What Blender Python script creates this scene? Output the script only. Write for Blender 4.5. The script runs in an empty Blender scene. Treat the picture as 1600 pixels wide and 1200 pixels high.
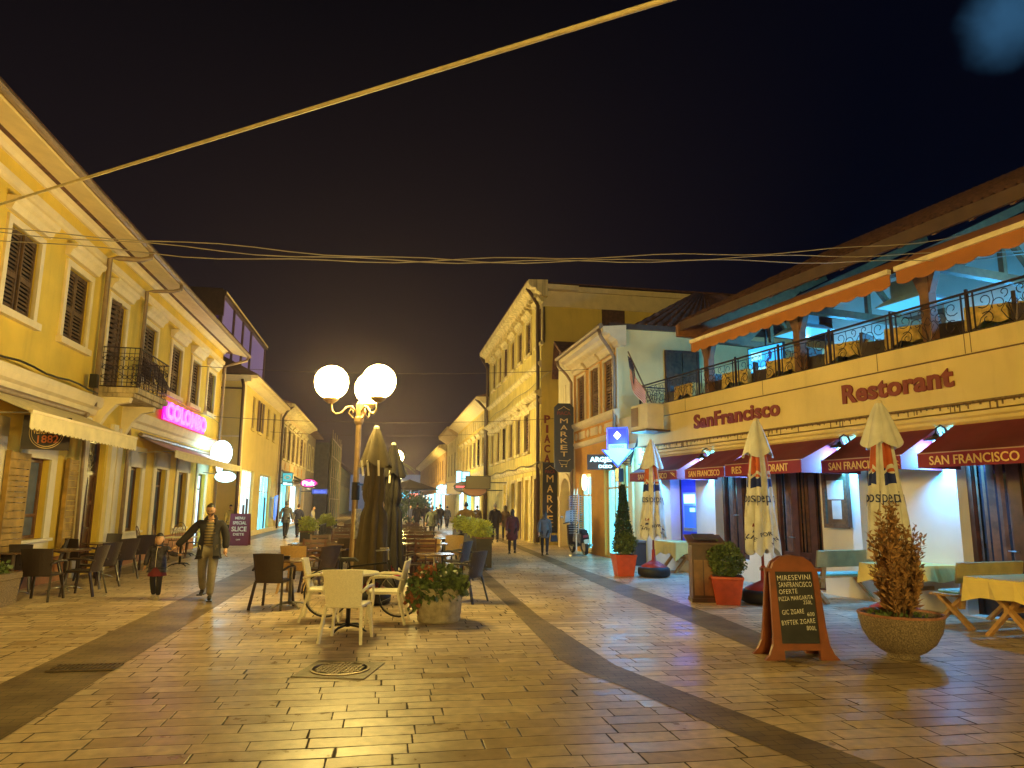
import bpy, bmesh, math, random
from mathutils import Vector, Matrix
random.seed(7)
R=math.radians
C=bpy.context.scene.collection
sc=bpy.context.scene
# ------------------------------------------------------------------ camera
H=1.65; FP=1105.0; PITCH=math.atan(188/1105.0); ROLL=-0.0094
fw=Vector((0,math.cos(PITCH),math.sin(PITCH)))
q=Matrix.Rotation(ROLL,3,fw)
cr=q@Vector((1,0,0)); cu=q@Vector((0,-math.sin(PITCH),math.cos(PITCH)))
cam=bpy.data.cameras.new('camera'); camo=bpy.data.objects.new('camera',cam); C.objects.link(camo)
cam.sensor_fit='HORIZONTAL'; cam.sensor_width=36; cam.lens=36*FP/1600; cam.clip_start=.05; cam.clip_end=900
M=Matrix((cr,cu,-fw)).transposed().to_4x4(); M.translation=(0,0,H); camo.matrix_world=M
sc.camera=camo
# ------------------------------------------------------------------ night sky
w=bpy.data.worlds.new('World'); sc.world=w; w.use_nodes=True
nt=w.node_tree; bg=nt.nodes['Background']
tc=nt.nodes.new('ShaderNodeTexCoord'); sep=nt.nodes.new('ShaderNodeSeparateXYZ')
nt.links.new(tc.outputs['Generated'],sep.inputs[0])
cr1=nt.nodes.new('ShaderNodeValToRGB'); cr1.color_ramp.elements[0].position=0.0; cr1.color_ramp.elements[0].color=(.034,.023,.021,1)
cr1.color_ramp.elements[1].position=.62; cr1.color_ramp.elements[1].color=(.0030,.0026,.0040,1)
e=cr1.color_ramp.elements.new(.28); e.color=(.0125,.0085,.0100,1)
nt.links.new(sep.outputs[2],cr1.inputs[0])
cr2=nt.nodes.new('ShaderNodeValToRGB'); cr2.color_ramp.elements[0].position=.0; cr2.color_ramp.elements[0].color=(0,0,0,1)
cr2.color_ramp.elements[1].position=.42; cr2.color_ramp.elements[1].color=(1,1,1,1)
nt.links.new(sep.outputs[0],cr2.inputs[0])
mx=nt.nodes.new('ShaderNodeMix'); mx.data_type='RGBA'; mx.inputs[7].default_value=(.0006,.0012,.0050,1)
nt.links.new(cr2.outputs[0],mx.inputs[0]); nt.links.new(cr1.outputs[0],mx.inputs[6])
cd=(fw*FP+cr*(1592-800)+cu*(600-12)).normalized()   # pale cloud scrap at upper right
dp=nt.nodes.new('ShaderNodeVectorMath'); dp.operation='DOT_PRODUCT'; dp.inputs[1].default_value=cd; nt.links.new(tc.outputs['Generated'],dp.inputs[0])
cn=nt.nodes.new('ShaderNodeTexNoise'); cn.inputs['Scale'].default_value=7; cn.inputs['Detail'].default_value=5; nt.links.new(tc.outputs['Generated'],cn.inputs['Vector'])
ca=nt.nodes.new('ShaderNodeMath'); ca.operation='MULTIPLY_ADD'; ca.inputs[1].default_value=.006; nt.links.new(cn.outputs['Fac'],ca.inputs[0]); nt.links.new(dp.outputs['Value'],ca.inputs[2])
cm_=nt.nodes.new('ShaderNodeMapRange'); cm_.interpolation_type='SMOOTHSTEP'; cm_.inputs[1].default_value=1.0012; cm_.inputs[2].default_value=1.0050; nt.links.new(ca.outputs[0],cm_.inputs[0])
mc_=nt.nodes.new('ShaderNodeMix'); mc_.data_type='RGBA'; mc_.inputs[7].default_value=(.035,.12,.24,1); nt.links.new(cm_.outputs[0],mc_.inputs[0]); nt.links.new(mx.outputs[2],mc_.inputs[6])
nt.links.new(mc_.outputs[2],bg.inputs[0]); bg.inputs[1].default_value=.50
sc.view_settings.view_transform='Standard'; sc.view_settings.look='None'; sc.view_settings.gamma=1
sc.view_settings.exposure=0.87; sc.view_settings.use_curve_mapping=False
sc.render.engine='CYCLES'; sc.cycles.use_denoising=True
try: sc.cycles.denoiser='OPENIMAGEDENOISE'
except Exception: pass
sc.cycles.max_bounces=6; sc.cycles.diffuse_bounces=3; sc.cycles.glossy_bounces=3; sc.cycles.transmission_bounces=4; sc.cycles.transparent_max_bounces=6
sc.cycles.sample_clamp_indirect=4; sc.cycles.caustics_reflective=False; sc.cycles.caustics_refractive=False
SODIUM=(1.0,.735,.20)
# ------------------------------------------------------------------ survey helpers
def ray(x,y): return fw*FP+cr*(x-800)+cu*(600-y)
def G(x,y,z=0.0):
    d=ray(x,y); t=(z-H)/d.z; return Vector((d.x*t,d.y*t,z))
def AT(x,y,D):
    d=ray(x,y); t=D/d.y; return Vector((d.x*t,D,H+d.z*t))
def PROJ(p):
    p=Vector(p)-Vector((0,0,H)); d=p.dot(fw); return 800+FP*p.dot(cr)/d, 600-FP*p.dot(cu)/d
def horizdir(vp):
    y=600+(fw.z*FP+cr.z*(vp-800))/cu.z; d=ray(vp,y); v=Vector((d.x,d.y)); return v.normalized()
class Front:
    """a street front: local x to the right seen from the street, y into the building, z up"""
    def __init__(s,px,py,vp,right):
        g=G(px,py); s.o=Vector((g.x,g.y)); d=horizdir(vp)
        s.d=-d if right else d
        s.n=Vector((-s.d.y,s.d.x)); s.rz=math.atan2(s.d.y,s.d.x)
    def xz(s,px,py,y=0.0):
        d=ray(px,py); o=s.o+s.n*y
        t=o.dot(s.n)/Vector((d.x,d.y)).dot(s.n); P=d*t
        return (Vector((P.x,P.y))-s.o).dot(s.d), P.z+H
    def x(s,px,z,y=0.0):
        lo,hi=-400.,400.
        def f(u):
            P=s.w(u,y,z); v=P-Vector((0,0,H))
            return None if v.dot(fw)<.3 else PROJ(P)[0]-px
        right=s.d.y<0
        for _ in range(60):
            m=(lo+hi)/2; v=f(m)
            if v is None: v=1e9 if right else -1e9
            if v>0: hi=m
            else: lo=m
        return (lo+hi)/2
    def w(s,x,y,z=0.0):
        p=s.o+s.d*x+s.n*y; return Vector((p.x,p.y,z))
# ------------------------------------------------------------------ mesh builder
class MB:
    def __init__(s): s.v=[];s.f=[]
    def add(s,vs,fs):
        b=len(s.v); s.v+=[tuple(v) for v in vs]; s.f+=[tuple(b+i for i in f) for f in fs]; return s
    def quad(s,a,b,c,d): return s.add([a,b,c,d],[(0,1,2,3)])
    def box(s,x0,x1,y0,y1,z0,z1,M=None):
        vs=[Vector((x,y,z)) for z in (z0,z1) for y in (y0,y1) for x in (x0,x1)]
        if M is not None: vs=[M@v for v in vs]
        return s.add(vs,[(0,2,3,1),(4,5,7,6),(0,1,5,4),(2,6,7,3),(0,4,6,2),(1,3,7,5)])
    def taper(s,x0,x1,y0,y1,z0,X0,X1,Y0,Y1,z1):
        vs=[(x0,y0,z0),(x1,y0,z0),(x0,y1,z0),(x1,y1,z0),(X0,Y0,z1),(X1,Y0,z1),(X0,Y1,z1),(X1,Y1,z1)]
        return s.add(vs,[(0,2,3,1),(4,5,7,6),(0,1,5,4),(2,6,7,3),(0,4,6,2),(1,3,7,5)])
    def bar(s,p,q,w,h=None,up=(0,0,1)):
        h=h or w; p=Vector(p);q=Vector(q);d=(q-p).normalized();u=Vector(up)
        if abs(d.dot(u))>.98: u=Vector((0,1,0))
        a=d.cross(u).normalized();b=a.cross(d)
        vs=[c+a*i*w/2+b*j*h/2 for c in (p,q) for i,j in ((-1,-1),(1,-1),(1,1),(-1,1))]
        return s.add(vs,[(3,2,1,0),(4,5,6,7),(0,1,5,4),(1,2,6,5),(2,3,7,6),(3,0,4,7)])
    def tube(s,pts,r,n=6,closed=False,caps=True):
        pts=[Vector(p) for p in pts]; N=len(pts); rs=r if isinstance(r,(list,tuple)) else [r]*N
        vs=[];fs=[];pa=None
        for i,p in enumerate(pts):
            if closed: d=pts[(i+1)%N]-pts[i-1]
            else: d=pts[min(i+1,N-1)]-pts[max(i-1,0)]
            d=d.normalized() if d.length>1e-9 else Vector((0,0,1))
            if pa is None:
                u=Vector((0,0,1)) if abs(d.z)<.9 else Vector((1,0,0)); a=d.cross(u).normalized()
            else:
                a=pa-d*pa.dot(d); a=a.normalized() if a.length>1e-6 else d.cross(Vector((0,0,1))).normalized()
            pa=a;b=d.cross(a)
            for k in range(n):
                t=2*math.pi*k/n; vs.append(p+(a*math.cos(t)+b*math.sin(t))*rs[i])
        for i in range(N if closed else N-1):
            j=(i+1)%N
            for k in range(n):
                l=(k+1)%n; fs.append((i*n+k,i*n+l,j*n+l,j*n+k))
        if caps and not closed:
            fs.append(tuple(range(n))[::-1]); fs.append(tuple((N-1)*n+k for k in range(n)))
        return s.add(vs,fs)
    def lathe(s,prof,n=16,c=(0,0,0),sx=1,sy=1,fun=None):
        vs=[];fs=[]
        for i,(r,z) in enumerate(prof):
            for k in range(n):
                t=2*math.pi*k/n; rr=fun(r,t,z,i) if fun else r
                vs.append((c[0]+rr*math.cos(t)*sx,c[1]+rr*math.sin(t)*sy,c[2]+z))
        for i in range(len(prof)-1):
            for k in range(n):
                l=(k+1)%n; fs.append((i*n+k,i*n+l,(i+1)*n+l,(i+1)*n+k))
        fs.append(tuple(range(n))[::-1]); fs.append(tuple((len(prof)-1)*n+k for k in range(n)))
        return s.add(vs,fs)
    def ball(s,c,rx,ry=None,rz=None,n=12,m=8,fun=None):
        ry=ry or rx; rz=rz or rx; vs=[];fs=[]
        for i in range(m+1):
            ph=math.pi*i/m-math.pi/2
            for k in range(n):
                t=2*math.pi*k/n; v=Vector((math.cos(ph)*math.cos(t),math.cos(ph)*math.sin(t),math.sin(ph)))
                if fun: v=fun(v)
                vs.append((c[0]+v.x*rx,c[1]+v.y*ry,c[2]+v.z*rz))
        for i in range(m):
            for k in range(n):
                l=(k+1)%n; fs.append((i*n+k,i*n+l,(i+1)*n+l,(i+1)*n+k))
        return s.add(vs,fs)
    def prism(s,poly,y0,y1,axis='y'):
        """polygon (a,b) swept along y (poly in xz) or along x (poly in yz) or z (poly in xy)"""
        def P(a,b,t): return {'y':(a,t,b),'x':(t,a,b),'z':(a,b,t)}[axis]
        n=len(poly); vs=[P(a,b,y0) for a,b in poly]+[P(a,b,y1) for a,b in poly]
        fs=[tuple(range(n)),tuple(range(2*n-1,n-1,-1))]+[(i,i+n,(i+1)%n+n,(i+1)%n) for i in range(n)]
        return s.add(vs,fs)
    def parts(s,name,mat,parent=None,**k):
        par=list(range(len(s.v)))
        def fd(i):
            while par[i]!=i: par[i]=par[par[i]]; i=par[i]
            return i
        for f in s.f:
            for j in f[1:]: par[fd(f[0])]=fd(j)
        g={}
        for f in s.f: g.setdefault(fd(f[0]),[]).append(f)
        out=[]
        for fs in g.values():
            ids=sorted({i for f in fs for i in f}); mp={i:n for n,i in enumerate(ids)}
            m=MB(); m.add([s.v[i] for i in ids],[tuple(mp[i] for i in f) for f in fs]); out.append(m.build(name,mat,parent,**k))
        return out
    def build(s,name,mat,parent=None,smooth=False,bev=0,loc=None,rz=0,fix=True):
        me=bpy.data.meshes.new(name); me.from_pydata(s.v,[],s.f)
        if fix and len(s.f)<60000:
            bm=bmesh.new(); bm.from_mesh(me); bmesh.ops.recalc_face_normals(bm,faces=bm.faces)
            if bev: bmesh.ops.bevel(bm,geom=list(bm.edges),offset=bev,segments=1,affect='EDGES',clamp_overlap=True)
            bm.to_mesh(me); bm.free()
        if smooth: me.polygons.foreach_set('use_smooth',[True]*len(me.polygons))
        me.materials.append(mat)
        o=bpy.data.objects.new(name,me); C.objects.link(o)
        if parent is not None: o.parent=parent
        if loc is not None: o.location=loc
        o.rotation_euler.z=rz
        return o
def tag(o,label,cat,group=None,kind=None):
    if label: o['label']=label
    if cat: o['category']=cat
    if group: o['group']=group
    if kind: o['kind']=kind
    return o
def thing(name,label,cat,loc=(0,0,0),rz=0,group=None):
    o=bpy.data.objects.new(name,None); C.objects.link(o); o.empty_display_size=.2
    o.location=loc; o.rotation_euler=(0,0,rz); return tag(o,label,cat,group)
def struct(o): o['kind']='structure'; return o
def copy_tree(o,parent=None):
    c=o.copy(); C.objects.link(c); c.parent=parent
    for ch in list(o.children): copy_tree(ch,c)
    return c
class Proto:
    """first placement uses the built one, later ones are copies"""
    def __init__(s,o): s.o=o; s.used=False
    def put(s,loc,rz=0,label=None,group=None,scale=None):
        if s.used: o=copy_tree(s.o)
        else: o=s.o; s.used=True
        o.location=loc; o.rotation_euler=(0,0,rz)
        if label: o['label']=label
        if group: o['group']=group
        if scale: o.scale=(scale,)*3
        return o
# ------------------------------------------------------------------ materials
MATS={}
def mat(name,col,rough=.6,metal=0,var=.14,scale=4,bump=.0,bscale=30,streak=0,emis=0,ecol=None,spec=.5,trans=0,alpha=1,dirt=0,dcol=(.06,.045,.03)):
    if name in MATS: return MATS[name]
    m=bpy.data.materials.new(name); m.use_nodes=True; n=m.node_tree; b=n.nodes['Principled BSDF']
    b.inputs['Roughness'].default_value=rough; b.inputs['Metallic'].default_value=metal
    b.inputs['Specular IOR Level'].default_value=spec
    b.inputs['Transmission Weight'].default_value=trans; b.inputs['Alpha'].default_value=alpha
    c=(*col,1); b.inputs['Base Color'].default_value=c
    tc=n.nodes.new('ShaderNodeTexCoord')
    cur=None
    if var:
        nz=n.nodes.new('ShaderNodeTexNoise'); nz.inputs['Scale'].default_value=scale; nz.inputs['Detail'].default_value=5
        n.links.new(tc.outputs['Object'],nz.inputs['Vector'])
        rp=n.nodes.new('ShaderNodeValToRGB'); rp.color_ramp.elements[0].position=.32; rp.color_ramp.elements[1].position=.68
        rp.color_ramp.elements[0].color=(*[x*(1-var) for x in col],1); rp.color_ramp.elements[1].color=(*[min(1,x*(1+var)) for x in col],1)
        n.links.new(nz.outputs['Fac'],rp.inputs[0]); cur=rp.outputs[0]
    if streak or dirt:
        mp=n.nodes.new('ShaderNodeMapping'); mp.inputs['Scale'].default_value=(3.2,3.2,.35) if streak else (1.1,1.1,1.1)
        n.links.new(tc.outputs['Object'],mp.inputs[0])
        n2=n.nodes.new('ShaderNodeTexNoise'); n2.inputs['Scale'].default_value=1.6; n2.inputs['Detail'].default_value=8; n2.inputs['Roughness'].default_value=.7
        n.links.new(mp.outputs[0],n2.inputs['Vector'])
        r2=n.nodes.new('ShaderNodeValToRGB'); r2.color_ramp.elements[0].position=.52 if streak<.7 else .45; r2.color_ramp.elements[1].position=.78 if streak<.7 else .66
        r2.color_ramp.elements[0].color=(0,0,0,1); k=streak or dirt; r2.color_ramp.elements[1].color=(k,k,k,1)
        n.links.new(n2.outputs['Fac'],r2.inputs[0])
        mxx=n.nodes.new('ShaderNodeMix'); mxx.data_type='RGBA'; mxx.inputs[7].default_value=(*dcol,1)
        n.links.new(r2.outputs[0],mxx.inputs[0])
        if cur: n.links.new(cur,mxx.inputs[6])
        else: mxx.inputs[6].default_value=c
        cur=mxx.outputs[2]
    if cur: n.links.new(cur,b.inputs['Base Color'])
    if bump:
        n3=n.nodes.new('ShaderNodeTexNoise'); n3.inputs['Scale'].default_value=bscale; n3.inputs['Detail'].default_value=4
        n.links.new(tc.outputs['Object'],n3.inputs['Vector'])
        bp=n.nodes.new('ShaderNodeBump'); bp.inputs['Strength'].default_value=bump; bp.inputs['Distance'].default_value=.02
        n.links.new(n3.outputs['Fac'],bp.inputs['Height']); n.links.new(bp.outputs[0],b.inputs['Normal'])
    if emis:
        b.inputs['Emission Color'].default_value=(*(ecol or col),1); b.inputs['Emission Strength'].default_value=emis
    MATS[name]=m; return m
def glow(name,col,s): return mat(name,tuple(.35*c+.02 for c in col),.4,var=0,emis=s*.62,ecol=col)
YEL=mat('ochre plaster',(.76,.52,.07),.9,var=.10,scale=1.2,streak=.32,bump=.15,dcol=(.35,.2,.05))
YEL2=mat('pale ochre plaster',(.72,.55,.17),.9,var=.07,scale=1.2,streak=.2,bump=.15,dcol=(.3,.2,.07))
YELW=mat('weathered yellow plaster',(.70,.56,.17),.9,var=.13,scale=1.0,streak=.75,bump=.3,dcol=(.22,.15,.06))
YELD=mat('plain ochre side plaster',(.74,.56,.13),.9,var=.08,scale=.8,streak=.25,bump=.15,dcol=(.25,.15,.04))
CREAM=mat('cream stucco trim',(.80,.66,.40),.85,var=.07,scale=3,streak=.18,bump=.1,dcol=(.4,.28,.14))
CREAMW=mat('weathered cream stucco',(.74,.62,.32),.85,var=.1,scale=3,streak=.7,bump=.3,dcol=(.2,.14,.07))
PALE=mat('pale ground floor plaster',(.78,.69,.50),.85,var=.06,scale=2,streak=.18,bump=.1,dcol=(.4,.3,.18))
RCRE=mat('restaurant cream plaster',(.80,.62,.25),.85,var=.08,scale=1.5,streak=.25,bump=.1,dcol=(.45,.3,.12))
RWHI=mat('restaurant white plaster',(.80,.72,.62),.85,var=.05,scale=2,bump=.1)
ORNG=mat('orange plaster',(.70,.34,.05),.9,var=.08,scale=2,streak=.2,bump=.1,dcol=(.3,.14,.04))
PLIN=mat('red brown plinth',(.40,.17,.07),.8,var=.15,scale=4,streak=.4)
SHUT=mat('worn brown shutter wood',(.115,.062,.026),.75,var=.45,scale=9,streak=.5,dcol=(.30,.19,.08))
SHUT2=mat('olive timber shutter',(.36,.21,.04),.75,var=.35,scale=5,streak=.6,dcol=(.12,.07,.02))
SHUTD=mat('dark brown shutter',(.105,.05,.025),.7,var=.3,scale=8)
DWOOD=mat('dark varnished wood',(.085,.028,.014),.35,var=.35,scale=6,bump=.1)
MWOOD=mat('mid brown wood',(.16,.07,.026),.5,var=.3,scale=7,bump=.15)
LWOOD=mat('honey pine wood',(.50,.27,.085),.5,var=.22,scale=9,bump=.2)
OWOOD=mat('greyed pine board',(.44,.33,.12),.55,var=.15,scale=5,bump=.15)
IRON=mat('wrought iron',(.05,.028,.018),.45,metal=.6,var=.2,scale=20)
PIPE=mat('brown metal gutter',(.30,.21,.13),.45,metal=.3,var=.15,scale=6)
PIPED=mat('dark metal gutter',(.09,.055,.035),.5,metal=.3,var=.15,scale=6)
DRES=mat('dark brown resin wicker',(.034,.020,.014),.38,var=.25,scale=60,bump=.3,bscale=90)
TRES=mat('tan resin wicker',(.42,.26,.10),.45,var=.2,scale=60,bump=.3,bscale=90)
WRES=mat('cream resin wicker',(.80,.74,.58),.45,var=.07,scale=50,bump=.25,bscale=90)
NRES=mat('navy resin wicker',(.035,.032,.045),.35,var=.2,scale=60,bump=.3,bscale=90)
BLK=mat('black painted metal',(.02,.018,.016),.35,metal=.4,var=.2)
STEEL=mat('brushed steel',(.45,.43,.4),.3,metal=.9,var=.1)
RUB=mat('black rubber',(.016,.015,.014),.6,var=.2,bump=.2)
TOPD=mat('dark laminate table top',(.10,.055,.03),.22,var=.2,scale=12)
TOPW=mat('cream table top',(.82,.74,.52),.3,var=.04)
CONC=mat('rough concrete',(.40,.33,.22),.9,var=.25,scale=12,bump=.6,bscale=45,dirt=.6,dcol=(.14,.10,.06))
PEB=mat('pebble dashed concrete',(.26,.19,.125),.85,var=.6,scale=70,bump=1.0,bscale=90)
TERR=mat('red orange plastic pot',(.62,.085,.02),.42,var=.12,scale=8,dirt=.15,dcol=(.3,.2,.1))
LEAFG=mat('dark conifer leaves',(.035,.075,.02),.6,var=.6,scale=25)
LEAFB=mat('boxwood leaves',(.11,.15,.03),.55,var=.5,scale=25)
LEAFM=mat('mixed garden leaves',(.10,.14,.035),.5,var=.7,scale=18)
LEAFR=mat('dried reddish foliage',(.33,.17,.065),.7,var=.55,scale=16)
LEAFY=mat('yellow green leaves',(.45,.48,.07),.5,var=.5,scale=20)
SOIL=mat('potting soil',(.05,.03,.018),.95,var=.4,scale=30,bump=.5)
MARO=mat('maroon awning canvas',(.20,.022,.034),.75,var=.1,scale=3,bump=.1)
MARV=mat('maroon awning valance',(.26,.014,.030),.7,var=.06,scale=3)
CANV=mat('cream awning canvas',(.74,.62,.34),.8,var=.1,scale=4,bump=.1,streak=.25,dcol=(.4,.3,.15))
PINKC=mat('rose canvas',(.52,.33,.26),.8,var=.1,scale=3)
OCANV=mat('burnt orange canvas',(.42,.15,.018),.8,var=.08,scale=3)
UMBD=mat('olive brown parasol cloth',(.085,.062,.028),.85,var=.15,scale=5,bump=.2,bscale=12)
UMBK=mat('black brown parasol cloth',(.014,.010,.008),.85,var=.2,scale=5,bump=.2,bscale=12)
TCLO=mat('yellow tablecloth',(.84,.64,.20),.75,var=.05,scale=6,bump=.1,bscale=10)
TILE=mat('old clay roof tiles',(.125,.055,.032),.85,var=.45,scale=7,bump=.3)
ATM=mat('atm blue panel',(.02,.04,.35),.4,var=.05,emis=.22,ecol=(.02,.05,1))
BLUEG=mat('dark window glass',(.02,.025,.035),.08,var=.2,spec=.8)
GREYG=mat('grey blue window glass',(.10,.14,.19),.15,var=.2)
LGOLD=mat('gold lettering',(.86,.60,.22),.6,var=.05)
LRED=mat('dark red lettering',(.24,.036,.014),.6,var=.06)
LWHI=mat('white lettering',(.85,.8,.7),.6,var=.03)
LDBLU=mat('navy lettering',(.02,.03,.13),.6,var=.05)
CYAN=(.10,.62,1.0)
GCY=glow('cyan lit interior',(.12,.75,1.0),2.3)
GCW=glow('white lit interior',(.55,.85,1.0),2.0)
GLAMP=glow('lantern bulb',(.30,.72,1.0),14)
GGLOBE=glow('globe lamp glass',SODIUM,30)
SKIN=mat('skin',(.58,.33,.20),.5,var=.08)
HAIR=mat('black hair',(.012,.008,.006),.5,var=.3,scale=40)
# ------------------------------------------------------------------ lettering
def text(name,s,m,parent,x,y,z,w,h,bold=0,ext=.006,fun=None,rz=0,tilt=0,raw=False,spacing=1.0,shear=0):
    """letters in the local xz plane, facing -y, centred on x,z and fitted to w by h"""
    cv=bpy.data.curves.new(name,'FONT'); cv.body=s; cv.size=1; cv.offset=bold; cv.align_x='CENTER'; cv.space_character=spacing; cv.shear=shear
    cv.space_line=.95; cv.resolution_u=3
    if not fun: cv.extrude=.02
    o=bpy.data.objects.new(name,cv); C.objects.link(o)
    bpy.context.view_layer.update()
    dg=bpy.context.evaluated_depsgraph_get(); me=bpy.data.meshes.new_from_object(o.evaluated_get(dg))
    bpy.data.objects.remove(o); bpy.data.curves.remove(cv)
    xs=[v.co.x for v in me.vertices]; ys=[v.co.y for v in me.vertices]
    x0,x1,y0,y1=min(xs),max(xs),min(ys),max(ys)
    kx=w/(x1-x0); kz=h/(y1-y0)
    for v in me.vertices:
        a=(v.co.x-(x0+x1)/2)*kx; b=(v.co.y-(y0+y1)/2)*kz; t=-v.co.z/.02*ext/2
        if fun: v.co=fun(a,b)
        else:
            a,b=a*math.cos(tilt)-b*math.sin(tilt), a*math.sin(tilt)+b*math.cos(tilt)
            v.co=Vector((a*math.cos(rz)-t*math.sin(rz)+x, a*math.sin(rz)+t*math.cos(rz)+y, b+z))
    me.materials.append(m)
    o=bpy.data.objects.new(name,me); C.objects.link(o); o.parent=parent
    return o
# ------------------------------------------------------------------ building kit
def wall_mesh(x0,x1,z0,z1,holes,rev=.18,y=0.0,depth=0.0):
    m=MB(); hs=[(max(a,x0),min(b,x1),max(c,z0),min(d,z1)) for a,b,c,d in holes if b>x0 and a<x1]
    xs=sorted({x0,x1,*[h[0] for h in hs],*[h[1] for h in hs]}); zs=sorted({z0,z1,*[h[2] for h in hs],*[h[3] for h in hs]})
    for i in range(len(xs)-1):
        for j in range(len(zs)-1):
            cx=(xs[i]+xs[i+1])/2; cz=(zs[j]+zs[j+1])/2
            if any(a<cx<b and c<cz<d for a,b,c,d in hs): continue
            m.quad((xs[i],y,zs[j]),(xs[i+1],y,zs[j]),(xs[i+1],y,zs[j+1]),(xs[i],y,zs[j+1]))
    for a,b,c,d in hs:
        m.quad((a,y,c),(a,y+rev,c),(a,y+rev,d),(a,y,d)); m.quad((b,y,c),(b,y,d),(b,y+rev,d),(b,y+rev,c))
        m.quad((a,y,d),(a,y+rev,d),(b,y+rev,d),(b,y,d)); m.quad((a,y,c),(b,y,c),(b,y+rev,c),(a,y+rev,c))
    if depth:
        m.quad((x0,y,z0),(x0,y,z1),(x0,y+depth,z1),(x0,y+depth,z0)); m.quad((x1,y,z0),(x1,y+depth,z0),(x1,y+depth,z1),(x1,y,z1))
        m.quad((x0,y+depth,z0),(x0,y+depth,z1),(x1,y+depth,z1),(x1,y+depth,z0)); m.quad((x0,y,z1),(x1,y,z1),(x1,y+depth,z1),(x0,y+depth,z1))
        m.quad((x0-.001,y+.24,z0),(x1,y+.24,z0),(x1,y+.24,z1),(x0,y+.24,z1))
    return m
def band(x0,x1,prof,name,m,parent):
    """profile list of (out,z): out metres in front of the wall"""
    poly=[(-o,z) for o,z in prof]; return MB().prism(poly,x0,x1,'x').build(name,m,parent)
LEAFC={}
def leaf(wd,ht,n=14,solid=False):
    key=(round(wd,2),round(ht,2),n,solid)
    if key in LEAFC: return LEAFC[key]
    m=MB(); t=.055; th=.035
    m.box(-wd/2,-wd/2+t,-th,0,0,ht); m.box(wd/2-t,wd/2,-th,0,0,ht)
    for z in (0,ht*.42,ht-.09): m.box(-wd/2+t,wd/2-t,-th+.003,-.003,z,z+.09)
    for a,b in ((.09,ht*.42),(ht*.42+.09,ht-.09)):
        k=max(2,int(n*(b-a)/ht))
        for i in range(k):
            zc=a+(i+.5)*(b-a)/k; hh=(b-a)/k*.62
            m.add([(-wd/2+t,-.034,zc-hh/2),(wd/2-t,-.034,zc-hh/2),(wd/2-t,-.006,zc+hh/2),(-wd/2+t,-.006,zc+hh/2),(-wd/2+t,-.026,zc-hh/2-.008),(wd/2-t,-.026,zc-hh/2-.008),(wd/2-t,.002,zc+hh/2-.008),(-wd/2+t,.002,zc+hh/2-.008)],[(0,1,2,3),(7,6,5,4),(0,4,5,1),(2,6,7,3)])
    LEAFC[key]=m; return m
AJ=[0]
def shut_window(b,x0,x1,z0,z1,trim=CREAM,sm=SHUT,hood=True,n=14,ajar=0,tw=.13,proud=.05):
    wd=(x1-x0)/2-.012; ht=z1-z0-.02; cx=(x0+x1)/2
    m=MB(); p=-proud
    m.box(x0-tw,x0,p,.02,z0,z1); m.box(x1,x1+tw,p,.02,z0,z1); m.box(x0-tw,x1+tw,p,.02,z1,z1+tw)
    fr=m.build('window',trim,b)
    MB().box(x0-tw-.06,x1+tw+.06,p-.07,.02,z0-.13,z0).build('sill',trim,fr)
    if hood:
        h=MB(); h.prism([(-.02,z1+tw+.06),(.1,z1+tw+.06),(.15,z1+tw+.18),(.22,z1+tw+.22),(.24,z1+tw+.30),(-.02,z1+tw+.30)],x0-tw-.08,x1+tw+.08,'x')
        h.v=[(a,-y,z) for a,y,z in h.v]; h.build('hood',trim,fr)
    for sgn in (-1,1):
        mb=leaf(wd,ht,n)
        if not hasattr(mb,'me'): o=mb.build('shutter',sm,fr,fix=False); mb.me=o.data
        else: o=bpy.data.objects.new('shutter',mb.me); C.objects.link(o); o.parent=fr
        if o.data.materials[0]!=sm:
            o.data=o.data.copy(); o.data.materials[0]=sm
        AJ[0]+=1; an=ajar or ([0,0,0,.0,.16,0,.07,0,0,.28,0,.04,0][AJ[0]%13])
        hx=cx+sgn*(wd+.004); o.location=(hx-sgn*wd/2*math.cos(an),.085-wd/2*math.sin(an),z0+.01); o.rotation_euler.z=sgn*an
    MB().box(x0-.01,x1+.01,.10,.11,z0,z1).build('pane',BLUEG,fr)
    return fr
def downpipe(b,pts,r=.05,m=PIPE,name='downpipe'):
    return MB().tube(pts,r,8).build(name,m,b,smooth=True)
def corr_roof(p00,p10,p01,p11,name,m,parent,n=30,amp=.03,rows=8):
    """rounded clay tiles between eave edge p00-p10 and ridge edge p01-p11"""
    mb=MB(); p00,p10,p01,p11=map(Vector,(p00,p10,p01,p11)); N=n*4; vs=[];fs=[]
    nrm=(p10-p00).cross(p01-p00).normalized()
    if nrm.z<0: nrm=-nrm
    for j in range(rows*2+1):
        t=j/(rows*2)
        for i in range(N+1):
            s_=i/N; p=(p00.lerp(p10,s_)).lerp(p01.lerp(p11,s_),t)
            vs.append(p+nrm*(amp*math.cos(2*math.pi*i/4)+(.02 if j%2 else 0)))
    for j in range(rows*2):
        for i in range(N):
            a=j*(N+1)+i; fs.append((a,a+1,a+N+2,a+N+1))
    mb.add(vs,fs); return mb.build(name,m,parent,fix=False)
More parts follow.
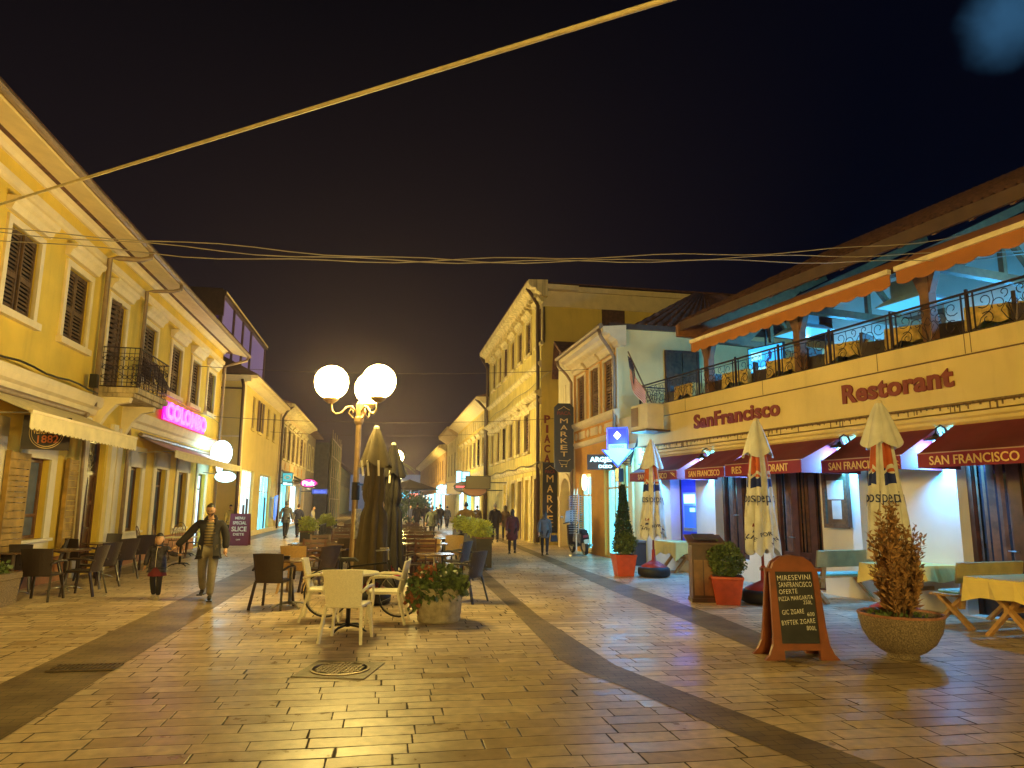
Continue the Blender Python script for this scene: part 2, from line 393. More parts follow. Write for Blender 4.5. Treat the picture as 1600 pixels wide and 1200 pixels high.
# ================================================================== GROUND
def paving():
    m=bpy.data.materials.new('stone slab paving'); m.use_nodes=True; n=m.node_tree; L=n.links.new; b=n.nodes['Principled BSDF']
    def N(t,**k):
        o=n.nodes.new(t)
        for a,v in k.items(): setattr(o,a,v)
        return o
    def MA(op,a,b_=None,c=None):
        o=N('ShaderNodeMath',operation=op)
        for i,v in enumerate((a,b_,c)):
            if v is None: continue
            if isinstance(v,(int,float)): o.inputs[i].default_value=v
            else: L(v,o.inputs[i])
        return o.outputs[0]
    tc=N('ShaderNodeTexCoord'); mp=N('ShaderNodeMapping'); mp.inputs['Rotation'].default_value=(0,0,R(-10))
    L(tc.outputs['Object'],mp.inputs[0])
    nz=N('ShaderNodeTexNoise'); nz.inputs['Scale'].default_value=.7; L(mp.outputs[0],nz.inputs['Vector'])
    sp=N('ShaderNodeSeparateXYZ'); L(mp.outputs[0],sp.inputs[0])
    wob=MA('MULTIPLY',MA('SUBTRACT',nz.outputs['Fac'],.5),.16)
    yy=MA('DIVIDE',MA('ADD',sp.outputs[1],wob),.205); row=MA('FLOOR',yy); fy=MA('FRACT',yy)
    wn=N('ShaderNodeTexWhiteNoise',noise_dimensions='1D'); L(row,wn.inputs['W'])
    ln=MA('ADD',.42,MA('MULTIPLY',wn.outputs['Value'],.28))
    xo=MA('ADD',MA('DIVIDE',sp.outputs[0],ln),MA('MULTIPLY',wn.outputs['Value'],37.3))
    # vary slab lengths inside a row
    sw=MA('MULTIPLY',MA('SINE',MA('MULTIPLY',xo,2.1)),.22)
    xx=MA('ADD',xo,sw); col=MA('FLOOR',xx); fx=MA('FRACT',xx)
    cmb=N('ShaderNodeCombineXYZ'); L(col,cmb.inputs[0]); L(row,cmb.inputs[1])
    w2=N('ShaderNodeTexWhiteNoise',noise_dimensions='3D'); L(cmb.outputs[0],w2.inputs['Vector'])
    w2c=N('ShaderNodeSeparateColor'); L(w2.outputs['Color'],w2c.inputs[0])
    nf=N('ShaderNodeTexNoise'); nf.inputs['Scale'].default_value=9; nf.inputs['Detail'].default_value=6; L(mp.outputs[0],nf.inputs['Vector'])
    nb=N('ShaderNodeTexNoise'); nb.inputs['Scale'].default_value=1.3; nb.inputs['Detail'].default_value=3; L(mp.outputs[0],nb.inputs['Vector'])
    jit=MA('MULTIPLY',MA('SUBTRACT',nf.outputs['Fac'],.5),.05)
    ey=MA('ADD',MA('MINIMUM',fy,MA('SUBTRACT',1,fy)),jit)
    ex=MA('MULTIPLY',MA('ADD',MA('MINIMUM',fx,MA('SUBTRACT',1,fx)),MA('MULTIPLY',jit,.5)),2.4)
    ed=MA('MINIMUM',ex,ey)
    wid=MA('ADD',.012,MA('MULTIPLY',MA('POWER',nb.outputs['Fac'],3),.14))
    jo=N('ShaderNodeMapRange',interpolation_type='SMOOTHSTEP'); L(ed,jo.inputs[0]); L(MA('MULTIPLY',wid,.35),jo.inputs[1]); L(MA('ADD',wid,.012),jo.inputs[2])
    joint=jo.outputs[0]   # 0 in the joint, 1 on the slab
    rp=N('ShaderNodeValToRGB'); el=rp.color_ramp.elements; el[0].position=0; el[0].color=(.56,.41,.255,1); el[1].position=1; el[1].color=(.86,.70,.48,1)
    e=el.new(.35); e.color=(.69,.53,.345,1); e=el.new(.7); e.color=(.78,.61,.41,1)
    L(w2c.outputs[0],rp.inputs[0])
    m1=N('ShaderNodeMix',data_type='RGBA',blend_type='MULTIPLY'); m1.inputs[0].default_value=.7
    r3=N('ShaderNodeValToRGB'); r3.color_ramp.elements[0].position=.3; r3.color_ramp.elements[0].color=(.55,.5,.45,1); r3.color_ramp.elements[1].position=.7; r3.color_ramp.elements[1].color=(1.1,1.08,1.05,1)
    L(nf.outputs['Fac'],r3.inputs[0]); L(rp.outputs[0],m1.inputs[6]); L(r3.outputs[0],m1.inputs[7])
    m2=N('ShaderNodeMix',data_type='RGBA'); m2.inputs[6].default_value=(.045,.028,.016,1); L(joint,m2.inputs[0]); L(m1.outputs[2],m2.inputs[7])
    # large grime patches
    r4=N('ShaderNodeValToRGB'); r4.color_ramp.elements[0].position=.35; r4.color_ramp.elements[0].color=(.62,.58,.52,1); r4.color_ramp.elements[1].position=.6; r4.color_ramp.elements[1].color=(1,1,1,1)
    n5=N('ShaderNodeTexNoise'); n5.inputs['Scale'].default_value=.45; n5.inputs['Detail'].default_value=6; L(mp.outputs[0],n5.inputs['Vector']); L(n5.outputs['Fac'],r4.inputs[0])
    m3=N('ShaderNodeMix',data_type='RGBA',blend_type='MULTIPLY'); m3.inputs[0].default_value=1; L(m2.outputs[2],m3.inputs[6]); L(r4.outputs[0],m3.inputs[7])
    L(m3.outputs[2],b.inputs['Base Color'])
    ro=MA('ADD',MA('ADD',.27,MA('MULTIPLY',w2c.outputs[1],.16)),MA('MULTIPLY',MA('SUBTRACT',nf.outputs['Fac'],.4),.25))
    L(MA('ADD',ro,MA('MULTIPLY',MA('SUBTRACT',1,joint),.5)),b.inputs['Roughness'])
    hb=MA('ADD',MA('MULTIPLY',joint,1.0),MA('ADD',MA('MULTIPLY',nf.outputs['Fac'],.22),MA('ADD',MA('MULTIPLY',w2c.outputs[2],.45),MA('MULTIPLY',nb.outputs['Fac'],1.1))))
    bp=N('ShaderNodeBump'); bp.inputs['Strength'].default_value=.55; bp.inputs['Distance'].default_value=.006; L(hb,bp.inputs['Height']); L(bp.outputs[0],b.inputs['Normal'])
    b.inputs['Specular IOR Level'].default_value=.55
    return m
PAV=paving()
STRIP=mat('brown grey stone strip',(.20,.145,.07),.5,var=.22,scale=2.5,bump=.25,bscale=60,dirt=.35,dcol=(.08,.055,.035))
def strip_mat():
    m=bpy.data.materials.new('small brown paving blocks'); m.use_nodes=True; n=m.node_tree; L=n.links.new; b=n.nodes['Principled BSDF']; b.inputs['Roughness'].default_value=.5
    tc=n.nodes.new('ShaderNodeTexCoord'); mp=n.nodes.new('ShaderNodeMapping'); mp.inputs['Rotation'].default_value=(0,0,R(-10)); L(tc.outputs['Object'],mp.inputs[0])
    br=n.nodes.new('ShaderNodeTexBrick'); L(mp.outputs[0],br.inputs['Vector']); br.inputs['Scale'].default_value=1; br.inputs['Brick Width'].default_value=.20; br.inputs['Row Height'].default_value=.10; br.inputs['Mortar Size'].default_value=.004; br.inputs['Mortar Smooth'].default_value=.3
    br.inputs['Color1'].default_value=(.27,.19,.095,1); br.inputs['Color2'].default_value=(.20,.145,.075,1); br.inputs['Mortar'].default_value=(.07,.047,.025,1)
    nz=n.nodes.new('ShaderNodeTexNoise'); nz.inputs['Scale'].default_value=1.6; nz.inputs['Detail'].default_value=8; L(tc.outputs['Object'],nz.inputs['Vector'])
    rp=n.nodes.new('ShaderNodeValToRGB'); rp.color_ramp.elements[0].position=.35; rp.color_ramp.elements[0].color=(.55,.5,.45,1); rp.color_ramp.elements[1].position=.62; rp.color_ramp.elements[1].color=(1.1,1.1,1.1,1); L(nz.outputs['Fac'],rp.inputs[0])
    mx=n.nodes.new('ShaderNodeMix'); mx.data_type='RGBA'; mx.blend_type='MULTIPLY'; mx.inputs[0].default_value=1; L(br.outputs['Color'],mx.inputs[6]); L(rp.outputs[0],mx.inputs[7]); L(mx.outputs[2],b.inputs['Base Color'])
    bp=n.nodes.new('ShaderNodeBump'); bp.inputs['Strength'].default_value=.5; bp.inputs['Distance'].default_value=.004; bp.invert=True; L(br.outputs['Fac'],bp.inputs['Height']); L(bp.outputs[0],b.inputs['Normal']); return m
STRIP=strip_mat()
g=MB(); g.quad((-300,-120,0),(300,-120,0),(300,500,0),(-300,500,0)); struct(g.build('pavement',PAV))
def strip(left,right,name,extl=None):
    m=MB(); P=[G(*p) for p in left]; Q=[G(*p) for p in right]
    vs=[(p.x,p.y,.004) for p in P]+[(p.x,p.y,.004) for p in Q]; n=len(P)
    m.add(vs,[(i,i+1,n+i+1,n+i) for i in range(n-1)]); return struct(m.build(name,STRIP))
strip([(688,832),(726,884),(800.6,953.7),(877,1032.5),(905,1048),(980,1076),(1093.7,1124),(1273,1200),(1500,1298)],[(697,832),(748,884),(844,964.7),(918,1012),(962,1040),(1032,1067.5),(1181,1124),(1382.5,1200),(1640,1290)],'paving_strip')
strip([(735,829),(805,855),(883.7,890),(971,929.7),(1076,971),(1198.7,1023.7),(1240,1042)],[(752,829),(831,859.7),(910,890),(1006,923),(1120,962.5),(1230,1006),(1278,1024)],'paving_strip')
a=Vector((-3.53,5.26)); u=horizdir(600); 
m=MB(); off=Vector((-u.y,u.x))*.80
m.add([(*(a-u*9),.004),(*(a+u*80),.004),(*(a+u*80+off),.004),(*(a-u*9+off),.004)],[(0,1,2,3)]); struct(m.build('paving_strip',STRIP))
m=MB(); o2=Vector((-u.y,u.x))*3.1; o3=Vector((-u.y,u.x))*3.75
m.add([(*(a+u*12+o2),.004),(*(a+u*70+o2),.004),(*(a+u*70+o3),.004),(*(a+u*12+o3),.004)],[(0,1,2,3)]); struct(m.build('paving_strip',STRIP))
# manhole and grate (lids lie in the paving)
mc=G(531,1047); t=thing('manhole_cover','round cast iron manhole cover in a square stone frame on the near paving','manhole cover',(mc.x,mc.y,.004),R(-6))
MB().box(-.36,.36,-.36,.36,0,.006).build('frame',mat('manhole surround stone',(.22,.16,.09),.6,var=.3,scale=12,bump=.4),t)
IROND=mat('worn cast iron',(.16,.11,.065),.4,metal=.5,var=.3,scale=12)
d=MB(); d.lathe([(.295,.006),(.295,.016),(.27,.018),(.268,.010)],40)
lid=d.build('lid',IROND,t)
d=MB()
for i in range(-6,7):
    for j in range(-3,4):
        x=i*.042;y=j*.075
        if x*x+y*y<.235**2: d.box(x-.013,x+.013,y-.028,y+.028,.008,.018)
d.lathe([(.272,.006),(.272,.010),(.0,.010)],40); d.build('tread',IROND,lid)
mc=G(133,1045); t=thing('drain_grate','rusty rectangular drain grate set in the dark strip at lower left','drain grate',(mc.x,mc.y,.006),R(10))
MB().box(-.31,.31,-.14,.14,0,.004).build('well',BLK,t)
d=MB()
for i in range(15): d.box(-.30+i*.042,-.283+i*.042,-.13,.13,.004,.014)
for y in (-.14,-.01,.13): d.box(-.31,.31,y,y+.012,.004,.016)
d.build('bars',IROND,t)
# ================================================================== LEFT SIDE, building nearest the camera
FL=Front(213,877,600,False)
def root(F,name,label,cat='building'):
    return thing(name,label,cat,(F.o.x,F.o.y,0),F.rz)
def lx(F,l,z): return F.x(l,z)
b=root(FL,'ochre_townhouse','long ochre two storey building with cream mouldings, balcony and ornate wooden shutters at far left')
X1=8.3; X0=-27
ups=[(-13.2,-11.9),(-10.85,-9.6),(-8.42,-7.3),(-6.05,-4.92),(-3.72,-2.62),(-1.22,-.12),(1.4,2.5),(3.78,4.82),(6.05,7.15)]
holes=[]
for i,(p,q_) in enumerate(ups): holes.append((p,q_,4.95 if i!=4 else 4.3,6.48))
gx=[(-11.5,-10.2,.5,2.7),(-9.0,-7.9,.5,2.75),(-6.85,-5.85,.9,2.45),(-4.05,-3.0,0.02,3.05),(-1.25,-.35,.85,2.55),(.95,1.95,0.02,2.6),(3.25,4.35,.8,2.6),(5.75,6.9,0.02,2.65)]
wall_mesh(X0,X1,3.95,7.78,holes,depth=9).build('upper_wall',YEL,b,fix=False)
wall_mesh(X0,X1,0,3.95,gx,rev=.22,depth=9).build('lower_wall',YEL,b,fix=False)
for i,(p,q_) in enumerate(ups): shut_window(b,p,q_,4.95 if i!=4 else 4.3,6.48,n=20 if i<5 else 16)
band(X0,X1,[(-.01,7.58),(.06,7.58),(.1,7.66),(.18,7.70),(.18,7.76),(-.01,7.76)],'moulding',CREAM,b)
band(X0,X1,[(-.01,7.10),(.05,7.12),(.09,7.16),(.09,7.27),(.05,7.30),(-.01,7.30)],'string_course',CREAM,b)
band(X0,X1+.4,[(.1,7.74),(.45,7.66),(.82,7.57),(.86,7.58),(.86,7.68),(-.3,7.98),(-.3,7.74)],'eaves',CREAM,b)
MB().tube([(X0,-.93,7.61),(X1+.45,-.93,7.61)],.07,8).build('gutter',PIPE,b)
MB().prism([(-.98,7.69),(3.5,9.7),(8.5,7.9),(8.5,7.8)],X0,X1+.42,'x').build('roof',TILE,b)
for xa,xb in ((X0,-3.95),(-1.55,X1)):
    band(xa,xb,[(-.01,3.55),(.05,3.58),(.08,3.7),(.16,3.75),(.2,3.86),(.2,3.98),(-.01,4.0)],'string_course',CREAM,b)
# pilasters and pale ground floor dressings
for p,q_,c,d_ in gx:
    pl=MB()
    if c<.1 and p<-2: continue
    pl.box(p-.26,p,-.04,.01,.62,3.1); pl.box(q_,q_+.26,-.04,.01,.62,3.1); pl.box(p-.26,q_+.26,-.04,.01,d_,3.1) if d_<3 else None
    if c>.3: pl.box(p,q_,-.04,.01,.62,c)
    if c>.3: pl.box(p-.3,q_+.3,-.10,.01,c-.06,c)
    pl.build('opening_surround',PALE,b)
pl=MB(); pl.box(-4.48,-4.2,-.09,.01,0,3.5); pl.box(-2.85,-2.55,-.09,.01,0,3.5); pl.box(-2.35,-2.02,-.05,.01,.6,3.45); pl.parts('door_pilaster',PALE,b)
pl=MB(); pl.box(-2.0,.95,-.06,.01,0,.6); pl.box(1.95,5.75,-.06,.01,0,.6); pl.box(6.9,X1,-.06,.01,0,.6); pl.box(X0,-4.5,-.06,.01,0,.5); pl.parts('plinth',PLIN,b)
# ground floor openings
def door(b,x0,x1,z1,fan=True):
    dd=MB(); w_=x1-x0; y=.18
    dd.box(x0,x0+.07,y-.05,y,0,z1); dd.box(x1-.07,x1,y-.05,y,0,z1); dd.box(x0,x1,y-.05,y,z1-.07,z1); zt=z1-.75 if fan else z1-.07
    dd.box(x0+.07,x1-.07,y-.06,y,zt-.06,zt)
    dd.box(x0+.07,x1-.07,y-.02,y,0.02,zt-.06)
    for s in (0,1):
        a=x0+.1+s*(w_/2-.07); c=a+w_/2-.14
        for zz in (.15,.95,1.55):
            dd.box(a,c,y-.045,y-.02,zz,zz+.07); 
        dd.box(a,a+.05,y-.045,y-.02,.15,zt-.12); dd.box(c-.05,c,y-.045,y-.02,.15,zt-.12)
    o=dd.build('door',DWOOD,b)
    if fan:
        f=MB(); cx=(x0+x1)/2
        f.box(x0+.07,x1-.07,y-.004,y,zt,z1-.07)
        f.build('fanlight_glass',BLUEG,o)
        f=MB()
        for k in range(9):
            a=math.pi*k/8; f.bar((cx,y-.03,zt+.02),(cx+math.cos(a)*.42,y-.03,zt+.02+math.sin(a)*.6),.018)
        for r_ in (.14,.34): f.tube([(cx+math.cos(math.pi*k/12)*r_,y-.03,zt+.02+math.sin(math.pi*k/12)*r_*1.3) for k in range(13)],.01,5)
        f.build('fanlight_grille',IRON,o)
    MB().tube([(x0+w_/2+.06,y-.06,1.02),(x0+w_/2+.06,y-.1,1.02),(x0+w_/2+.16,y-.1,1.02)],.012,6).build('handle',STEEL,o)
    return o
door(b,-4.05,-3.0,3.05)
def glazed(b,x0,x1,z0,z1,fm=DWOOD,gm=BLUEG,y=.18,name='window',mull=1,trans=None,fw_=.07):
    f=MB(); f.box(x0,x0+fw_,y-.06,y,z0,z1); f.box(x1-fw_,x1,y-.06,y,z0,z1); f.box(x0+fw_,x1-fw_,y-.06,y,z1-fw_,z1); f.box(x0+fw_,x1-fw_,y-.06,y,z0,z0+fw_)
    for k in range(mull):
        c=x0+(x1-x0)*(k+1)/(mull+1); f.box(c-.03,c+.03,y-.055,y,z0+fw_,z1-fw_)
    if trans: f.box(x0+fw_,x1-fw_,y-.053,y,trans-.03,trans+.03)
    o=f.build(name,fm,b); MB().box(x0+fw_,x1-fw_,y-.02,y-.01,z0+fw_,z1-fw_).build('pane',gm,o); return o
glazed(b,-6.85,-5.85,.9,2.45,MWOOD,GREYG,trans=1.35)
for i in (0,1): glazed(b,gx[i][0],gx[i][1],gx[i][2],gx[i][3],MWOOD,GREYG)
for i in (4,6): glazed(b,gx[i][0],gx[i][1],gx[i][2],gx[i][3],DWOOD,GREYG)
for i in (5,7): glazed(b,gx[i][0],gx[i][1],gx[i][2],gx[i][3],DWOOD,GREYG if i==5 else GCW,name='glazed_door',trans=2.1)
# plank shutters standing open at the shop window
for x0,x1,an in ((-7.68,-6.88,.0),(-5.25,-4.72,.0)):
    s=MB(); z=.72; random.seed(int(x0*10))
    while z<2.45:
        h_=random.uniform(.09,.17); s.box(x0+.05,x1-random.uniform(0,.03),-.125,-.075-random.uniform(0,.01),z,min(z+h_-.012,2.5)); z+=h_
    s.box(x0,x0+.05,-.14,-.06,.68,2.52); o=s.build('plank_shutter',SHUT2,b)
# downpipes
zt=7.85
downpipe(b,[(-4.05,-.93,7.58),(-4.05,-.93,7.42),(-4.1,-.75,7.34),(-4.3,-.3,7.28),(-4.34,-.14,7.25),(-4.34,-.14,3.75)],.06)
downpipe(b,[(-1.45,-.93,7.58),(-1.45,-.93,7.42),(-1.5,-.75,7.34),(-1.62,-.3,7.28),(-1.66,-.14,7.25),(-1.66,-.14,4.4)],.05)
downpipe(b,[(-4.72,-.12,3.55),(-4.66,-.15,2.8),(-4.58,-.17,.4)],.04)
downpipe(b,[(-1.95,-.12,3.5),(-1.9,-.14,3.2),(-1.9,-.14,.05)],.05)
downpipe(b,[(X1+.3,-.93,7.58),(X1+.28,-.85,7.4),(X1+.05,-.4,7.2),(X1-.12,-.12,7.05),(X1-.12,-.12,.1)],.055)
# balcony
bal=MB(); bal.box(-4.1,-1.75,-.95,0,4.12,4.24); bal.box(-4.02,-1.83,-.85,0,4.03,4.12)
bo=bal.build('balcony',mat('weathered balcony stone',(.52,.40,.22),.9,var=.2,scale=5,streak=.8,bump=.4,dcol=(.12,.08,.04)),b)
for x in (-3.85,-2.1):
    c=MB(); c.prism([(0,4.03),(-.75,4.03),(-.72,3.92),(-.45,3.86),(-.25,3.62),(-.12,3.35),(0,3.25)],x-.09,x+.09,'x'); c.build('corbel',CREAM,bo)
def rail_run(p,q_,h,m,step=.11,belly=0):
    p=Vector(p);q_=Vector(q_); L_=(q_-p).length; n=max(2,int(L_/step)); d=(q_-p)/n; up=Vector((0,0,1))
    out=d.normalized().cross(up)
    m.bar(p+up*.03,q_+up*.03,.025); m.bar(p+up*h,q_+up*h,.035,.02); m.bar(p+up*h*.14,q_+up*h*.14,.012); m.bar(p+up*h*.86,q_+up*h*.86,.012)
    for i in range(n+1):
        a=p+d*i; m.tube([a+up*.03,a+up*h],.0075,4,caps=False)
        if i<n:
            c=a+d*.5; r_=step*.42
            for zc in (h*.27,h*.5,h*.73):
                m.tube([c+d.normalized()*r_*math.cos(t)+up*(zc+r_*1.05*math.sin(t)) for t in [2*math.pi*k/8 for k in range(8)]],.007,4,closed=True)
r_=MB(); rail_run((-4.05,0,4.24),(-4.05,-.9,4.24),.95,r_); rail_run((-4.05,-.9,4.24),(-1.8,-.9,4.24),.95,r_); rail_run((-1.8,-.9,4.24),(-1.8,0,4.24),.95,r_)
r_.build('balcony_railing',IRON,bo,fix=False)
# cable along the cornice, small box
cb=MB(); cb.tube([(x,-.24,4.05+.03*math.sin(x*3)) for x in [X0+i*.5 for i in range(int((-4.2-X0)/.5)+1)]],.022,5); cb.box(-4.78,-4.66,-.3,-.15,4.12,4.42); cb.build('facade_cable',BLK,b)
cb=MB(); cb.tube([(x,-.12,4.75+.05*math.sin(x*1.3)) for x in [-4.3+i*.5 for i in range(26)]],.008,4); cb.build('thin_cable',BLK,b)
# tilted awning shutter of the window right of the balcony
a_=MB(); a_.add([(-1.22,-.08,5.55),(-.12,-.08,5.55),(-.12,-.55,4.75),(-1.22,-.55,4.75),(-1.22,-.05,5.55),(-.12,-.05,5.55),(-.12,-.52,4.75),(-1.22,-.52,4.75)],[(0,1,2,3),(4,5,6,7),(0,3,7,4),(1,2,6,5),(2,3,7,6)]); a_.build('propped_shutter',SHUTD,b)
# ---- awnings (things)
def place(F,x,y,z=0): return F.w(x,y,z)
def wall_awning(F,x0,x1,z_top,z_bot,out,val,label,cm,vm,scal=.16,box=True,lip=True):
    t=thing('shop_awning',label,'awning',F.w(x0,0,z_bot),F.rz); L_=x1-x0
    zt=z_top-z_bot
    a=MB(); n=max(6,int(L_/.5))
    vs=[];fs=[]
    for i in range(n+1):
        for j in range(5):
            s=j/4; sag=-.03*math.sin(math.pi*s)*(1 if i%2 else .4); vs.append((L_*i/n,-out*s,zt*(1-s)+sag))
    for i in range(n):
        for j in range(4): k=i*5+j; fs.append((k,k+5,k+6,k+1))
    b0=len(vs); vs+=[(x,y,z-.012) for x,y,z in vs]; fs+=[tuple(b0+i for i in f[::-1]) for f in fs]
    a.add(vs,fs); a.build('canopy',cm,t,fix=False)
    v=MB(); k=int(L_/scal); pts=[(0,0)]
    for i in range(k):
        for q2 in range(5): pts.append((L_*(i+q2/5)/k,-val-.035*math.sin(math.pi*q2/5)))
    pts+=[(L_,-val),(L_,0)]
    v.prism(pts,-out-.012,-out,'y'); v.build('valance',vm,t)
    if lip: MB().box(-.01,L_+.01,-out-.03,-out+.02,-.01,.035).build('front_bar',CREAM,t)
    if box: MB().tube([(0,-.08,zt+.02),(L_,-.08,zt+.02)],.06,8).build('roller',PIPE,t)
    for x in (.08,L_-.08):
        MB().tube([(x,-.02,zt*.1-.1),(x,-out*.5,-.02),(x,-out+.02,0)],.014,6).build('arm',STEEL,t)
    return t
wall_awning(FL,-9.4,-4.5,3.52,3.02,1.15,.24,'cream awning with scalloped edge above the shuttered shop window at far left',CANV,CANV)
wall_awning(FL,-.9,8.0,3.42,3.0,1.0,.17,'long dusty rose awning over the row of pale windows below the pink neon letters',PINKC,CANV,scal=3)
# ---- neon sign
NEON=glow('pink neon tube',(1.0,.10,.85),2.6); NEONB=glow('magenta neon edge',(.85,.0,.62),1.0)
t=thing('neon_sign','bright pink neon letters mounted on the ochre wall above the rose awning','neon sign',FL.w(3.1,-.16,4.32),FL.rz)
text('lettering','COLOMBO',NEON,t,0,-.05,.02,4.7,.52,bold=.045,ext=.06)
bk=MB(); bk.box(-2.45,2.45,.0,.05,-.27,.3); bk.build('backboard',NEONB,t)
# ---- coffee sign
cs=thing('cafe_sign','dark square sign with round cream emblem and lettering hanging under the cream awning','sign',FL.w(FL.x(73,2.85,-.55),-.55,2.86),FL.rz-R(62)); cs.scale=(.6,.6,.85)
MB().box(-.62,.62,0,.07,-.36,.36).build('board',mat('black brown sign board',(.035,.018,.012),.4),cs)
rg=MB()
for r_ in (.33,.29): rg.tube([(r_*1.35*math.cos(2*math.pi*k/40),-.012,r_*math.sin(2*math.pi*k/40)) for k in range(40)],.008,5,closed=True)
rg.build('ring',LGOLD,cs)
text('lettering','Caffè',LGOLD,cs,-.05,-.012,.2,.34,.11,bold=.01)
text('lettering','VERGNANO',LGOLD,cs,0,-.012,.05,.72,.14,bold=.02,tilt=.05)
text('lettering','1882',mat('orange lettering',(.75,.22,.05),.5),cs,.05,-.012,-.13,.55,.17,bold=.02,tilt=.05)
MB().box(-.02,.02,.0,.55,.30,.34).build('bracket',BLK,cs)
# ---- illuminated hanging signs at the far end of the ochre front
p=FL.w(FL.x(346,3.3,-.75),-.75,3.35)
def point_light(loc,col,power,r=.05,parent=None,name='lamp_or_fill_light'):
    l=bpy.data.lights.new(name,'POINT'); l.energy=power; l.color=col; l.shadow_soft_size=r
    o=bpy.data.objects.new(name,l); C.objects.link(o); o.location=loc
    if parent is not None: o.parent=parent
    return o
hs=thing('hanging_lightbox','round white glowing sign with a pointed tail hanging at the corner of the ochre building','illuminated sign',p,FL.rz+R(90)); hs.scale=(1.1,1.1,1.15)
WB=glow('cold white lightbox',(.62,.90,1.0),4.5)
m=MB(); pts=[(.33*math.cos(a),.40*math.sin(a)+.05) for a in [math.pi*2*k/28-math.pi*.35 for k in range(25)]]+[(.02,-.62),(.10,-.52)]
m.prism(pts,-.06,.06,'y'); m.build('lightbox',WB,hs)
m=MB(); m.tube([(x,-.065,z) for x,z in pts],.012,5,closed=True); m.tube([(.2,0,.45),(.8,0,.52)],.015,5); m.build('frame',STEEL,hs)
point_light((0,-.35,0),(.35,.75,1),55,.3,hs); point_light((0,.35,0),(.35,.75,1),55,.3,hs)
ov=thing('oval_lightbox','oval white glowing sign under the round hanging sign at the ochre corner','illuminated sign',FL.w(FL.x(352,2.5,-.9),-.9,2.55),FL.rz+R(90))
m=MB(); m.prism([(.36*math.cos(a),.2*math.sin(a)) for a in [math.pi*2*k/28 for k in range(28)]],-.05,.05,'y'); m.build('lightbox',glow('cyan white oval',(.5,.95,.95),4),ov)
m=MB(); m.tube([(.36*math.cos(a),-.055,.2*math.sin(a)) for a in [math.pi*2*k/28 for k in range(28)]],.012,5,closed=True); m.tube([(.3,0,.1),(.8,0,.15)],.015,5); m.build('frame',STEEL,ov)
point_light((0,-.3,-.1),(.3,.9,1),22,.2,ov)
# ================================================================== LEFT, second building (with purple rooftop terrace)
F2=Front(389,837,600,False)
b=root(F2,'corner_townhouse','pale ochre two storey building with brown shutters beneath the purple roof terrace')
XA=-3.75; XB=8.1
w2=[(-1.45,-.8),(.35,1.25),(3.05,3.75),(5.2,6.0)]
hl=[(p,q_,5.2,6.75) for p,q_ in w2]+[(-2.95,.25,.25,3.15),(2.0,5.7,.05,3.1)]
wall_mesh(XA,XB,0,7.3,hl,rev=.2,depth=12).build('wall',YEL2,b,fix=False)
for i,(p,q_) in enumerate(w2):
    shut_window(b,p,q_,5.2,6.75,trim=YEL2,sm=SHUTD,hood=False,n=12,tw=.04,proud=.02)
    if i==1:
        for x in (p-.45,q_+.02): 
            o=MB().box(x,x+.42,-.07,-.03,5.2,6.75).build('open_shutter',SHUTD,b)
glazed(b,-2.95,.25,.25,3.15,STEEL,GCW,mull=3,trans=2.35,name='shop_window'); glazed(b,2.0,5.7,.05,3.1,LWOOD,GCY,mull=3,trans=2.2,name='shop_front')
shirt=mat('dark display goods',(.03,.03,.05),.8,var=.4)
for (x,z0,z1) in ((-2.5,.6,1.9),(-1.2,.6,1.5),(-.4,.5,1.8),(2.5,.3,1.6),(4.9,.2,1.9)):
    MB().box(x-.22,x+.22,.12,.155,z0,z1).build('display',shirt if x>-2 else mat('navy display poster',(.03,.06,.2),.6),b)
MB().box(XA-.02,XB,-.12,.0,0,.22).build('plinth',CREAM,b)
band(XA,XB+.1,[(-.01,7.05),(.1,7.1),(.35,7.28),(.55,7.3),(.55,7.42),(-.2,7.46),(-.2,7.05)],'eaves',CREAM,b)
MB().box(XA-.12,XA,-.3,12,7.12,7.4).build('side_eaves',CREAM,b)
MB().prism([(-.6,7.44),(2.5,9.0),(12,7.6),(12,7.44)],XA-.15,XB,'x').build('roof',PIPED,b)
MB().box(XA-.03,XA+.4,-.04,.0,0,7.1).build('corner_pilaster',CREAM,b)
f=MB(); f.box(XA-.06,XA,1.2,2.0+.8,4.9,6.5); o=f.build('side_window',CREAM,b)
mb=leaf(1.1,1.4,16); lf=mb.build('side_shutter',SHUTD,o,fix=False); lf.rotation_euler.z=R(-90); lf.location=(XA-.07,2.0,5.0)
MB().box(XA-.05,XA,0,12,6.75,6.82).build('side_string_course',PIPED,b)
MB().box(XA-.05,XA,0,12,4.55,4.62).build('side_ledge',CREAM,b)
downpipe(b,[(XA-.1,.1,7.2),(XA-.12,.02,6.9),(XA-.12,-.06,.1)],.07,PIPED)
# roof terrace box
bx0,bz0,bx1,bz1=-5.0,7.9,5.2,10.6
PUR=glow('purple lit glass screen',(.24,.16,.36),.42); PURD=glow('dim purple interior',(.05,.015,.11),.5)
rt=MB(); y0=1.2; xa=XA-.3
for x in (xa,-1.4,.9,3.2,XB-.2): rt.box(x,x+.14,y0-.05,y0+.1,8.0,11.1)
rt.box(xa,XB-.1,y0-.15,y0+.1,11.05,11.3); rt.box(xa-.05,xa+.1,y0-.1,9,10.1,11.3); rt.box(xa,xa+.12,5,5.12,8.0,10.2); rt.box(xa,xa+.1,y0,9,7.9,8.3)
tr=rt.build('roof_terrace',PIPED,b)
MB().box(xa+.1,XB-.2,y0+.05,y0+.08,8.0,11.05).build('glass_screen',PUR,tr)
MB().box(xa+.05,xa+.08,y0,9,8.3,10.1).build('side_screen',PURD,tr)
MB().box(xa,XB,y0,9,11.3,11.4).build('terrace_roof',PIPED,tr)
MB().box(xa+.1,XB-.1,y0-.17,y0-.15,11.2,11.28).build('roof_edge',CREAM,tr)
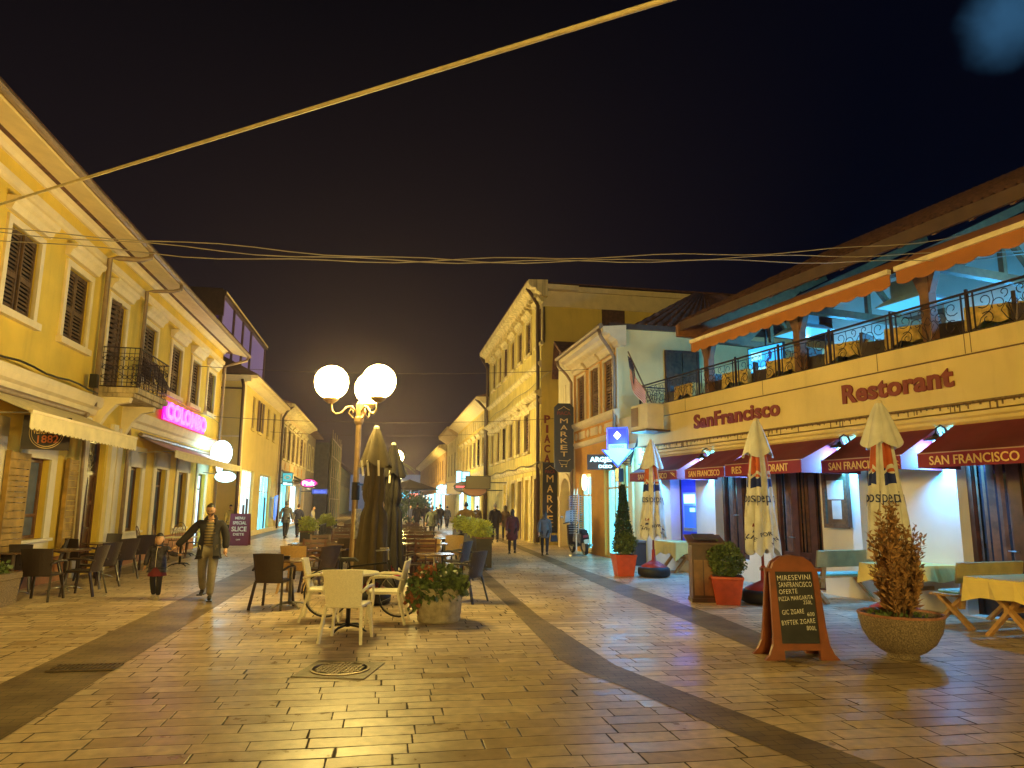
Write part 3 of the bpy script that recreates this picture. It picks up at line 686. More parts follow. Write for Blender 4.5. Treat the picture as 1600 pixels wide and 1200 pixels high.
for k in range(5): MB().ball((xa-.02,6.2-k*.75,9.75-k*.22),.05,n=8,m=6).build('bulb',glow('string bulb',(1,.75,1),14),tr)
MB().ball((xa+.7,y0-.03,9.6),.05,n=8,m=6).build('bulb',glow('string bulb',(1,.75,1),14),tr)
# blue banner by the shop
t=thing('blue_banner','tilted bright blue promotional banner fixed beside the shop front of the corner building','banner',F2.w(6.3,-.28,1.35),F2.rz)
m=MB(); m.prism([(-.55,.62),(.55,.72),(.35,-.45),(-.1,-.75),(-.5,-.6)],-.03,.03,'y'); m.build('panel',glow('blue banner print',(.02,.22,.9),.9),t)
MB().box(-.5,.5,.03,.25,.5,.56).build('bracket',STEEL,t)
# menu board near the corner (maroon A-board)
p=G(373,852); t=thing('pavement_sign','maroon A-frame menu board with white lettering standing before the corner building','sandwich board',(p.x,p.y,0),R(8))
MRED=mat('maroon menu board',(.16,.015,.05),.5,var=.1)
pp=MB(); pp.add([(-.37,-.22,0),(.37,-.22,0),(.37,-.05,1.2),(-.37,-.05,1.2),(-.37,-.20,0),(.37,-.20,0),(.37,-.03,1.2),(-.37,-.03,1.2)],[(0,1,2,3),(7,6,5,4),(0,4,5,1),(2,6,7,3),(0,3,7,4),(1,5,6,2)]); fr_=pp.build('front_panel',MRED,t)
pp=MB(); pp.add([(-.37,.3,0),(.37,.3,0),(.37,0,1.2),(-.37,0,1.2)],[(0,1,2,3)]); pp.build('rear_panel',MRED,t)
for s,z,w_,h_ in (('MENU',1.03,.36,.1),('SPECIAL',.85,.5,.12),('SLICE',.62,.56,.18),('DIETE',.42,.4,.09),('OFF',.22,.16,.05)):
    o=text('lettering',s,LWHI,t,0,-.235+.17*z/1.2,z,w_,h_,bold=.02,ext=.004)
# ================================================================== LEFT, third building etc.
F3=Front(432,827,600,False)
b=root(F3,'shuttered_townhouse','cream plastered old building with a row of dark brown shutters above the tobacco awning')
LP3=mat('peeling pale pink plaster',(.62,.46,.24),.9,var=.15,scale=2,streak=.6,bump=.3,dcol=(.25,.16,.08))
ws=[(.2+i*2.35,1.5+i*2.35) for i in range(6)]
hl=[(p,q_,4.4,6.4) for p,q_ in ws]+[(.6,4.2,.05,2.9),(5.4,9.6,.05,2.9),(10.8,13.4,.05,2.9)]
wall_mesh(-.9,14.4,0,7.5,hl,rev=.2,depth=10).build('wall',LP3,b,fix=False)
for p,q_ in ws: shut_window(b,p,q_,4.4,6.4,trim=CREAMW,sm=SHUTD,hood=True,n=8,tw=.1)
band(-.95,14.5,[(-.01,7.2),(.15,7.25),(.5,7.5),(.75,7.55),(.75,7.7),(-.2,7.8),(-.2,7.2)],'eaves',CREAMW,b)
MB().prism([(-.8,7.72),(4,9.3),(9,7.8)],-.9,14.4,'x').build('roof',TILE,b)
glazed(b,.6,4.2,.05,2.9,PLIN,GCY,mull=2,name='shop_front'); glazed(b,5.4,9.6,.05,2.9,STEEL,GCW,mull=3,name='shop_front'); glazed(b,10.8,13.4,.05,2.9,STEEL,GREYG,mull=2,name='shop_front')
downpipe(b,[(-.8,-.7,7.6),(-.8,-.3,7.2),(-.8,-.1,6.8),(-.8,-.1,.1)],.07,PIPED)
for k in range(5): MB().box(1.9+k*2.35,2.15+k*2.35,-.03,.01,3.55,4.15).build('relief_panel',ORNG,b)
t=wall_awning(F3,.3,4.6,3.6,2.85,1.5,.45,'black tobacconist awning with white lettering on its front',mat('black awning canvas',(.03,.025,.022),.7),mat('black awning canvas',(.03,.025,.022),.7),scal=5)
text('lettering','TOBACCO',LWHI,t,2.1,-1.53,-.24,2.6,.26,bold=.02); text('lettering','One',LWHI,t,.9,-1.53,.1,.7,.25)
wall_awning(F3,5.4,9.8,3.3,2.75,1.2,.3,'dark awning over the white lit shop beyond the tobacconist',mat('charcoal awning canvas',(.05,.045,.04),.7),mat('charcoal awning canvas',(.05,.045,.04),.7),scal=5)
def lightbox(px,py,D,w_,h_,col,s,label,shape='box',txt=None,tm=None,rz=0,cat='illuminated sign',name='lightbox_sign'):
    p=AT(px,py,D); t=thing(name,label,cat,p,rz); g=glow('box '+label[:18],col,s)
    m=MB()
    if shape=='oval': m.prism([(w_/2*math.cos(a),h_/2*math.sin(a)) for a in [math.pi*2*k/24 for k in range(24)]],-.08,.08,'y')
    else: m.box(-w_/2,w_/2,-.08,.08,-h_/2,h_/2)
    m.build('lightbox',g,t)
    fr=MB()
    if shape=='oval': fr.tube([(w_/2*math.cos(a),-.08,h_/2*math.sin(a)) for a in [math.pi*2*k/24 for k in range(24)]],.03,5,closed=True)
    else:
        for a in (-1,1): fr.box(a*w_/2-.02,a*w_/2+.02,-.1,.1,-h_/2-.02,h_/2+.02); fr.box(-w_/2,w_/2,-.098,.098,a*h_/2-.02,a*h_/2+.02)
    fr.bar((w_/2*(-1 if px<600 else 1),0,0),(w_/2*(-1 if px<600 else 1)+(-.8 if px<600 else .8),0,0),.05); fr.build('frame',BLK,t)
    if txt: text('lettering',txt,tm or LWHI,t,0,-.09,0,w_*.72,h_*.5,bold=.03)
    return t
lightbox(450,746,44,.62*1.0,.55,(.05,.45,.5),1.2,'square teal sign with a ring emblem above the tobacconist awning',txt='O')
lightbox(450,756,43.8,.6,.2,(.4,1,.95),2.5,'small pale cyan strip sign just below the teal ring sign')
t=lightbox(483,755,42,.98,.5,(.85,.04,.35),1.6,'oval pink sign with white lettering jutting out over the left shops','oval','Pink',glow('white sign letters',(1,.85,.9),3))
lightbox(500,768,50,1.1,.35,(.05,.08,.55),.8,'dim blue lettering sign on the dark building behind the pink oval',txt='Studio',tm=glow('blue sign letters',(.1,.15,1),1.5))
F4=Front(432,827,600,False)
b=root(F4,'narrow_grey_house','narrow grey plastered house with one tall shuttered window next to the shuttered townhouse')
GREYP=mat('grey old plaster',(.30,.24,.16),.9,var=.2,scale=2,streak=.5,bump=.3)
wall_mesh(14.5,21.5,0,7.4,[(15.4,16.6,4.4,6.4),(18.6,19.8,4.4,6.4)],depth=9).build('wall',GREYP,b,fix=False)
for p in (15.4,18.6): shut_window(b,p,p+1.2,4.4,6.4,trim=CREAMW,sm=SHUTD,hood=False,n=8)
MB().prism([(-.7,7.4),(-.7,7.55),(4,9.2),(9,7.6)],14.5,21.6,'x').build('roof',TILE,b)
b=root(F4,'scaffold_wrapped_house','dark house wrapped in grey green builders netting beyond the grey house')
NETG=mat('green builders netting',(.10,.115,.065),.9,var=.3,scale=3,streak=.5); NETD=mat('dark builders netting',(.055,.06,.065),.9,var=.3,scale=3)
MB().box(22,36,-1.2,8,0,7.2).build('wall',NETD,b)
m=MB(); n_=60; vs=[(22+14*i/n_,-1.35-.12*math.sin(i*1.7),z) for z in (0,7.6+.0) for i in range(n_+1)]; m.add(vs,[(i,i+1,n_+2+i,n_+1+i) for i in range(n_)]); m.build('netting',NETG,b,fix=False)
m=MB(); [m.tube([(x,-1.5,0),(x,-1.5,8.4+.2*math.sin(x))],.04,5) for x in (22,25,28,31,34,36)]; [m.tube([(22,-1.5,z),(36,-1.5,z)],.03,5) for z in (2,4,6,7.6)]; m.build('scaffold_poles',PIPE,b)
b=root(F4,'distant_left_terrace','run of low plastered houses far down the left side of the street')
hl=[]; 
for i in range(22): hl.append((38.5+i*2.4,39.6+i*2.4,4.2,6.0))
wall_mesh(37,92,0,6.9,hl,depth=9).build('wall',YEL2,b,fix=False)
for a,c,d_,e_ in hl: MB().box(a,c,.02,.06,d_,e_).build('shutter',SHUTD,b)
MB().prism([(-.6,6.9),(-.6,7.1),(4,8.6),(9,7)],37,92,'x').build('roof',TILE,b)
# ================================================================== end of the street
t=thing('end_building','flat topped bluish building closing the far end of the street','building',AT(632,790,150)*Vector((1,1,0)) if False else (AT(632,789,150).x,150,0),R(4))
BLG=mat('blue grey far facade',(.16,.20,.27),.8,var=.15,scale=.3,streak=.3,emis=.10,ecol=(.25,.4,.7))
MB().box(-13,9,0,12,0,7.3).build('wall',BLG,t); MB().box(-13.3,9.3,-.3,12,7.3,7.6).build('parapet',BLG,t)
for k in range(6): MB().box(-9+k*2.6,-7.6+k*2.6,-.05,0,4.2,5.6).build('window',BLUEG,t)
# ================================================================== RIGHT, three storey building
F5=Front(840,850,595,True)
b=root(F5,'three_storey_building','tall weathered yellow three storey building with long rows of dark shutters and plain side wall')
XL=-14.7; XR=F5.x(846,5.0); ZT=11.05
tw=[-12.6,-10.45,-8.4,-6.3,-4.25,-2.15,.15]; tw=[x+.1 for x in tw]; pass
hl=[(x-.55,x+.55,8.6,10.2) for x in tw]+[(x-.55,x+.55,4.05,5.8) for x in [t-.3 for t in tw[:-1]]]
gd=[(-8.6,-7.4,.02,2.7),(-6.1,-4.9,.02,2.7),(-4.45,-3.35,.02,2.75),(-2.55,-1.35,.02,2.75),(-.55,.35,.02,2.75)]
wall_mesh(XL,XR,0,ZT,hl+gd,rev=.2).build('wall',YELW,b,fix=False)
m=MB(); m.quad((XR,0,0),(XR,26,0),(XR,26,ZT-.02),(XR,0,ZT-.02)); m.quad((XL,0,0),(XL,0,ZT),(XL,26,ZT),(XL,26,0)); m.quad((XL,26,0),(XL,26,ZT),(XR,26,ZT),(XR,26,0)); m.build('side_wall',YELD,b,fix=False)
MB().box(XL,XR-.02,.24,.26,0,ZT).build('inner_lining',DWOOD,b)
for a,c,d_,e_ in hl: shut_window(b,a,c,d_,e_,trim=CREAMW,sm=SHUTD if int(a*7)%3 else SHUT,hood=True,n=14,tw=.11)
for i,(a,c,d_,e_) in enumerate(gd):
    o=MB().box(a,c,.1,.16,d_,e_).build('door',CREAMW if i in (0,1,3) else DWOOD,b); m=MB()
    for z in (.15,.95,1.9): m.box(a+.1,c-.1,.085,.1,z,z+.6)
    m.build('door_panel',CREAMW if i in (0,1,3) else DWOOD,o)
    m=MB(); m.box(a-.14,a,-.06,.02,0,e_); m.box(c,c+.14,-.06,.02,0,e_); m.box(a-.14,c+.14,-.06,.02,e_,e_+.16); m.build('door_surround',CREAMW,b)
band(XL,XR+.35,[(-.01,10.62),(.06,10.64),(.1,10.75),(.3,10.85),(.34,10.98),(.62,11.05),(.66,11.2),(.66,11.32),(-.2,11.36),(-.2,10.62)],'eaves',CREAMW,b)
m=MB(); [m.box(x,x+.14,-.34,-.02,10.66,10.84) for x in [XL+.3+i*.55 for i in range(28)]]; m.parts('eaves_bracket',CREAMW,b)
for z,o_ in ((7.62,.16),(6.35,.3),(6.0,.12),(3.2,.14)): band(XL,XR,[(-.01,z-.1),(o_*.4,z-.08),(o_,z+.04),(o_,z+.14),(-.01,z+.2)],'string_course',CREAMW,b)
MB().box(XR,XR+.06,.0,26,10.25,10.95).build('side_cornice',CREAM,b); MB().box(XR,XR+.34,-.55,1.6,10.97,11.18).build('cornice_return',CREAM,b); MB().box(XR,XR+.12,1.6,26,10.97,11.2).build('side_eaves',CREAM,b)
MB().prism([(-.7,11.325),(10,11.36),(26,11.2),(26,11.1)],XL,XR+.1,'x').build('roof',TILE,b)
m=MB(); m.box(XR,XR+.03,2.74,3.8,8.6,10.42); o=m.build('side_window',SHUTD,b)
downpipe(b,[(XR-.25,-.62,11.1),(XR-.22,-.4,10.8),(XR-.12,-.15,10.3),(XR-.12,-.12,.1)],.08,PIPED); downpipe(b,[(XL+.1,-.62,11.1),(XL+.1,-.15,10.3),(XL+.1,-.12,.1)],.08,PIPED)
downpipe(b,[(XR+.12,10,10.9),(XR+.12,10,8)],.09,PIPED)
m=MB(); m.tube([(x,-.2,3.35+.06*math.sin(x*1.7)) for x in [XL+i*.5 for i in range(36)]],.02,4); m.tube([(x,-.12,6.9+.05*math.sin(x)) for x in [XL+i*.5 for i in range(36)]],.012,4); m.parts('facade_cable',BLK,b)
XR5=XR
# vertical red letters + signs on the end strip
t=thing('vertical_lettering','stacked dark red letters fixed down the edge of the tall yellow building','sign',F5.w(XR+.05,.24,4.35),F5.rz+R(90))
for i,c in enumerate('PIACA'): text('letter',c,LRED,t,0,0,.9-i*.42,.26 if c!='I' else .1,.34,bold=.03,ext=.04)
BSGN=mat('black sign panel',(.02,.018,.018),.45)
def market(label,loc,rz,w_,h_,top):
    t=thing('market_sign',label,'sign',loc,rz); m=MB()
    if top: m.prism([(-w_/2,-h_/2+.15),(-w_/2+.15,-h_/2),(w_/2-.15,-h_/2),(w_/2,-h_/2+.15),(w_/2,h_/2-.15),(w_/2-.15,h_/2),(-w_/2+.15,h_/2),(-w_/2,h_/2-.15)],-.06,.06,'y')
    else: m.box(-w_/2,w_/2,-.03,.03,-h_/2,h_/2)
    m.build('board',BSGN,t); y=-.07 if top else -.04
    m=MB(); m.tube([(-w_*.3,y,h_/2-.26),(-w_*.1,y,h_/2-.18),(0,y,h_/2-.12),(w_*.1,y,h_/2-.18),(w_*.3,y,h_/2-.26)],.012,4); m.build('roof_emblem',LGOLD,t)
    text('lettering','PIACA',LRED,t,0,y,h_/2-.38,w_*.7,.14,bold=.03)
    n=6; z0=h_/2-.62; st=(h_-1.1)/6 if top else .42
    for i,c in enumerate('MARKET'):
        z=z0-i*st
        if z>-h_/2+.15: text('letter',c,LGOLD,t,0,y,z-.05,(.26 if c!='M' else .29),st*.72,bold=(.008 if c!='M' else 0),ext=.02)
    if top:
        m=MB(); zz=-h_/2+.32; m.tube([(-.2,y,zz+.12),(.15,y,zz+.1),(.1,y,zz-.03),(-.12,y,zz-.03)],.012,4,closed=True); m.tube([(.15,y,zz+.1),(.24,y,zz+.17)],.012,4); m.ball((-.08,y,zz-.1),.03,n=8,m=6); m.ball((.08,y,zz-.1),.03,n=8,m=6); m.build('trolley_emblem',LGOLD,t)
        MB().box(-.05,.05,.06,.5,h_/2-.5,h_/2-.45).build('bracket',BLK,t)
    return t
F6=Front(944,870,580,True)
market('lower black vertical market sign fixed against the edge of the tall building',F5.w(XR5+.12,.34,1.95),F5.rz+R(90),.62,2.9,False)
# ---- gabled gatehouse
b=root(F6,'gabled_gatehouse','narrow white gabled house with an arched gateway between the tall building and the orange house')
gl=F6.x(873,2.0); gr=-3.44; WP=mat('white gable plaster',(.80,.70,.46),.85,var=.05,scale=2,streak=.2,dcol=(.4,.3,.15))
m=MB(); ax=(gl+.2+gr)/2-.1; aw=min(.72,(gr-gl)/2-.3)
arch=[(ax-aw,0),(ax-aw,1.95)]+[(ax-aw*math.cos(math.pi*k/12),1.95+aw*math.sin(math.pi*k/12)) for k in range(1,12)]+[(ax+aw,1.95),(ax+aw,0)]
poly=[(gl,0)]+arch+[(gr,0),(gr,6.9),(gr-1.0,7.7),(-5.55,8.2),(gl,6.9)]
m.prism(poly,0,.35,'y'); bm_=m.build('wall',WP,b)
bpy.context.view_layer.objects.active=bm_
m=MB(); ring=[(ax-(aw+.0)*math.cos(math.pi*k/12),1.95+(aw)*math.sin(math.pi*k/12)) for k in range(13)]; rg=[(ax-(aw+.2)*math.cos(math.pi*k/12),1.95+(aw+.2)*math.sin(math.pi*k/12)) for k in range(13)]
m.prism(ring+rg[::-1],-.06,.0,'y'); m.box(ax-aw-.22,ax-aw,-.07,0,0,1.85); m.box(ax+aw,ax+aw+.22,-.07,0,0,1.85); m.box(ax-aw-.26,ax-aw+.0,-.1,.0,1.85,1.97); m.box(ax+aw,ax+aw+.26,-.1,.0,1.85,1.97); m.build('arch_surround',CREAM,b)
MB().box(ax-aw-.1,ax+aw+.1,.5,.56,0,2.75).build('gate',DWOOD,b)
MB().box(ax-aw,ax-aw+.3,.3,.5,0,2.0).build('gate_jamb',CREAMW,b)
shut_window(b,-5.3,-4.6,5.05,6.35,trim=WP,sm=SHUTD,hood=False,n=10,tw=.05,proud=.02)
m=MB(); m.box(gl,gr,.35,8,0,6.9); m.build('rear_wall',WP,b)
m=MB(); m.add([(gl-.15,-.25,6.85),(-5.55,-.25,8.3),(gr,-.25,7.0),(gl-.15,8,6.85),(-5.55,8,8.3),(gr,8,7.0),(gl-.15,-.25,6.97),(-5.55,-.25,8.42),(gr,-.25,7.12),(gl-.15,8,6.97),(-5.55,8,8.42),(gr,8,7.12)],[(0,1,4,3),(1,2,5,4),(6,9,10,7),(7,10,11,8),(0,6,7,1),(1,7,8,2),(3,4,10,9),(0,3,9,6)]); m.build('roof',TILE,b)
market('upper black market sign with clipped corners and trolley emblem hanging before the white gable',F6.w(F6.x(881,4.1,-.45),-.45,4.15),F6.rz+R(80),.74,2.6,True)
# ---- orange house
b=root(F6,'orange_townhouse','small orange plastered two storey house with cream trim and three louvred windows')
XL,XR,ZT=-3.44,1.62,7.0
ws=[(-2.87,-1.9),(-1.25,-.3),(.25,1.15)]; hl=[(p,q_,4.65,6.35) for p,q_ in ws]
gd=[(-2.75,-1.35,.05,2.75),(.1,1.45,.05,2.85)]
wall_mesh(XL,XR,0,ZT,hl+gd,rev=.22).build('wall',ORNG,b,fix=False)
for p,q_ in ws: shut_window(b,p,q_,4.65,6.35,n=18,sm=mat('warm brown shutter',(.22,.12,.045),.7,var=.35,scale=8),tw=.09)
SIDE=mat('pale side wall plaster',(.80,.64,.28),.85,var=.06,scale=1.5,streak=.2,dcol=(.45,.33,.15))
m=MB(); m.quad((XR,0,0),(XR,11,0),(XR,11,7.32),(XR,0,7.32)); m.quad((XL,0,0),(XL,0,ZT),(XL,9,ZT),(XL,9,0)); m.quad((XL,.5,0),(XR,.5,0),(XR,.5,ZT),(XL,.5,ZT)); m.build('side_wall',SIDE,b,fix=False)
band(XL-.1,XR+.25,[(-.01,6.62),(.08,6.66),(.12,6.8),(.32,6.9),(.36,6.99),(.55,7.04),(.58,7.2),(-.2,7.28),(-.2,6.62)],'eaves',CREAM,b)
MB().tube([(XL-.1,-.66,7.2),(XR+.3,-.66,7.2)],.08,8).build('gutter',PIPE,b)
downpipe(b,[(XR+.1,-.66,7.12),(XR+.1,-.6,6.9),(XR-.05,-.3,6.6),(XR-.08,-.12,6.3),(XR-.08,-.12,2.9)],.06)
downpipe(b,[(XL-.02,-.66,7.12),(XL-.02,-.6,6.9),(XL+.02,-.3,6.6),(XL+.05,-.12,6.3),(XL+.05,-.12,.1)],.06)
band(XL-.03,XR+.03,[(-.01,4.38),(.08,4.42),(.16,4.5),(.18,4.62),(-.01,4.66)],'string_course',CREAM,b); band(XL-.03,XR+.03,[(-.01,3.72),(.07,3.76),(.12,3.84),(.12,3.9),(-.01,3.94)],'string_course',CREAM,b)
m=MB()
for x,k in ((-3.1,0),(-2.35,1),(-1.6,0),(-.9,1),(-.2,0),(.65,1)):
    if k: m.box(x-.38,x+.38,-.03,.0,4.03,4.3)
    else: m.prism([(x+.15*math.cos(2*math.pi*j/12),4.16+.14*math.sin(2*math.pi*j/12)) for j in range(12)],-.03,0,'y')
m.parts('relief_panel',CREAM,b)
m=MB(); m.box(XL,XL+.14,-.05,0,0,3.7); m.box(XR-.1,XR,-.05,0,3.0,6.6); m.parts('corner_pilaster',CREAM,b)
MB().box(XR,XR+.12,-.3,11,7.2,7.36).build('side_coping',PIPED,b)
corr_roof((XL,.5,7.3),(XR+.1,.5,7.3),(XL,3.8,9.3),(XR-2.2,3.8,9.3),'roof',TILE,b,n=20)
corr_roof((XR+.1,.6,7.35),(XR+.1,8.0,7.35),(XR-2.2,3.8,9.3),(XR-2.2,4.8,9.3),'roof_slope',TILE,b,n=22)

glazed(b,.1,1.45,.05,2.85,CREAM,GCY,mull=1,trans=2.2,name='shop_door',fw_=.09); glazed(b,-2.75,-1.35,.05,2.75,CREAM,GCY,mull=1,trans=2.0,name='shop_window',fw_=.12)
m=MB(); m.prism([(-1.95+.19*math.cos(2*math.pi*j/20),2.45+.28*math.sin(2*math.pi*j/20)) for j in range(20)],-.1,-.02,'y'); m.build('round_lightbox',glow('warm round lightbox',(1,.8,.45),4),b)
m=MB(); m.box(XR+.02,XR+.07,1.65,2.13,4.4,6.5); m.box(XR+.02,XR+.07,2.16,2.65,4.4,6.5); m.parts('side_door',SHUT,b); m=MB(); m.box(XR,XR+.09,1.57,1.65,4.37,6.58); m.box(XR,XR+.09,2.65,2.73,4.37,6.58); m.box(XR,XR+.09,1.65,2.65,6.5,6.58); m.build('side_door_frame',SHUTD,b)
# chamfered link wall with pilaster between orange house and restaurant
F1=Front(1012,884,374,True)
A=F6.w(1.62,0,0); B=F1.w(0,0,0)
d=(B-A); Ld=d.length; rzl=math.atan2(d.y,d.x)
t=thing('corner_shop_front','cream corner wall with a bright cyan lit shop window between the orange house and restaurant','shop front',A,rzl)
wall_mesh(0,Ld,0,4.3,[(.12,.62,.05,2.9)],rev=.2,depth=.0).build('wall',SIDE,t,fix=False)
glazed(t,.12,.62,.05,2.9,CREAM,GCY,mull=0,trans=2.2,name='shop_window',fw_=.05)
MB().box(.7,1.0,-.06,0,0,3.3).build('pilaster',SIDE,t); MB().box(0,Ld,-.1,0,3.3,3.45).build('cornice',CREAM,t)
m=MB(); random.seed(4)
for k in range(7): m.tube([(.1+k*.05,-.12,4.1-.12*k),(.5,-.22-.02*k,3.0+.1*math.sin(k)),(1.1,-.16,3.25-.08*k),(1.6,-.12,3.35+.05*k)],.012,4)
m.box(.25,.5,-.26,-.1,2.35,2.75); m.build('cable_tangle',BLK,t)
# blue arrow sign, black jewellery sign
t=thing('arrow_sign','glowing blue and white downward arrow sign hanging at the corner of the orange house','illuminated sign',AT(966,697,20.3),F1.rz+R(42))
m=MB(); m.box(-.28,.28,-.07,.07,.05,.5); m.build('upper_lightbox',glow('deep blue lightbox',(.02,.03,1.0),1.8),t)
m=MB(); m.prism([(-.26,.05),(.26,.05),(.26,-.12),(.42,-.12),(0,-.55),(-.42,-.12),(-.26,-.12)],-.07,.07,'y'); m.build('arrow_lightbox',glow('pale cyan lightbox',(.25,.75,1.0),1.7),t)
m=MB(); P_=[(-.3,.52),(.3,.52),(.3,-.10),(.46,-.10),(0,-.60),(-.46,-.10),(-.3,-.10)]; m.tube([(x,-.08,z) for x,z in P_],.02,4,closed=True); m.build('frame',glow('blue frame',(.03,.1,1.0),1.8),t)
m=MB(); m.prism([(0,.42),(.11,.3),(0,.18),(-.11,.3)],-.085,-.07,'y'); m.build('diamond_emblem',glow('white letters',(.9,.95,1),3),t)
text('lettering','FARMACI',LDBLU,t,0,-.08,-.02,.4,.08)
MB().box(-.02,.02,.07,.6,.3,.34).build('bracket',BLK,t)
point_light((0,-.5,0),(.08,.4,1),38,.2,t); point_light((.45,.25,-.2),(.1,.55,1),30,.15,t)
t=thing('jewellery_sign','tilted black sign with glowing white cyan lettering above the orange shop door','illuminated sign',AT(946,722,22.6),F6.rz+R(72))
m=MB(); m.box(-.58,.58,-.04,.04,-.24,.24); m.build('board',BSGN,t); GL=glow('cyan white letters',(.45,.9,1),3.5)
text('lettering','ARGJEND',GL,t,0,-.05,.06,.98,.2,bold=.03); text('lettering','DIZO',GL,t,0,-.05,-.14,.42,.1,bold=.03)
MB().box(-.02,.02,.04,.6,.18,.22).build('bracket',BLK,t)
# AC unit on a bracket
t=thing('air_conditioner','boxy cream air conditioner unit on a bracket at the left end of the restaurant fascia','air conditioner',F1.w(F1.x(1011,3.9,-.75),-.75,3.62),F1.rz)
ACM=mat('cream appliance metal',(.72,.64,.46),.5,var=.06)
MB().box(-.40,.42,-.26,.26,0,.68).build('casing',ACM,t,bev=.02)
m=MB(); [m.box(-.42,-.401,-.2+i*.02,-.19+i*.02,.08,.62) for i in range(20)]; m.build('side_grille',PIPE,t)
m=MB(); m.box(-.36,-.02,-.275,-.26,.1,.60); m.build('front_grille',mat('brown fin grille',(.22,.12,.05),.5),t)
m=MB(); m.box(-.38,.4,-.28,.45,-.05,-.002); m.build('bracket',PIPED,t)
# ================================================================== RIGHT, further buildings
b=root(F5,'far_yellow_house','two storey yellow house with ornate frieze and slim windows beyond the tall building')
hl=[(x,x+1.15,4.3,6.1) for x in [-31.2+i*2.3 for i in range(7)]]; hl=[h for h in hl]
XL,XR=-33.6,-14.9
gd=[(-17.5,-15.6,.05,2.8),(-22,-18.4,.05,2.8),(-27,-23,.05,2.8),(-32.5,-28,.05,2.8)]
wall_mesh(XL,XR,0,8.4,hl+gd,rev=.2,depth=10).build('wall',YEL2,b,fix=False)
for h in hl: shut_window(b,*h,trim=CREAMW,sm=SHUTD,hood=True,n=8,tw=.12)
band(XL,XR,[(-.01,7.9),(.1,8.0),(.5,8.25),(.8,8.35),(.8,8.5),(-.2,8.55),(-.2,7.9)],'eaves',CREAM,b); band(XL,XR,[(-.01,3.6),(.15,3.7),(.15,3.85),(-.01,3.9)],'string_course',CREAMW,b)
m=MB(); [m.box(XL+.4+i*1.15,XL+1.1+i*1.15,-.06,0,6.9,7.7) for i in range(16)]; m.parts('frieze_panel',CREAMW,b)
MB().prism([(-.85,8.52),(4,10),(10,8.5)],XL,XR,'x').build('roof',TILE,b)
for i,(a,c,d_,e_) in enumerate(gd): glazed(b,a,c,d_,e_,STEEL if i%2 else LWOOD,[GREYG,GCW,GCY,GCW][i],mull=2,name='shop_front')
m=MB(); m.box(XL+.0,XL+.05,0,8,0,8.4); m.build('side_wall',GREYP,b)
downpipe(b,[(XR-.3,-.8,8.4),(XR-.25,-.5,8.1),(XR-.2,-.15,7.7),(XR-.2,-.12,.1)],.09,PIPED)
b=root(F5,'corniced_house','narrow pale house with heavy brown cornice and three tall windows further down the right side')
hl=[(x,x+1.2,4.3,6.4) for x in (-42.5,-39.6,-36.7)]+[(x+.25,x+.95,7.0,7.5) for x in (-42.5,-39.6,-36.7)]
wall_mesh(-44,-34.6,0,8.2,hl,rev=.2,depth=9).build('wall',CREAMW,b,fix=False)
for h in hl: MB().box(h[0],h[1],.05,.09,h[2],h[3]).build('shutter',SHUTD,b)
band(-44.2,-34.4,[(-.01,7.7),(.3,7.9),(.9,8.3),(.95,8.6),(-.2,8.7),(-.2,7.7)],'eaves',mat('brown cornice',(.45,.30,.14),.8,var=.15),b)
b=root(F5,'far_orange_terrace','row of orange brown two storey shops far down the right side of the street')
hl=[(-50-i*3.0,-48.7-i*3.0,4.2,6.4) for i in range(15)]
wall_mesh(-95,-45,0,7.6,hl,rev=.2,depth=9).build('wall',mat('orange brown plaster',(.52,.33,.13),.9,var=.15,scale=1,streak=.4),b,fix=False)
for h in hl: MB().box(h[0],h[1],.05,.09,h[2],h[3]).build('shutter',SHUTD,b)
band(-95,-45,[(-.01,7.1),(.5,7.4),(.8,7.5),(.8,7.8),(-.2,7.9),(-.2,7.1)],'eaves',CREAMW,b)
m=MB()
for i in range(14):
    g_=[GCW,GCY,glow('warm shop interior',(1,.7,.35),2.2)][i%3]
    MB().box(-48-i*3.3,-45.6-i*3.3,-.03,-.01,.1,2.9).build('shop_front',g_,b)
# canopies and boards of the far right shops
for k,(px,py,D,w_,h_,col,s,lab,sh) in enumerate([
 (717,748,46,.35,1.0,(.25,.8,1),3,'upright pale cyan lightbox high on the far right shops','box'),(728,748,46.5,.5,.9,(.3,.85,1),2.4,'second pale blue lightbox beside the upright cyan one','box'),
 (690,765,62,1.0,.9,(.3,.95,1),3,'round turquoise lightbox far down the right side','oval'),(700,765,60,1.2,.9,(.6,.85,1),2.2,'pale oval lightbox right of the turquoise one','oval'),
 (709,763,55,1.1,.9,(.35,.22,.03),.5,'mustard coloured sign board beside the pale oval lightbox','box'),
 (726,761,38,1.15,.55,(.02,.01,.015),.3,'dark shield shaped sign with a red stripe on the right side shops','oval'),
 (742,766,36,1.2,.6,(.22,.07,.02),.45,'brown red rounded sign hanging below the olive board','oval'),
 (747,754,35,1.2,.6,(.10,.065,.01),.15,'olive brown board sign over the right side shops','box'),
 (638,774,120,2.6,1.0,(.0,.55,1),3,'small bright blue sign at the far end of the street','box'),(646,775,115,1.5,.9,(1,.25,.15),2,'small red sign beside the blue one at the far end','box')]):
    t=lightbox(px,py,D,w_,h_,col,s,lab,sh)
    if k==5: MB().box(-.45,.45,-.1,-.09,-.03,.05).build('stripe',glow('red stripe',(1,.05,.08),2),t)
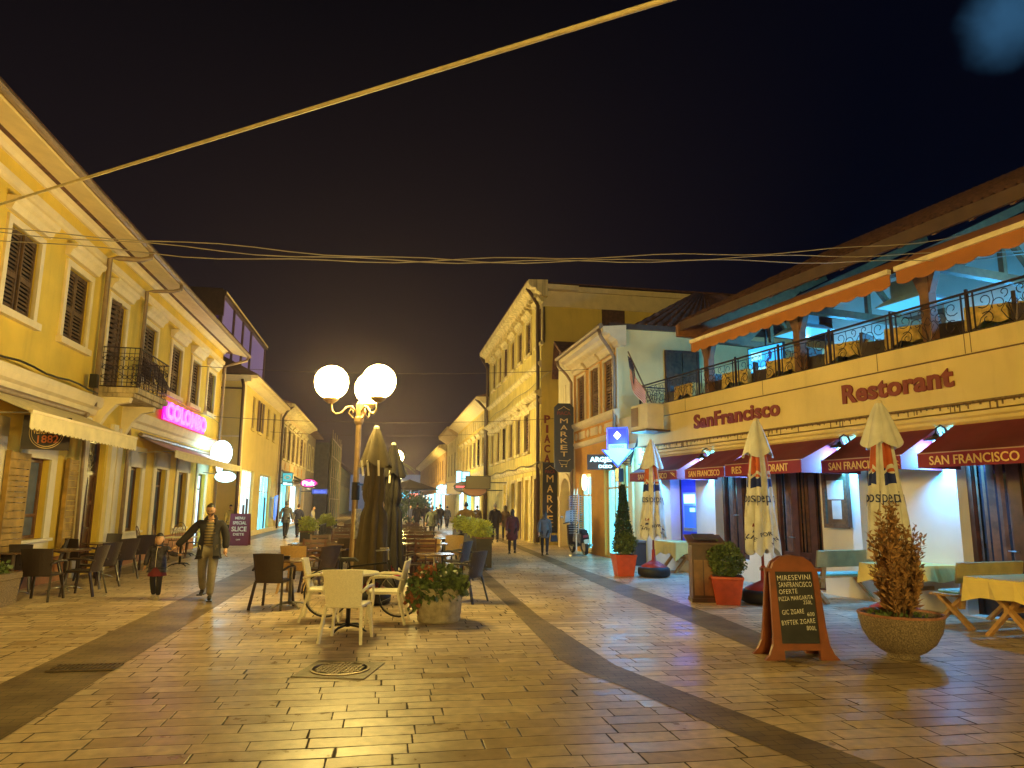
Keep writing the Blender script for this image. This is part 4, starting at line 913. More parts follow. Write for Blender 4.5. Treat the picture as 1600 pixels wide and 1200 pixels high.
# lit awnings far right
for i,(x0,lab) in enumerate(((-22.5,'olive flat canopy over the first lit shop beyond the tall building'),(-33,'dark canopy above the shop under the corniced house'))):
    wall_awning(F5,x0,x0+4,3.3,2.8,1.4,.3,lab,mat('dull olive canvas',(.16,.12,.04),.8),mat('dull olive canvas',(.16,.12,.04),.8),scal=5)
for px,D,c,e in ((700,50,(.6,.85,1),90),(470,46,(.4,.85,1),60),(712,38,(.7,.85,1),40),(660,80,(1,.8,.5),120)):
    p=AT(px,789,D); 
    l=point_light((p.x+(-.0),D,2.6),c,e,.4); l.name='shop_light'
# ================================================================== RESTAURANT
b=root(F1,'restaurant_building','cream restaurant with maroon lettering, awning lined ground floor and a blue lit upstairs terrace')
XR=15.5
ops=[(1.22,2.36,.35,2.5),(3.13,4.3,.45,2.75),(5.0,6.5,.02,2.75),(7.45,8.05,.45,2.6),(9.4,11.6,.02,2.75),(12.6,14.2,.5,2.7)]
wall_mesh(0,XR,0,3.32,ops,rev=.35).build('ground_wall',RWHI,b,fix=False)
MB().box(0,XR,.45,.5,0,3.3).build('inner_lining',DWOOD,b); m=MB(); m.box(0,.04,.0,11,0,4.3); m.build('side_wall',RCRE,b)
# mouldings, fascia
band(0,XR,[(-.01,2.86),(.05,2.88),(.08,2.96),(.13,3.0),(.13,3.05),(.17,3.08),(.17,3.14),(-.01,3.16)],'moulding',RCRE,b)
FAS=mat('restaurant fascia plaster',(.80,.61,.24),.85,var=.09,scale=.8,streak=.28,bump=.1,dcol=(.5,.34,.14))
MB().box(-.02,XR,-.22,4.6,3.30,4.02).build('fascia',FAS,b)
MB().box(-.04,XR,-.26,.0,4.04,4.36).build('parapet',FAS,b)
m=MB(); m.box(-.03,XR,-.235,0,4.02,4.04); [m.box(x,x+.012,-.262,-.2,4.045,4.36) for x in (2.4,5.3,8.3,9.95,10.05,13)]; m.build('joint_lines',mat('dark joint line',(.16,.09,.03),.9),b)  # dark strip between fascia and parapet, thin dark lines across the parapet
MB().box(0,XR,-.14,.0,3.17,3.298).build('moulding',RCRE,b)
# stained drip ledge
m=MB(); m.box(-.02,XR,-.245,-.2,3.265,3.30); random.seed(11)
x=0
while x<XR:
    w_=random.uniform(.01,.035); h_=random.uniform(.02,.13)*(1 if random.random()<.6 else .3); m.box(x,x+w_,-.1445,-.139,3.27-h_,3.27); x+=random.uniform(.02,.16)
m.build('stain_line',mat('damp stain',(.20,.12,.045),.95,var=.3,scale=20),b)
text('lettering','SanFrancisco',LRED,b,4.25,-.24,3.72,3.05,.36,bold=.035,ext=.03,spacing=1.05)
text('lettering','Restorant',LRED,b,8.58,-.24,3.74,2.25,.36,bold=.035,ext=.03,spacing=1.05)
# ground floor joinery
def wdoor(x0,x1,z0,z1,n,cur=True,nm='door'):
    f=MB(); y=.33; w_=(x1-x0)/n
    f.box(x0,x0+.08,y-.1,y,z0,z1); f.box(x1-.08,x1,y-.1,y,z0,z1); f.box(x0,x1,y-.099,y,z1-.1,z1)
    for k in range(n):
        a=x0+w_*k; 
        f.box(a,a+.09,y-.07,y,z0,z1-.1); f.box(a+w_-.09,a+w_,y-.07,y,z0,z1-.1)
        f.box(a+.09,a+w_-.09,y-.06,y,z0,z0+.7 if nm=='door' else z0+.12); f.box(a+.09,a+w_-.09,y-.06,y,z1-.25,z1-.1); f.box(a+.16,a+w_-.16,y-.075,y-.06,z0+.12,z0+.6) if nm=='door' else None
    o=f.build(nm,DWOOD,b)
    MB().box(x0+.09,x1-.09,y-.02,y-.01,z0+.1,z1-.2).build('pane',BLUEG,o)
    if cur:
        c=MB(); N_=40; vs=[(x0+.1+(x1-x0-.2)*i/N_,y-.035-.018*math.sin(i*1.9),z) for z in (z0+.12,z1-.25) for i in range(N_+1)]
        c.add(vs,[(i,i+1,N_+2+i,N_+1+i) for i in range(N_) if (i*7)%11<7]); c.build('curtain',mat('dark brown curtain',(.13,.055,.025),.85,var=.4,scale=6),o,fix=False)
    MB().tube([(x0+w_-.03,y-.08,z0+1.0),(x0+w_-.03,y-.13,z0+1.0),(x0+w_-.15,y-.13,z0+1.0)],.012,6).build('handle',STEEL,o)
    return o
wdoor(3.13,4.3,.45,2.75,2,nm='window'); wdoor(5.0,6.5,.02,2.75,3); wdoor(7.45,8.05,.45,2.6,1,nm='window'); wdoor(9.4,11.6,.02,2.75,3); wdoor(12.6,14.2,.5,2.7,2,nm='window')
# cash machine
t=thing('cash_machine','blue lit cash machine set in a dark recess of the white restaurant wall','cash machine',F1.w(1.79,.28,0),F1.rz)
MB().box(-.55,.55,.0,.16,.36,2.5).build('surround',DWOOD,t)
MB().box(-.42,.42,-.03,.0,.5,2.42).build('blue_panel',ATM,t)
MB().box(-.33,.30,-.06,-.03,1.0,2.0).build('fascia_panel',mat('silver machine panel',(.25,.35,.5),.35,metal=.6,emis=.15,ecol=(.1,.3,1)),t)
MB().box(-.26,.22,-.07,-.06,1.72,1.95).build('light_box',glow('atm header',(.25,.7,1),3.5),t); MB().box(-.26,.22,-.068,-.06,1.1,1.66).build('screen',glow('atm screen',(.02,.12,.8),1.1),t)
MB().box(.0,.22,-.075,-.068,1.5,1.6).build('card_slot',glow('atm slot',(.2,.7,1),3),t); m=MB(); m.box(-.2,.1,-.14,-.07,1.03,1.08); m.build('keypad',STEEL,t)
point_light((0,-.35,1.75),(.03,.15,1),16,.15,t)
# menu case
t=thing('menu_case','brown wooden menu case with white sheets inside hanging on the white pillar','menu case',F1.w(6.98,-.03,1.28),F1.rz)
m=MB(); m.box(-.28,.28,-.06,.02,0,1.0); m.build('case',MWOOD,t)
m=MB(); m.box(-.3,-.23,-.1,-.06,-.02,1.0); m.box(.23,.3,-.1,-.06,-.02,1.0); m.box(-.23,.23,-.1,-.06,-.02,.06); m.prism([(-.32,1.0),(-.25,1.08),(-.1,1.1),(0,1.17),(.1,1.1),(.25,1.08),(.32,1.0)],-.1,-.06,'y'); m.build('carved_frame',mat('dark carved wood',(.13,.06,.025),.6,var=.4,scale=20,bump=.6),t)
m=MB(); m.box(-.2,.2,-.068,-.06,.52,.88); m.box(-.1,.12,-.068,-.06,.15,.5); m.parts('paper_sheet',mat('menu paper',(.72,.66,.55),.8),t)
# awnings
def maroon_awning(x0,x1,zt,zv,label,txt,out=.9,vh=.22,pepper=True):
    t=thing('restaurant_awning',label,'awning',F1.w(x0,-.03,zv),F1.rz,group='maroon awnings along the restaurant front'); W=x1-x0; h=zt-zv; wa=0.0
    m=MB(); N_=8; ins=.0
    vs=[];fs=[]
    for i in range(N_+1):
        for j in range(7):
            s=j/6; vs.append((W*i/N_,-out*s,h*(1-s)-.05*math.sin(math.pi*s)*(.4+.6*abs(math.sin(i*2.1)))*.6))
    for i in range(N_):
        for j in range(6): k=i*7+j; fs.append((k,k+7,k+8,k+1))
    m.add(vs,fs); vs2=[(x,y,z-.01) for x,y,z in vs]; m.add(vs2,[f[::-1] for f in fs]); m.build('canopy',MARO,t,fix=False)
    m=MB()
    for xx in (0,W): m.add([(xx-.006,0,h),(xx-.006,-out,0),(xx-.006,-out,-vh),(xx-.006,0,-vh),(xx+.006,0,h),(xx+.006,-out,0),(xx+.006,-out,-vh),(xx+.006,0,-vh)],[(0,1,2,3),(7,6,5,4),(0,4,5,1),(1,5,6,2),(2,6,7,3)])
    m.parts('side_panel',MARV,t)
    MB().box(-.01,W+.01,-out-.015,-out,-vh,.0).build('valance',MARV,t); MB().box(-.012,W+.012,-out-.02,-out+.005,-.008,.008).build('front_bar',PINKC,t)
    if txt:
        for s,x,w_ in txt: text('lettering',s,LGOLD,t,x*W,-out-.02,-vh/2-.005,w_*W,vh*.62,bold=.012)
    if pepper:
        m=MB(); m.tube([(W*.93-.1,-out-.02,-.05),(W*.93,-out-.02,-.1),(W*.93+.1,-out-.02,-.16)],[.008,.018,.004],5); m.tube([(W*.93-.05,-out-.02,-.04),(W*.93+.08,-out-.02,-.1)],[.004,.01],4); m.build('pepper_emblem',LGOLD,t)
    return t
# light blows between the awnings from wall lanterns and an added light under each
maroon_awning(.75,2.95,2.98,2.5,'maroon awning over the cash machine recess, partly behind the first white parasol',[('SAN FRANCISCO',.5,.62)])
maroon_awning(3.3,4.75,2.98,2.5,'short maroon awning between the cash machine and the main door awning',[('SAN FRANCISCO',.5,.8)],pepper=False)
maroon_awning(5.0,7.2,3.0,2.52,'large maroon awning over the main restaurant door reading restorant',[('RES',.17,.14),('TORANT',.7,.30)],out=1.05,vh=.24,pepper=False)
maroon_awning(7.55,9.2,2.98,2.48,'maroon awning right of the main door above the hanging menu case',[('SAN FRANCISCO',.46,.72)])
maroon_awning(9.52,11.7,3.0,2.48,'maroon awning with red peppers emblem at the right edge of the photo',[('SAN FRANCISCO',.40,.62)])
# wall lanterns
def lantern(x,z,label,e=210):
    t=thing('wall_lantern',label,'wall lamp',F1.w(x,0,z),F1.rz,group='black lanterns between the awnings')
    m=MB(); m.box(-.04,.04,-.04,0,-.1,.16); m.tube([(0,-.02,.08),(0,-.1,.2),(0,-.2,.24),(0,-.3,.18),(0,-.32,.08)],.014,6); m.tube([(0,-.1,.2),(0,-.08,.1),(0,-.14,.08),(0,-.16,.14)],.01,5); m.build('bracket',BLK,t)
    m=MB(); m.lathe([(.03,.1),(.05,.06),(.16,.0),(.165,-.015),(.10,-.01),(.02,.05)],16,(0,-.32,0)); m.build('shade',BLK,t)
    m=MB(); m.ball((0,-.32,-.06),.055,n=12,m=8); m.build('bulb',GLAMP,t)
    point_light((0,-.34,-.15),(.22,.58,1.0),e*.13,.06,t); point_light((0,-.30,-.34),(.03,.38,1.0),e*.46,.06,t)  # second light is added under the lantern, no bulb there, to wash the wall
for x,z,l in ((.45,2.78,'black wall lantern left of the cash machine awning'),(3.12,2.80,'black wall lantern between the first two maroon awnings'),(4.9,2.80,'black wall lantern beside the main door awning'),(7.38,2.76,'black curled wall lantern above the menu case pillar'),(9.36,2.74,'black curled wall lantern by the third white parasol, right of it')): lantern(x,z,l)
# ---------------- terrace
MB().box(0,XR,-.1,8,4.10,4.16).build('terrace_floor',mat('terrace floor tiles',(.25,.12,.06),.5,var=.2),b)
BACK=mat('terrace back wall',(.62,.55,.45),.85,var=.06,scale=2); YB=4.2
wall_mesh(3.0,XR,4.16,7.6,[(5.2,6.2,4.16,6.1),(8.6,10.2,4.9,6.1),(12,13.5,4.9,6.1)],rev=.1,y=YB).build('terrace_back_wall',BACK,b,fix=False)
MB().box(4.9,XR,YB+.12,YB+.15,4.16,6.3).build('back_lining',BLUEG,b)
m=MB(); [m.box(a,a+.13,YB-.04,YB,z0,z1) for a,z0,z1 in ((5.1,4.16,6.2),(6.2,4.16,6.2),(8.5,4.8,6.2),(10.2,4.8,6.2),(9.3,4.9,6.1))]; [m.box(a,c,YB-.04,YB,z,z+.12) for a,c,z in ((5.1,6.33,6.1),(8.5,10.33,6.1),(8.5,10.33,4.8))]; m.parts('back_window_frame',MWOOD,b)
POST=mat('terrace post wood',(.20,.085,.03),.6,var=.25,scale=8)
for x in (2.85,6.0,9.05,11.9,14.5):
    m=MB(); m.box(x-.09,x+.09,.1,.28,4.16,5.95); m.prism([(x-.09,5.3),(x+.09,5.3),(x+.3,5.85),(x-.3,5.85)],.12,.26,'y'); m.build('post',POST,b)
m=MB(); xr0=F1.x(1062,6.0,-.8); m.box(xr0,XR,.08,.30,5.85,6.05); m.build('beam',POST,b)
for x in (2.85,6.0,9.05,11.9):   # roof trusses going back
    m=MB(); m.bar((x,.2,5.85),(x,YB,5.85),.14,.16); m.bar((x,1.0,5.9),(x,2.2,6.9),.1); m.bar((x,3.2,5.9),(x,2.2,6.9),.1); m.bar((x,2.2,5.9),(x,2.2,7.0),.1); m.bar((x,.2,6.05),(x,YB,8.0),.12,.16); m.build('truss',POST,b)
ye,ze=-.75,6.02; yr,zr=4.6,8.75; xr0=F1.x(1062,6.0,-.8); sl=(zr-ze)/(yr-ye)
m=MB(); m.add([(xr0,ye,ze),(XR,ye,ze),(XR,yr,zr),(xr0,yr,zr),(xr0,ye,ze+.06),(XR,ye,ze+.06),(XR,yr,zr+.06),(xr0,yr,zr+.06)],[(0,1,2,3),(7,6,5,4),(0,4,5,1),(1,5,6,2),(2,6,7,3),(3,7,4,0)]); m.build('roof_boards',DWOOD,b)
m=MB(); [m.bar((x,ye-.0,ze-.05),(x,yr,zr-.05),.08,.1) for x in [xr0+.1+i*.62 for i in range(20)]]; m.parts('rafter',DWOOD,b)
MB().box(xr0-.05,XR,ye-.06,ye,ze-.08,ze+.13).build('eaves_board',mat('eaves board',(.085,.045,.026),.7,var=.2),b)
corr_roof((xr0-.05,ye-.02,ze+.13),(XR,ye-.02,ze+.13),(xr0-.05,yr,zr+.15),(XR,yr,zr+.15),'roof',TILE,b,n=75,amp=.045,rows=12)
m=MB(); m.add([(xr0,ye-.03,ze),(xr0,-.3,5.8),(xr0,1.2,5.75),(xr0,yr,zr)],[(0,1,2,3)]); m.box(xr0-.1,xr0+.02,ye-.1,-.2,5.8,6.1); m.build('gable_end',POST,b)
MB().box(2.0,XR,ye,0.1,5.98,6.0).build('soffit',DWOOD,b) if False else None
# terrace canvas valances
for x0,x1,lab in ((F1.x(1080,5.7,-.42),8.85,'long burnt orange scalloped terrace awning left of the gap, above the railing'),(8.98,XR,'burnt orange scalloped terrace awning running out of the frame at right')):
    t=thing('terrace_awning',lab,'awning',F1.w(x0,-.42,5.66),F1.rz); W=x1-x0; v=MB(); k=int(W/.36); pts=[(0,0)]
    for i in range(k):
        for q2 in range(6): pts.append((W*(i+q2/6)/k,-.20-.05*math.sin(math.pi*q2/6)))
    pts+=[(W,-.20),(W,0)]; v.prism(pts,-.01,0,'y'); v.build('valance',OCANV,t)
    MB().box(0,W,-.06,.03,0,.085).build('front_bar',mat('cream awning bar',(.88,.72,.46),.5),t)
    m=MB(); m.add([(0,-.01,.06),(W,-.01,.06),(W,.5,.42),(0,.5,.42),(0,-.01,.05),(W,-.01,.05),(W,.5,.41),(0,.5,.41)],[(0,1,2,3),(7,6,5,4)]); m.build('canopy',OCANV,t)
# ironwork railing
def scroll(m,cx,cz,r,t0,t1,turn=1,y=0,rr=.0075):
    n=14; pts=[]
    for i in range(n):
        s=i/(n-1); a=t0+(t1-t0)*s; q2=r*(1-.78*s); pts.append((cx+q2*math.cos(a),y,cz+q2*math.sin(a)*turn))
    m.tube(pts,rr,4,caps=False); m.ball((pts[-1][0],y,pts[-1][2]),.018,n=6,m=4)
rm=MB(); PW=1.42; ph=.66
rm.bar((0,0,.02),(PW,0,.02),.03); rm.bar((0,0,ph),(PW,0,ph),.045,.03); rm.bar((0,0,ph-.07),(PW,0,ph-.07),.015)
for x in (0.02,.10,PW-.10,PW-.02): rm.bar((x,0,0),(x,0,ph),.02)
for s in (0,1):
    f=lambda x: x if s==0 else PW-x
    q3=lambda pts,r_: rm.tube([(f(x),0,z) for x,z in pts],r_,4,caps=False)
    for cx,cz,r_,t0,t1 in ((.27,.47,.13,-2.4,4.2),(.3,.17,.12,2.2,-4.6),(.5,.36,.12,3.6,-2.8),(.58,.52,.08,-1.5,4.5)):
        pts=[]
        for i in range(13):
            q2=i/12; a=t0+(t1-t0)*q2; rr=r_*(1-.75*q2); pts.append((cx+rr*math.cos(a),cz+rr*math.sin(a)))
        q3(pts,.008)
    q3([(.14,.03),(.2,.2),(.36,.3),(.42,.45),(.4,.6)],.008); q3([(.69,.03),(.6,.12),(.52,.25),(.6,.36),(.70,.30)],.008)
    q3([(.69,.03),(.66,.2),(.6,.3)],.007)
rm.tube([(PW/2,0,.03),(PW/2-.07,0,.34),(PW/2,0,.44),(PW/2+.07,0,.34),(PW/2,0,.03)],.008,4)
rl=thing('terrace_railing','long wrought iron terrace railing of scrolls running above the restaurant lettering','railing',F1.w(0.05,-.16,4.37),F1.rz)
first=rm.build('railing_panel',IRON,rl,fix=False)
for k in range(1,11):
    o=first.copy(); C.objects.link(o); o.parent=rl; o.location=(k*PW,0,0)
for k in range(2):
    o=first.copy(); C.objects.link(o); o.parent=rl; o.location=(0,k*PW,0); o.rotation_euler.z=R(90)
m=MB(); [m.bar((k*PW,0,0),(k*PW,0,.72),.04) for k in range(12)]; m.parts('post',IRON,rl)
# terrace things: tables with yellow cloths, dark chairs, TV, heaters, lamps
WICK=mat('dark terrace wicker',(.055,.03,.018),.5,var=.2,scale=40)
def tcloth_mesh(m,w_,d_,h,drop):
    N_=16; x0,x1,y0,y1=-w_/2,w_/2,-d_/2,d_/2
    m.box(x0,x1,y0,y1,h-.012,h)
    per=[]
    for i in range(N_): per.append((x0+(x1-x0)*i/N_,y0))
    for i in range(N_//2): per.append((x1,y0+(y1-y0)*i/(N_//2)))
    for i in range(N_): per.append((x1-(x1-x0)*i/N_,y1))
    for i in range(N_//2): per.append((x0,y1-(y1-y0)*i/(N_//2)))
    n=len(per); vs=[(x,y,h-.001) for x,y in per]
    for i,(x,y) in enumerate(per):
        corner=max(0,1-min(abs(abs(x)-w_/2)+abs(abs(y)-d_/2),.25)/.25)
        k=1+.03*math.sin(i*1.3)+.02*math.sin(i*2.9); q2=drop*(1+.45*corner+.08*math.sin(i*.9))
        vs.append((x*k*1.02,y*k*1.05,h-q2))
    m.add(vs,[(i,(i+1)%n,n+(i+1)%n,n+i) for i in range(n)])
def terr_set(x,y,label,k):
    t=thing('terrace_table','cloth covered terrace table '+label,'table',F1.w(x,y,4.16),F1.rz+R(k*7))
    m=MB(); tcloth_mesh(m,.85,.85,.74,.28); m.build('tablecloth',mat('striped amber cloth',(.70,.45,.12),.8,var=.3,scale=9),t,fix=False)
    m=MB(); [m.bar((a,c,0),(a*.9,c*.9,.72),.05) for a in (-.35,.35) for c in (-.35,.35)]; m.parts('leg',WICK,t)
def terr_chair(x,y,rz,label):
    t=thing('terrace_chair',label,'chair',F1.w(x,y,4.16),F1.rz+rz); m=MB()
    m.box(-.26,.26,-.25,.25,.34,.44); m.build('seat',WICK,t); MB().box(-.26,.26,-.29,-.23,.44,.86).build('backrest',WICK,t)
    m=MB(); m.box(-.3,-.25,-.25,.25,.0,.64); m.box(.25,.3,-.25,.25,0,.64); m.parts('armrest',WICK,t)
names=['above the corner by the flag','left of the television','right of the television','above the first letters of the restaurant name','left of the middle post','right of the middle post','above the second word of the name','near the right post','at the right edge']
for i,x in enumerate((1.5,3.6,5.2,6.9,8.3,9.8,11.2,12.6)):
    terr_set(x,.75,names[i],i)
    terr_chair(x-.72,.7,R(-90+i*5),'dark wicker terrace chair left of the table '+names[i])
    if i%2==0: terr_chair(x+.1,1.5,R(180),'dark wicker terrace chair behind the table '+names[i])
tv=thing('television','lit flat television showing a cyan news picture, hanging at the terrace','television',F1.w(F1.x(1197,5.1,.6),.6,5.08),F1.rz+R(12))
MB().box(-.50,.50,-.02,.04,-.32,.32).build('casing',BLK,tv)
m=MB(); m.box(-.47,.47,-.027,-.02,-.29,.29); m.build('screen',glow('tv screen cyan',(.03,.42,1.0),1.5),tv)
m=MB(); m.prism([(.02,-.28),(.1,-.05),(.17,.0),(.19,.1),(.14,.18),(.08,.14),(.1,.03),(.02,-.05),(-.05,-.28)],-.031,-.027,'y'); m.box(.2,.34,-.031,-.027,-.28,-.16); m.build('screen_figure',glow('tv dark figure',(.01,.05,.3),.8),tv)
m=MB(); m.box(-.4,-.1,-.031,-.027,0,.2); m.box(-.46,.46,-.031,-.028,-.25,-.19); m.build('screen_picture',glow('tv pale picture',(.25,.8,1),1.8),tv); MB().box(-.02,.02,0,.04,.3,.9).build('bracket',BLK,tv)
GH=glow('cyan lit hood',(.08,.55,1.0),1.0)
for x,y,l in ((F1.x(1255,5.6,1.2),1.2,'pale hanging extractor hood lit cyan over the left part of the terrace'),(F1.x(1425,5.6,1.4),1.4,'pale hanging extractor hood lit cyan behind the gap in the terrace awning')):
    t=thing('hanging_heater',l,'heater',F1.w(x,y,5.62),F1.rz); m=MB(); m.taper(-.55,.55,-.4,.4,0,-.35,.35,-.25,.25,.14); m.box(-.3,.3,-.2,.2,.14,.5); m.build('hood',mat('pale enamel',(.45,.6,.7),.4),t); m=MB(); m.box(-.5,.5,-.36,.36,-.01,0); m.build('lamp_panel',GH,t); MB().box(-.02,.02,-.02,.02,.5,1.0).build('hanger',BLK,t)
for x,y,z,e,l in ((3.6,YB-.2,5.25,250,'bright cyan wall lamp on the terrace back wall left of the television'),(11.3,YB-.2,5.2,250,'bright cyan wall lamp on the terrace back wall near the right edge'),(7.6,YB-.2,5.2,180,'cyan wall lamp on the terrace back wall between the two hoods')):
    t=thing('terrace_wall_lamp',l,'wall lamp',F1.w(x,y,z),F1.rz); MB().lathe([(.11,-.08),(.09,.02),(.03,.08)],12).build('shade',BLK,t); MB().ball((0,0,-.08),.06,n=10,m=6).build('bulb',GLAMP,t); point_light((0,-.12,-.16),(.05,.45,1.0),e,.08,t)
for x in (4.5,10.0): point_light(tuple(F1.w(x,1.8,5.6)),(.10,.50,1.0),45,.1,None,'terrace_lamp_light')
# flag
t=thing('flag','drooping striped flag with white stars on blue at the terrace corner','flag',F1.w(.35,-.25,4.3),F1.rz)
MB().tube([(.5,.1,-.1),(-.35,-.25,1.75)],.02,6).build('pole',MWOOD,t)
def flag_mesh(c0,c1,r0,r1,m):
    N_=8
    def P(c,r): # c 0..1 along the drop from pole, r 0..1 across
        top=Vector((-.34,-.26,1.65)).lerp(Vector((.42,.06,.25)),r*.0+c)
        return Vector((-.34+c*.82,-.26+.06*math.sin(c*7+r*2),1.62-c*1.15-r*.68*(1-.25*c)+.03*math.sin(c*9)))
    for i in range(N_):
        a=c0+(c1-c0)*i/N_; bb=c0+(c1-c0)*(i+1)/N_; m.quad(P(a,r0),P(bb,r0),P(bb,r1),P(a,r1))
    return P
m=MB(); [flag_mesh(.0,1,k/7,(k+.5)/7,m) for k in range(7)]; m.build('red_stripes',mat('flag red',(.5,.03,.03),.8),t,fix=False)
m=MB(); [flag_mesh(.0,1,(k+.5)/7,(k+1)/7,m) for k in range(7)]; m.build('white_stripes',mat('flag white',(.8,.72,.6),.8),t,fix=False)
m=MB(); 
def P_(c,r): return Vector((-.34+c*.82,-.262+.06*math.sin(c*7+r*2)-.008,1.62-c*1.15-r*.68*(1-.25*c)+.03*math.sin(c*9)))
for i in range(8): m.quad(P_(i*.065,-.02),P_((i+1)*.065,-.02),P_((i+1)*.065,.52),P_(i*.065,.52))
m.build('blue_canton',mat('flag blue',(.02,.025,.09),.8),t,fix=False)
m=MB()
for i in range(6):
    for j in range(5): p=P_(.04+i*.08,.05+j*.1); m.add([(p.x+.014*math.cos(a),p.y-.006,p.z+.014*math.sin(a)) for a in [2*math.pi*k/5 for k in range(5)]],[(0,1,2,3,4)])
m.build('stars',mat('flag white',(.8,.72,.6),.8),t,fix=False)
# ================================================================== FURNITURE
def armchair(m_,name,label):
    t=thing(name,label,'chair')
    s=MB(); s.taper(-.22,.22,-.2,.24,.40,-.235,.235,-.21,.25,.44); s.build('seat',m_,t,bev=.008)
    b_=MB()   # back panel curved, leaning
    N_=8; vs=[];fs=[]
    for side in (0,1):
        for j in range(5):
            for i in range(N_+1):
                u_=i/N_*2-1; v=j/4; w_=.215+.03*v; y=-.215-.10*v+.045*u_*u_-(.022 if side else 0); vs.append((u_*w_,y,.42+.43*v+(.012*(1-u_*u_) if j==4 else 0)))
    k=(N_+1)*5
    for j in range(4):
        for i in range(N_): a=j*(N_+1)+i; fs.append((a,a+1,a+N_+2,a+N_+1)); fs.append((k+a,k+a+N_+1,k+a+N_+2,k+a+1))
    for i in range(N_):
        a=4*(N_+1)+i; fs.append((a,a+1,k+a+1,k+a)); fs.append((i,k+i,k+i+1,i+1))
    for j in range(4):
        a=j*(N_+1); fs.append((a,a+N_+1,k+a+N_+1,k+a)); a+=N_; fs.append((a,k+a,k+a+N_+1,a+N_+1))
    b_.add(vs,fs); b_.build('backrest',m_,t)
    for sx in (-1,1):
        a=MB(); a.tube([(sx*.235,-.27,.60),(sx*.265,-.12,.645),(sx*.27,.08,.645),(sx*.262,.19,.625),(sx*.25,.23,.56),(sx*.24,.22,.42)],[.018,.02,.022,.02,.018,.018],8); a.build('armrest',m_,t,smooth=True)
        for sy in (-1,1):
            l=MB(); l.bar((sx*.215,sy*.20 if sy>0 else -.19,.41),(sx*.255,.245 if sy>0 else -.30,0),.036,.03); l.build('leg',m_,t)
    return t
GD='dark resin chairs of the left cafe'
CH=Proto(armchair(DRES,'cafe_chair','x'))
def put(proto,p,rz,label,group=None):
    return proto.put((p.x,p.y,0),R(rz),label,group)
# left group
for px,py,rz,l in ((62,938,8,'dark resin armchair turned back to the camera beside the concrete planter at far left'),
    (150,918,78,'dark resin armchair facing left, nearest the camera on the street side of the left tables'),
    (183,905,70,'dark resin armchair facing left, second on the street side of the left tables'),
    (212,893,62,'dark resin armchair facing left, farthest on the street side, near the red plinth'),
    (118,905,-15,'dark resin armchair between the two left round tables seen from behind'),
    (22,905,195,'dark resin armchair at the left photo edge with its back to the wall'),
    (48,897,190,'dark resin armchair under the plank shutter, second along the wall'),
    (86,889,186,'dark resin armchair below the shop window middle, third along the wall'),
    (112,884,184,'dark resin armchair next to the dark door, last along the wall'),
    (140,884,150,'dark resin armchair in front of the fanlight door'),
    (70,912,120,'dark resin armchair side on between the first and middle left tables'),
    (168,892,-150,'dark resin armchair just right of the fanlight door, against the wall'),
    (128,930,95,'dark resin armchair facing left, closest to the chair with its back turned'),
    (20,925,30,'dark resin armchair partly cut by the left edge in front of the first table')):
    put(CH,G(px,py),rz,l,GD)
def round_table(tm,lm,name,label,r=.38,h=.74,square=False,stem=True):
    t=thing(name,label,'table'); m=MB()
    if square: m.box(-r,r,-r,r,h-.03,h); m.build('tabletop',tm,t,bev=.006)
    else: m.lathe([(r-.01,h-.028),(r,h-.02),(r,h-.006),(r-.006,h)],32); m.build('tabletop',tm,t)
    if stem:
        m=MB(); m.lathe([(.03,.04),(.028,h-.06),(.10,h-.03)],12); m.build('stem',lm,t,smooth=True)
        m=MB()
        for k in range(4):
            a=math.pi/4+k*math.pi/2; m.tube([(.02*math.cos(a),.02*math.sin(a),.07),(.2*math.cos(a),.2*math.sin(a),.05),(.3*math.cos(a),.3*math.sin(a),.0)],[.02,.016,.012],6)
        m.build('base',lm,t,smooth=True)
    return t
RT=Proto(round_table(TOPD,STEEL,'cafe_table','x'))
for px,py,l in ((14,930,'dark round cafe table cut by the left edge of the photo'),(100,922,'dark round cafe table in the middle of the left seating'),(152,903,'dark round cafe table before the fanlight door at left')):
    put(RT,G(px,py),0,l,'dark round tables of the left cafe')
TT=Proto(round_table(TOPD,STEEL,'cafe_table','x',r=.36))
put(TT,G(452,948),0,'brown cafe table between the dark and tan chairs left of the white table','dark tables around the central parasols')
p=G(448,948); 
t=thing('ashtray','small dark ashtray box standing on the brown table left of the white set','ashtray',(p.x-.05,p.y,.741)); m=MB(); m.lathe([(.05,0),(.06,.05),(.05,.05),(.04,.015)],14); m.build('bowl',BLK,t); m=MB(); m.tube([(.01,0,.03),(.05,.03,.06)],.004,5); m.build('cigarette',LWHI,t)
TC=Proto(armchair(TRES,'cafe_chair','x'))
NC=Proto(armchair(NRES,'cafe_chair','x'))
put(CH,G(425,950),-4,'dark brown resin armchair with its back to the camera, left of the white set','dark chairs around the central parasols')
put(TC,G(462,925),-2,'tan resin armchair behind the dark chair left of the white set','tan chairs of the central seating')
put(CH,G(497,925),60,'dark resin armchair half hidden behind the left white chair','dark chairs around the central parasols')
put(CH,G(525,905),150,'dark resin armchair in shadow just left of the brown parasol','dark chairs around the central parasols')
put(TT,G(508,918),0,'dark table half hidden behind the left white chair','dark tables around the central parasols')
put(TT,G(600,915),0,'dark table under the closed parasols behind the right white chair','dark tables around the central parasols')
put(CH,G(640,915),-60,'dark resin armchair behind the right white chair at the foot of the parasols','dark chairs around the central parasols')
put(TT,G(678,930),0,'brown cafe table right behind the flower planter','dark tables around the central parasols')
put(TC,G(668,905),178,'tan resin armchair behind the brown table by the flower planter','tan chairs of the central seating')
put(TC,G(705,892),170,'tan resin armchair to the right, farther back than the flower planter','tan chairs of the central seating')
put(NC,G(727,940),62,'navy resin armchair standing alone right of the flower planter','navy chairs at the right of the central seating')
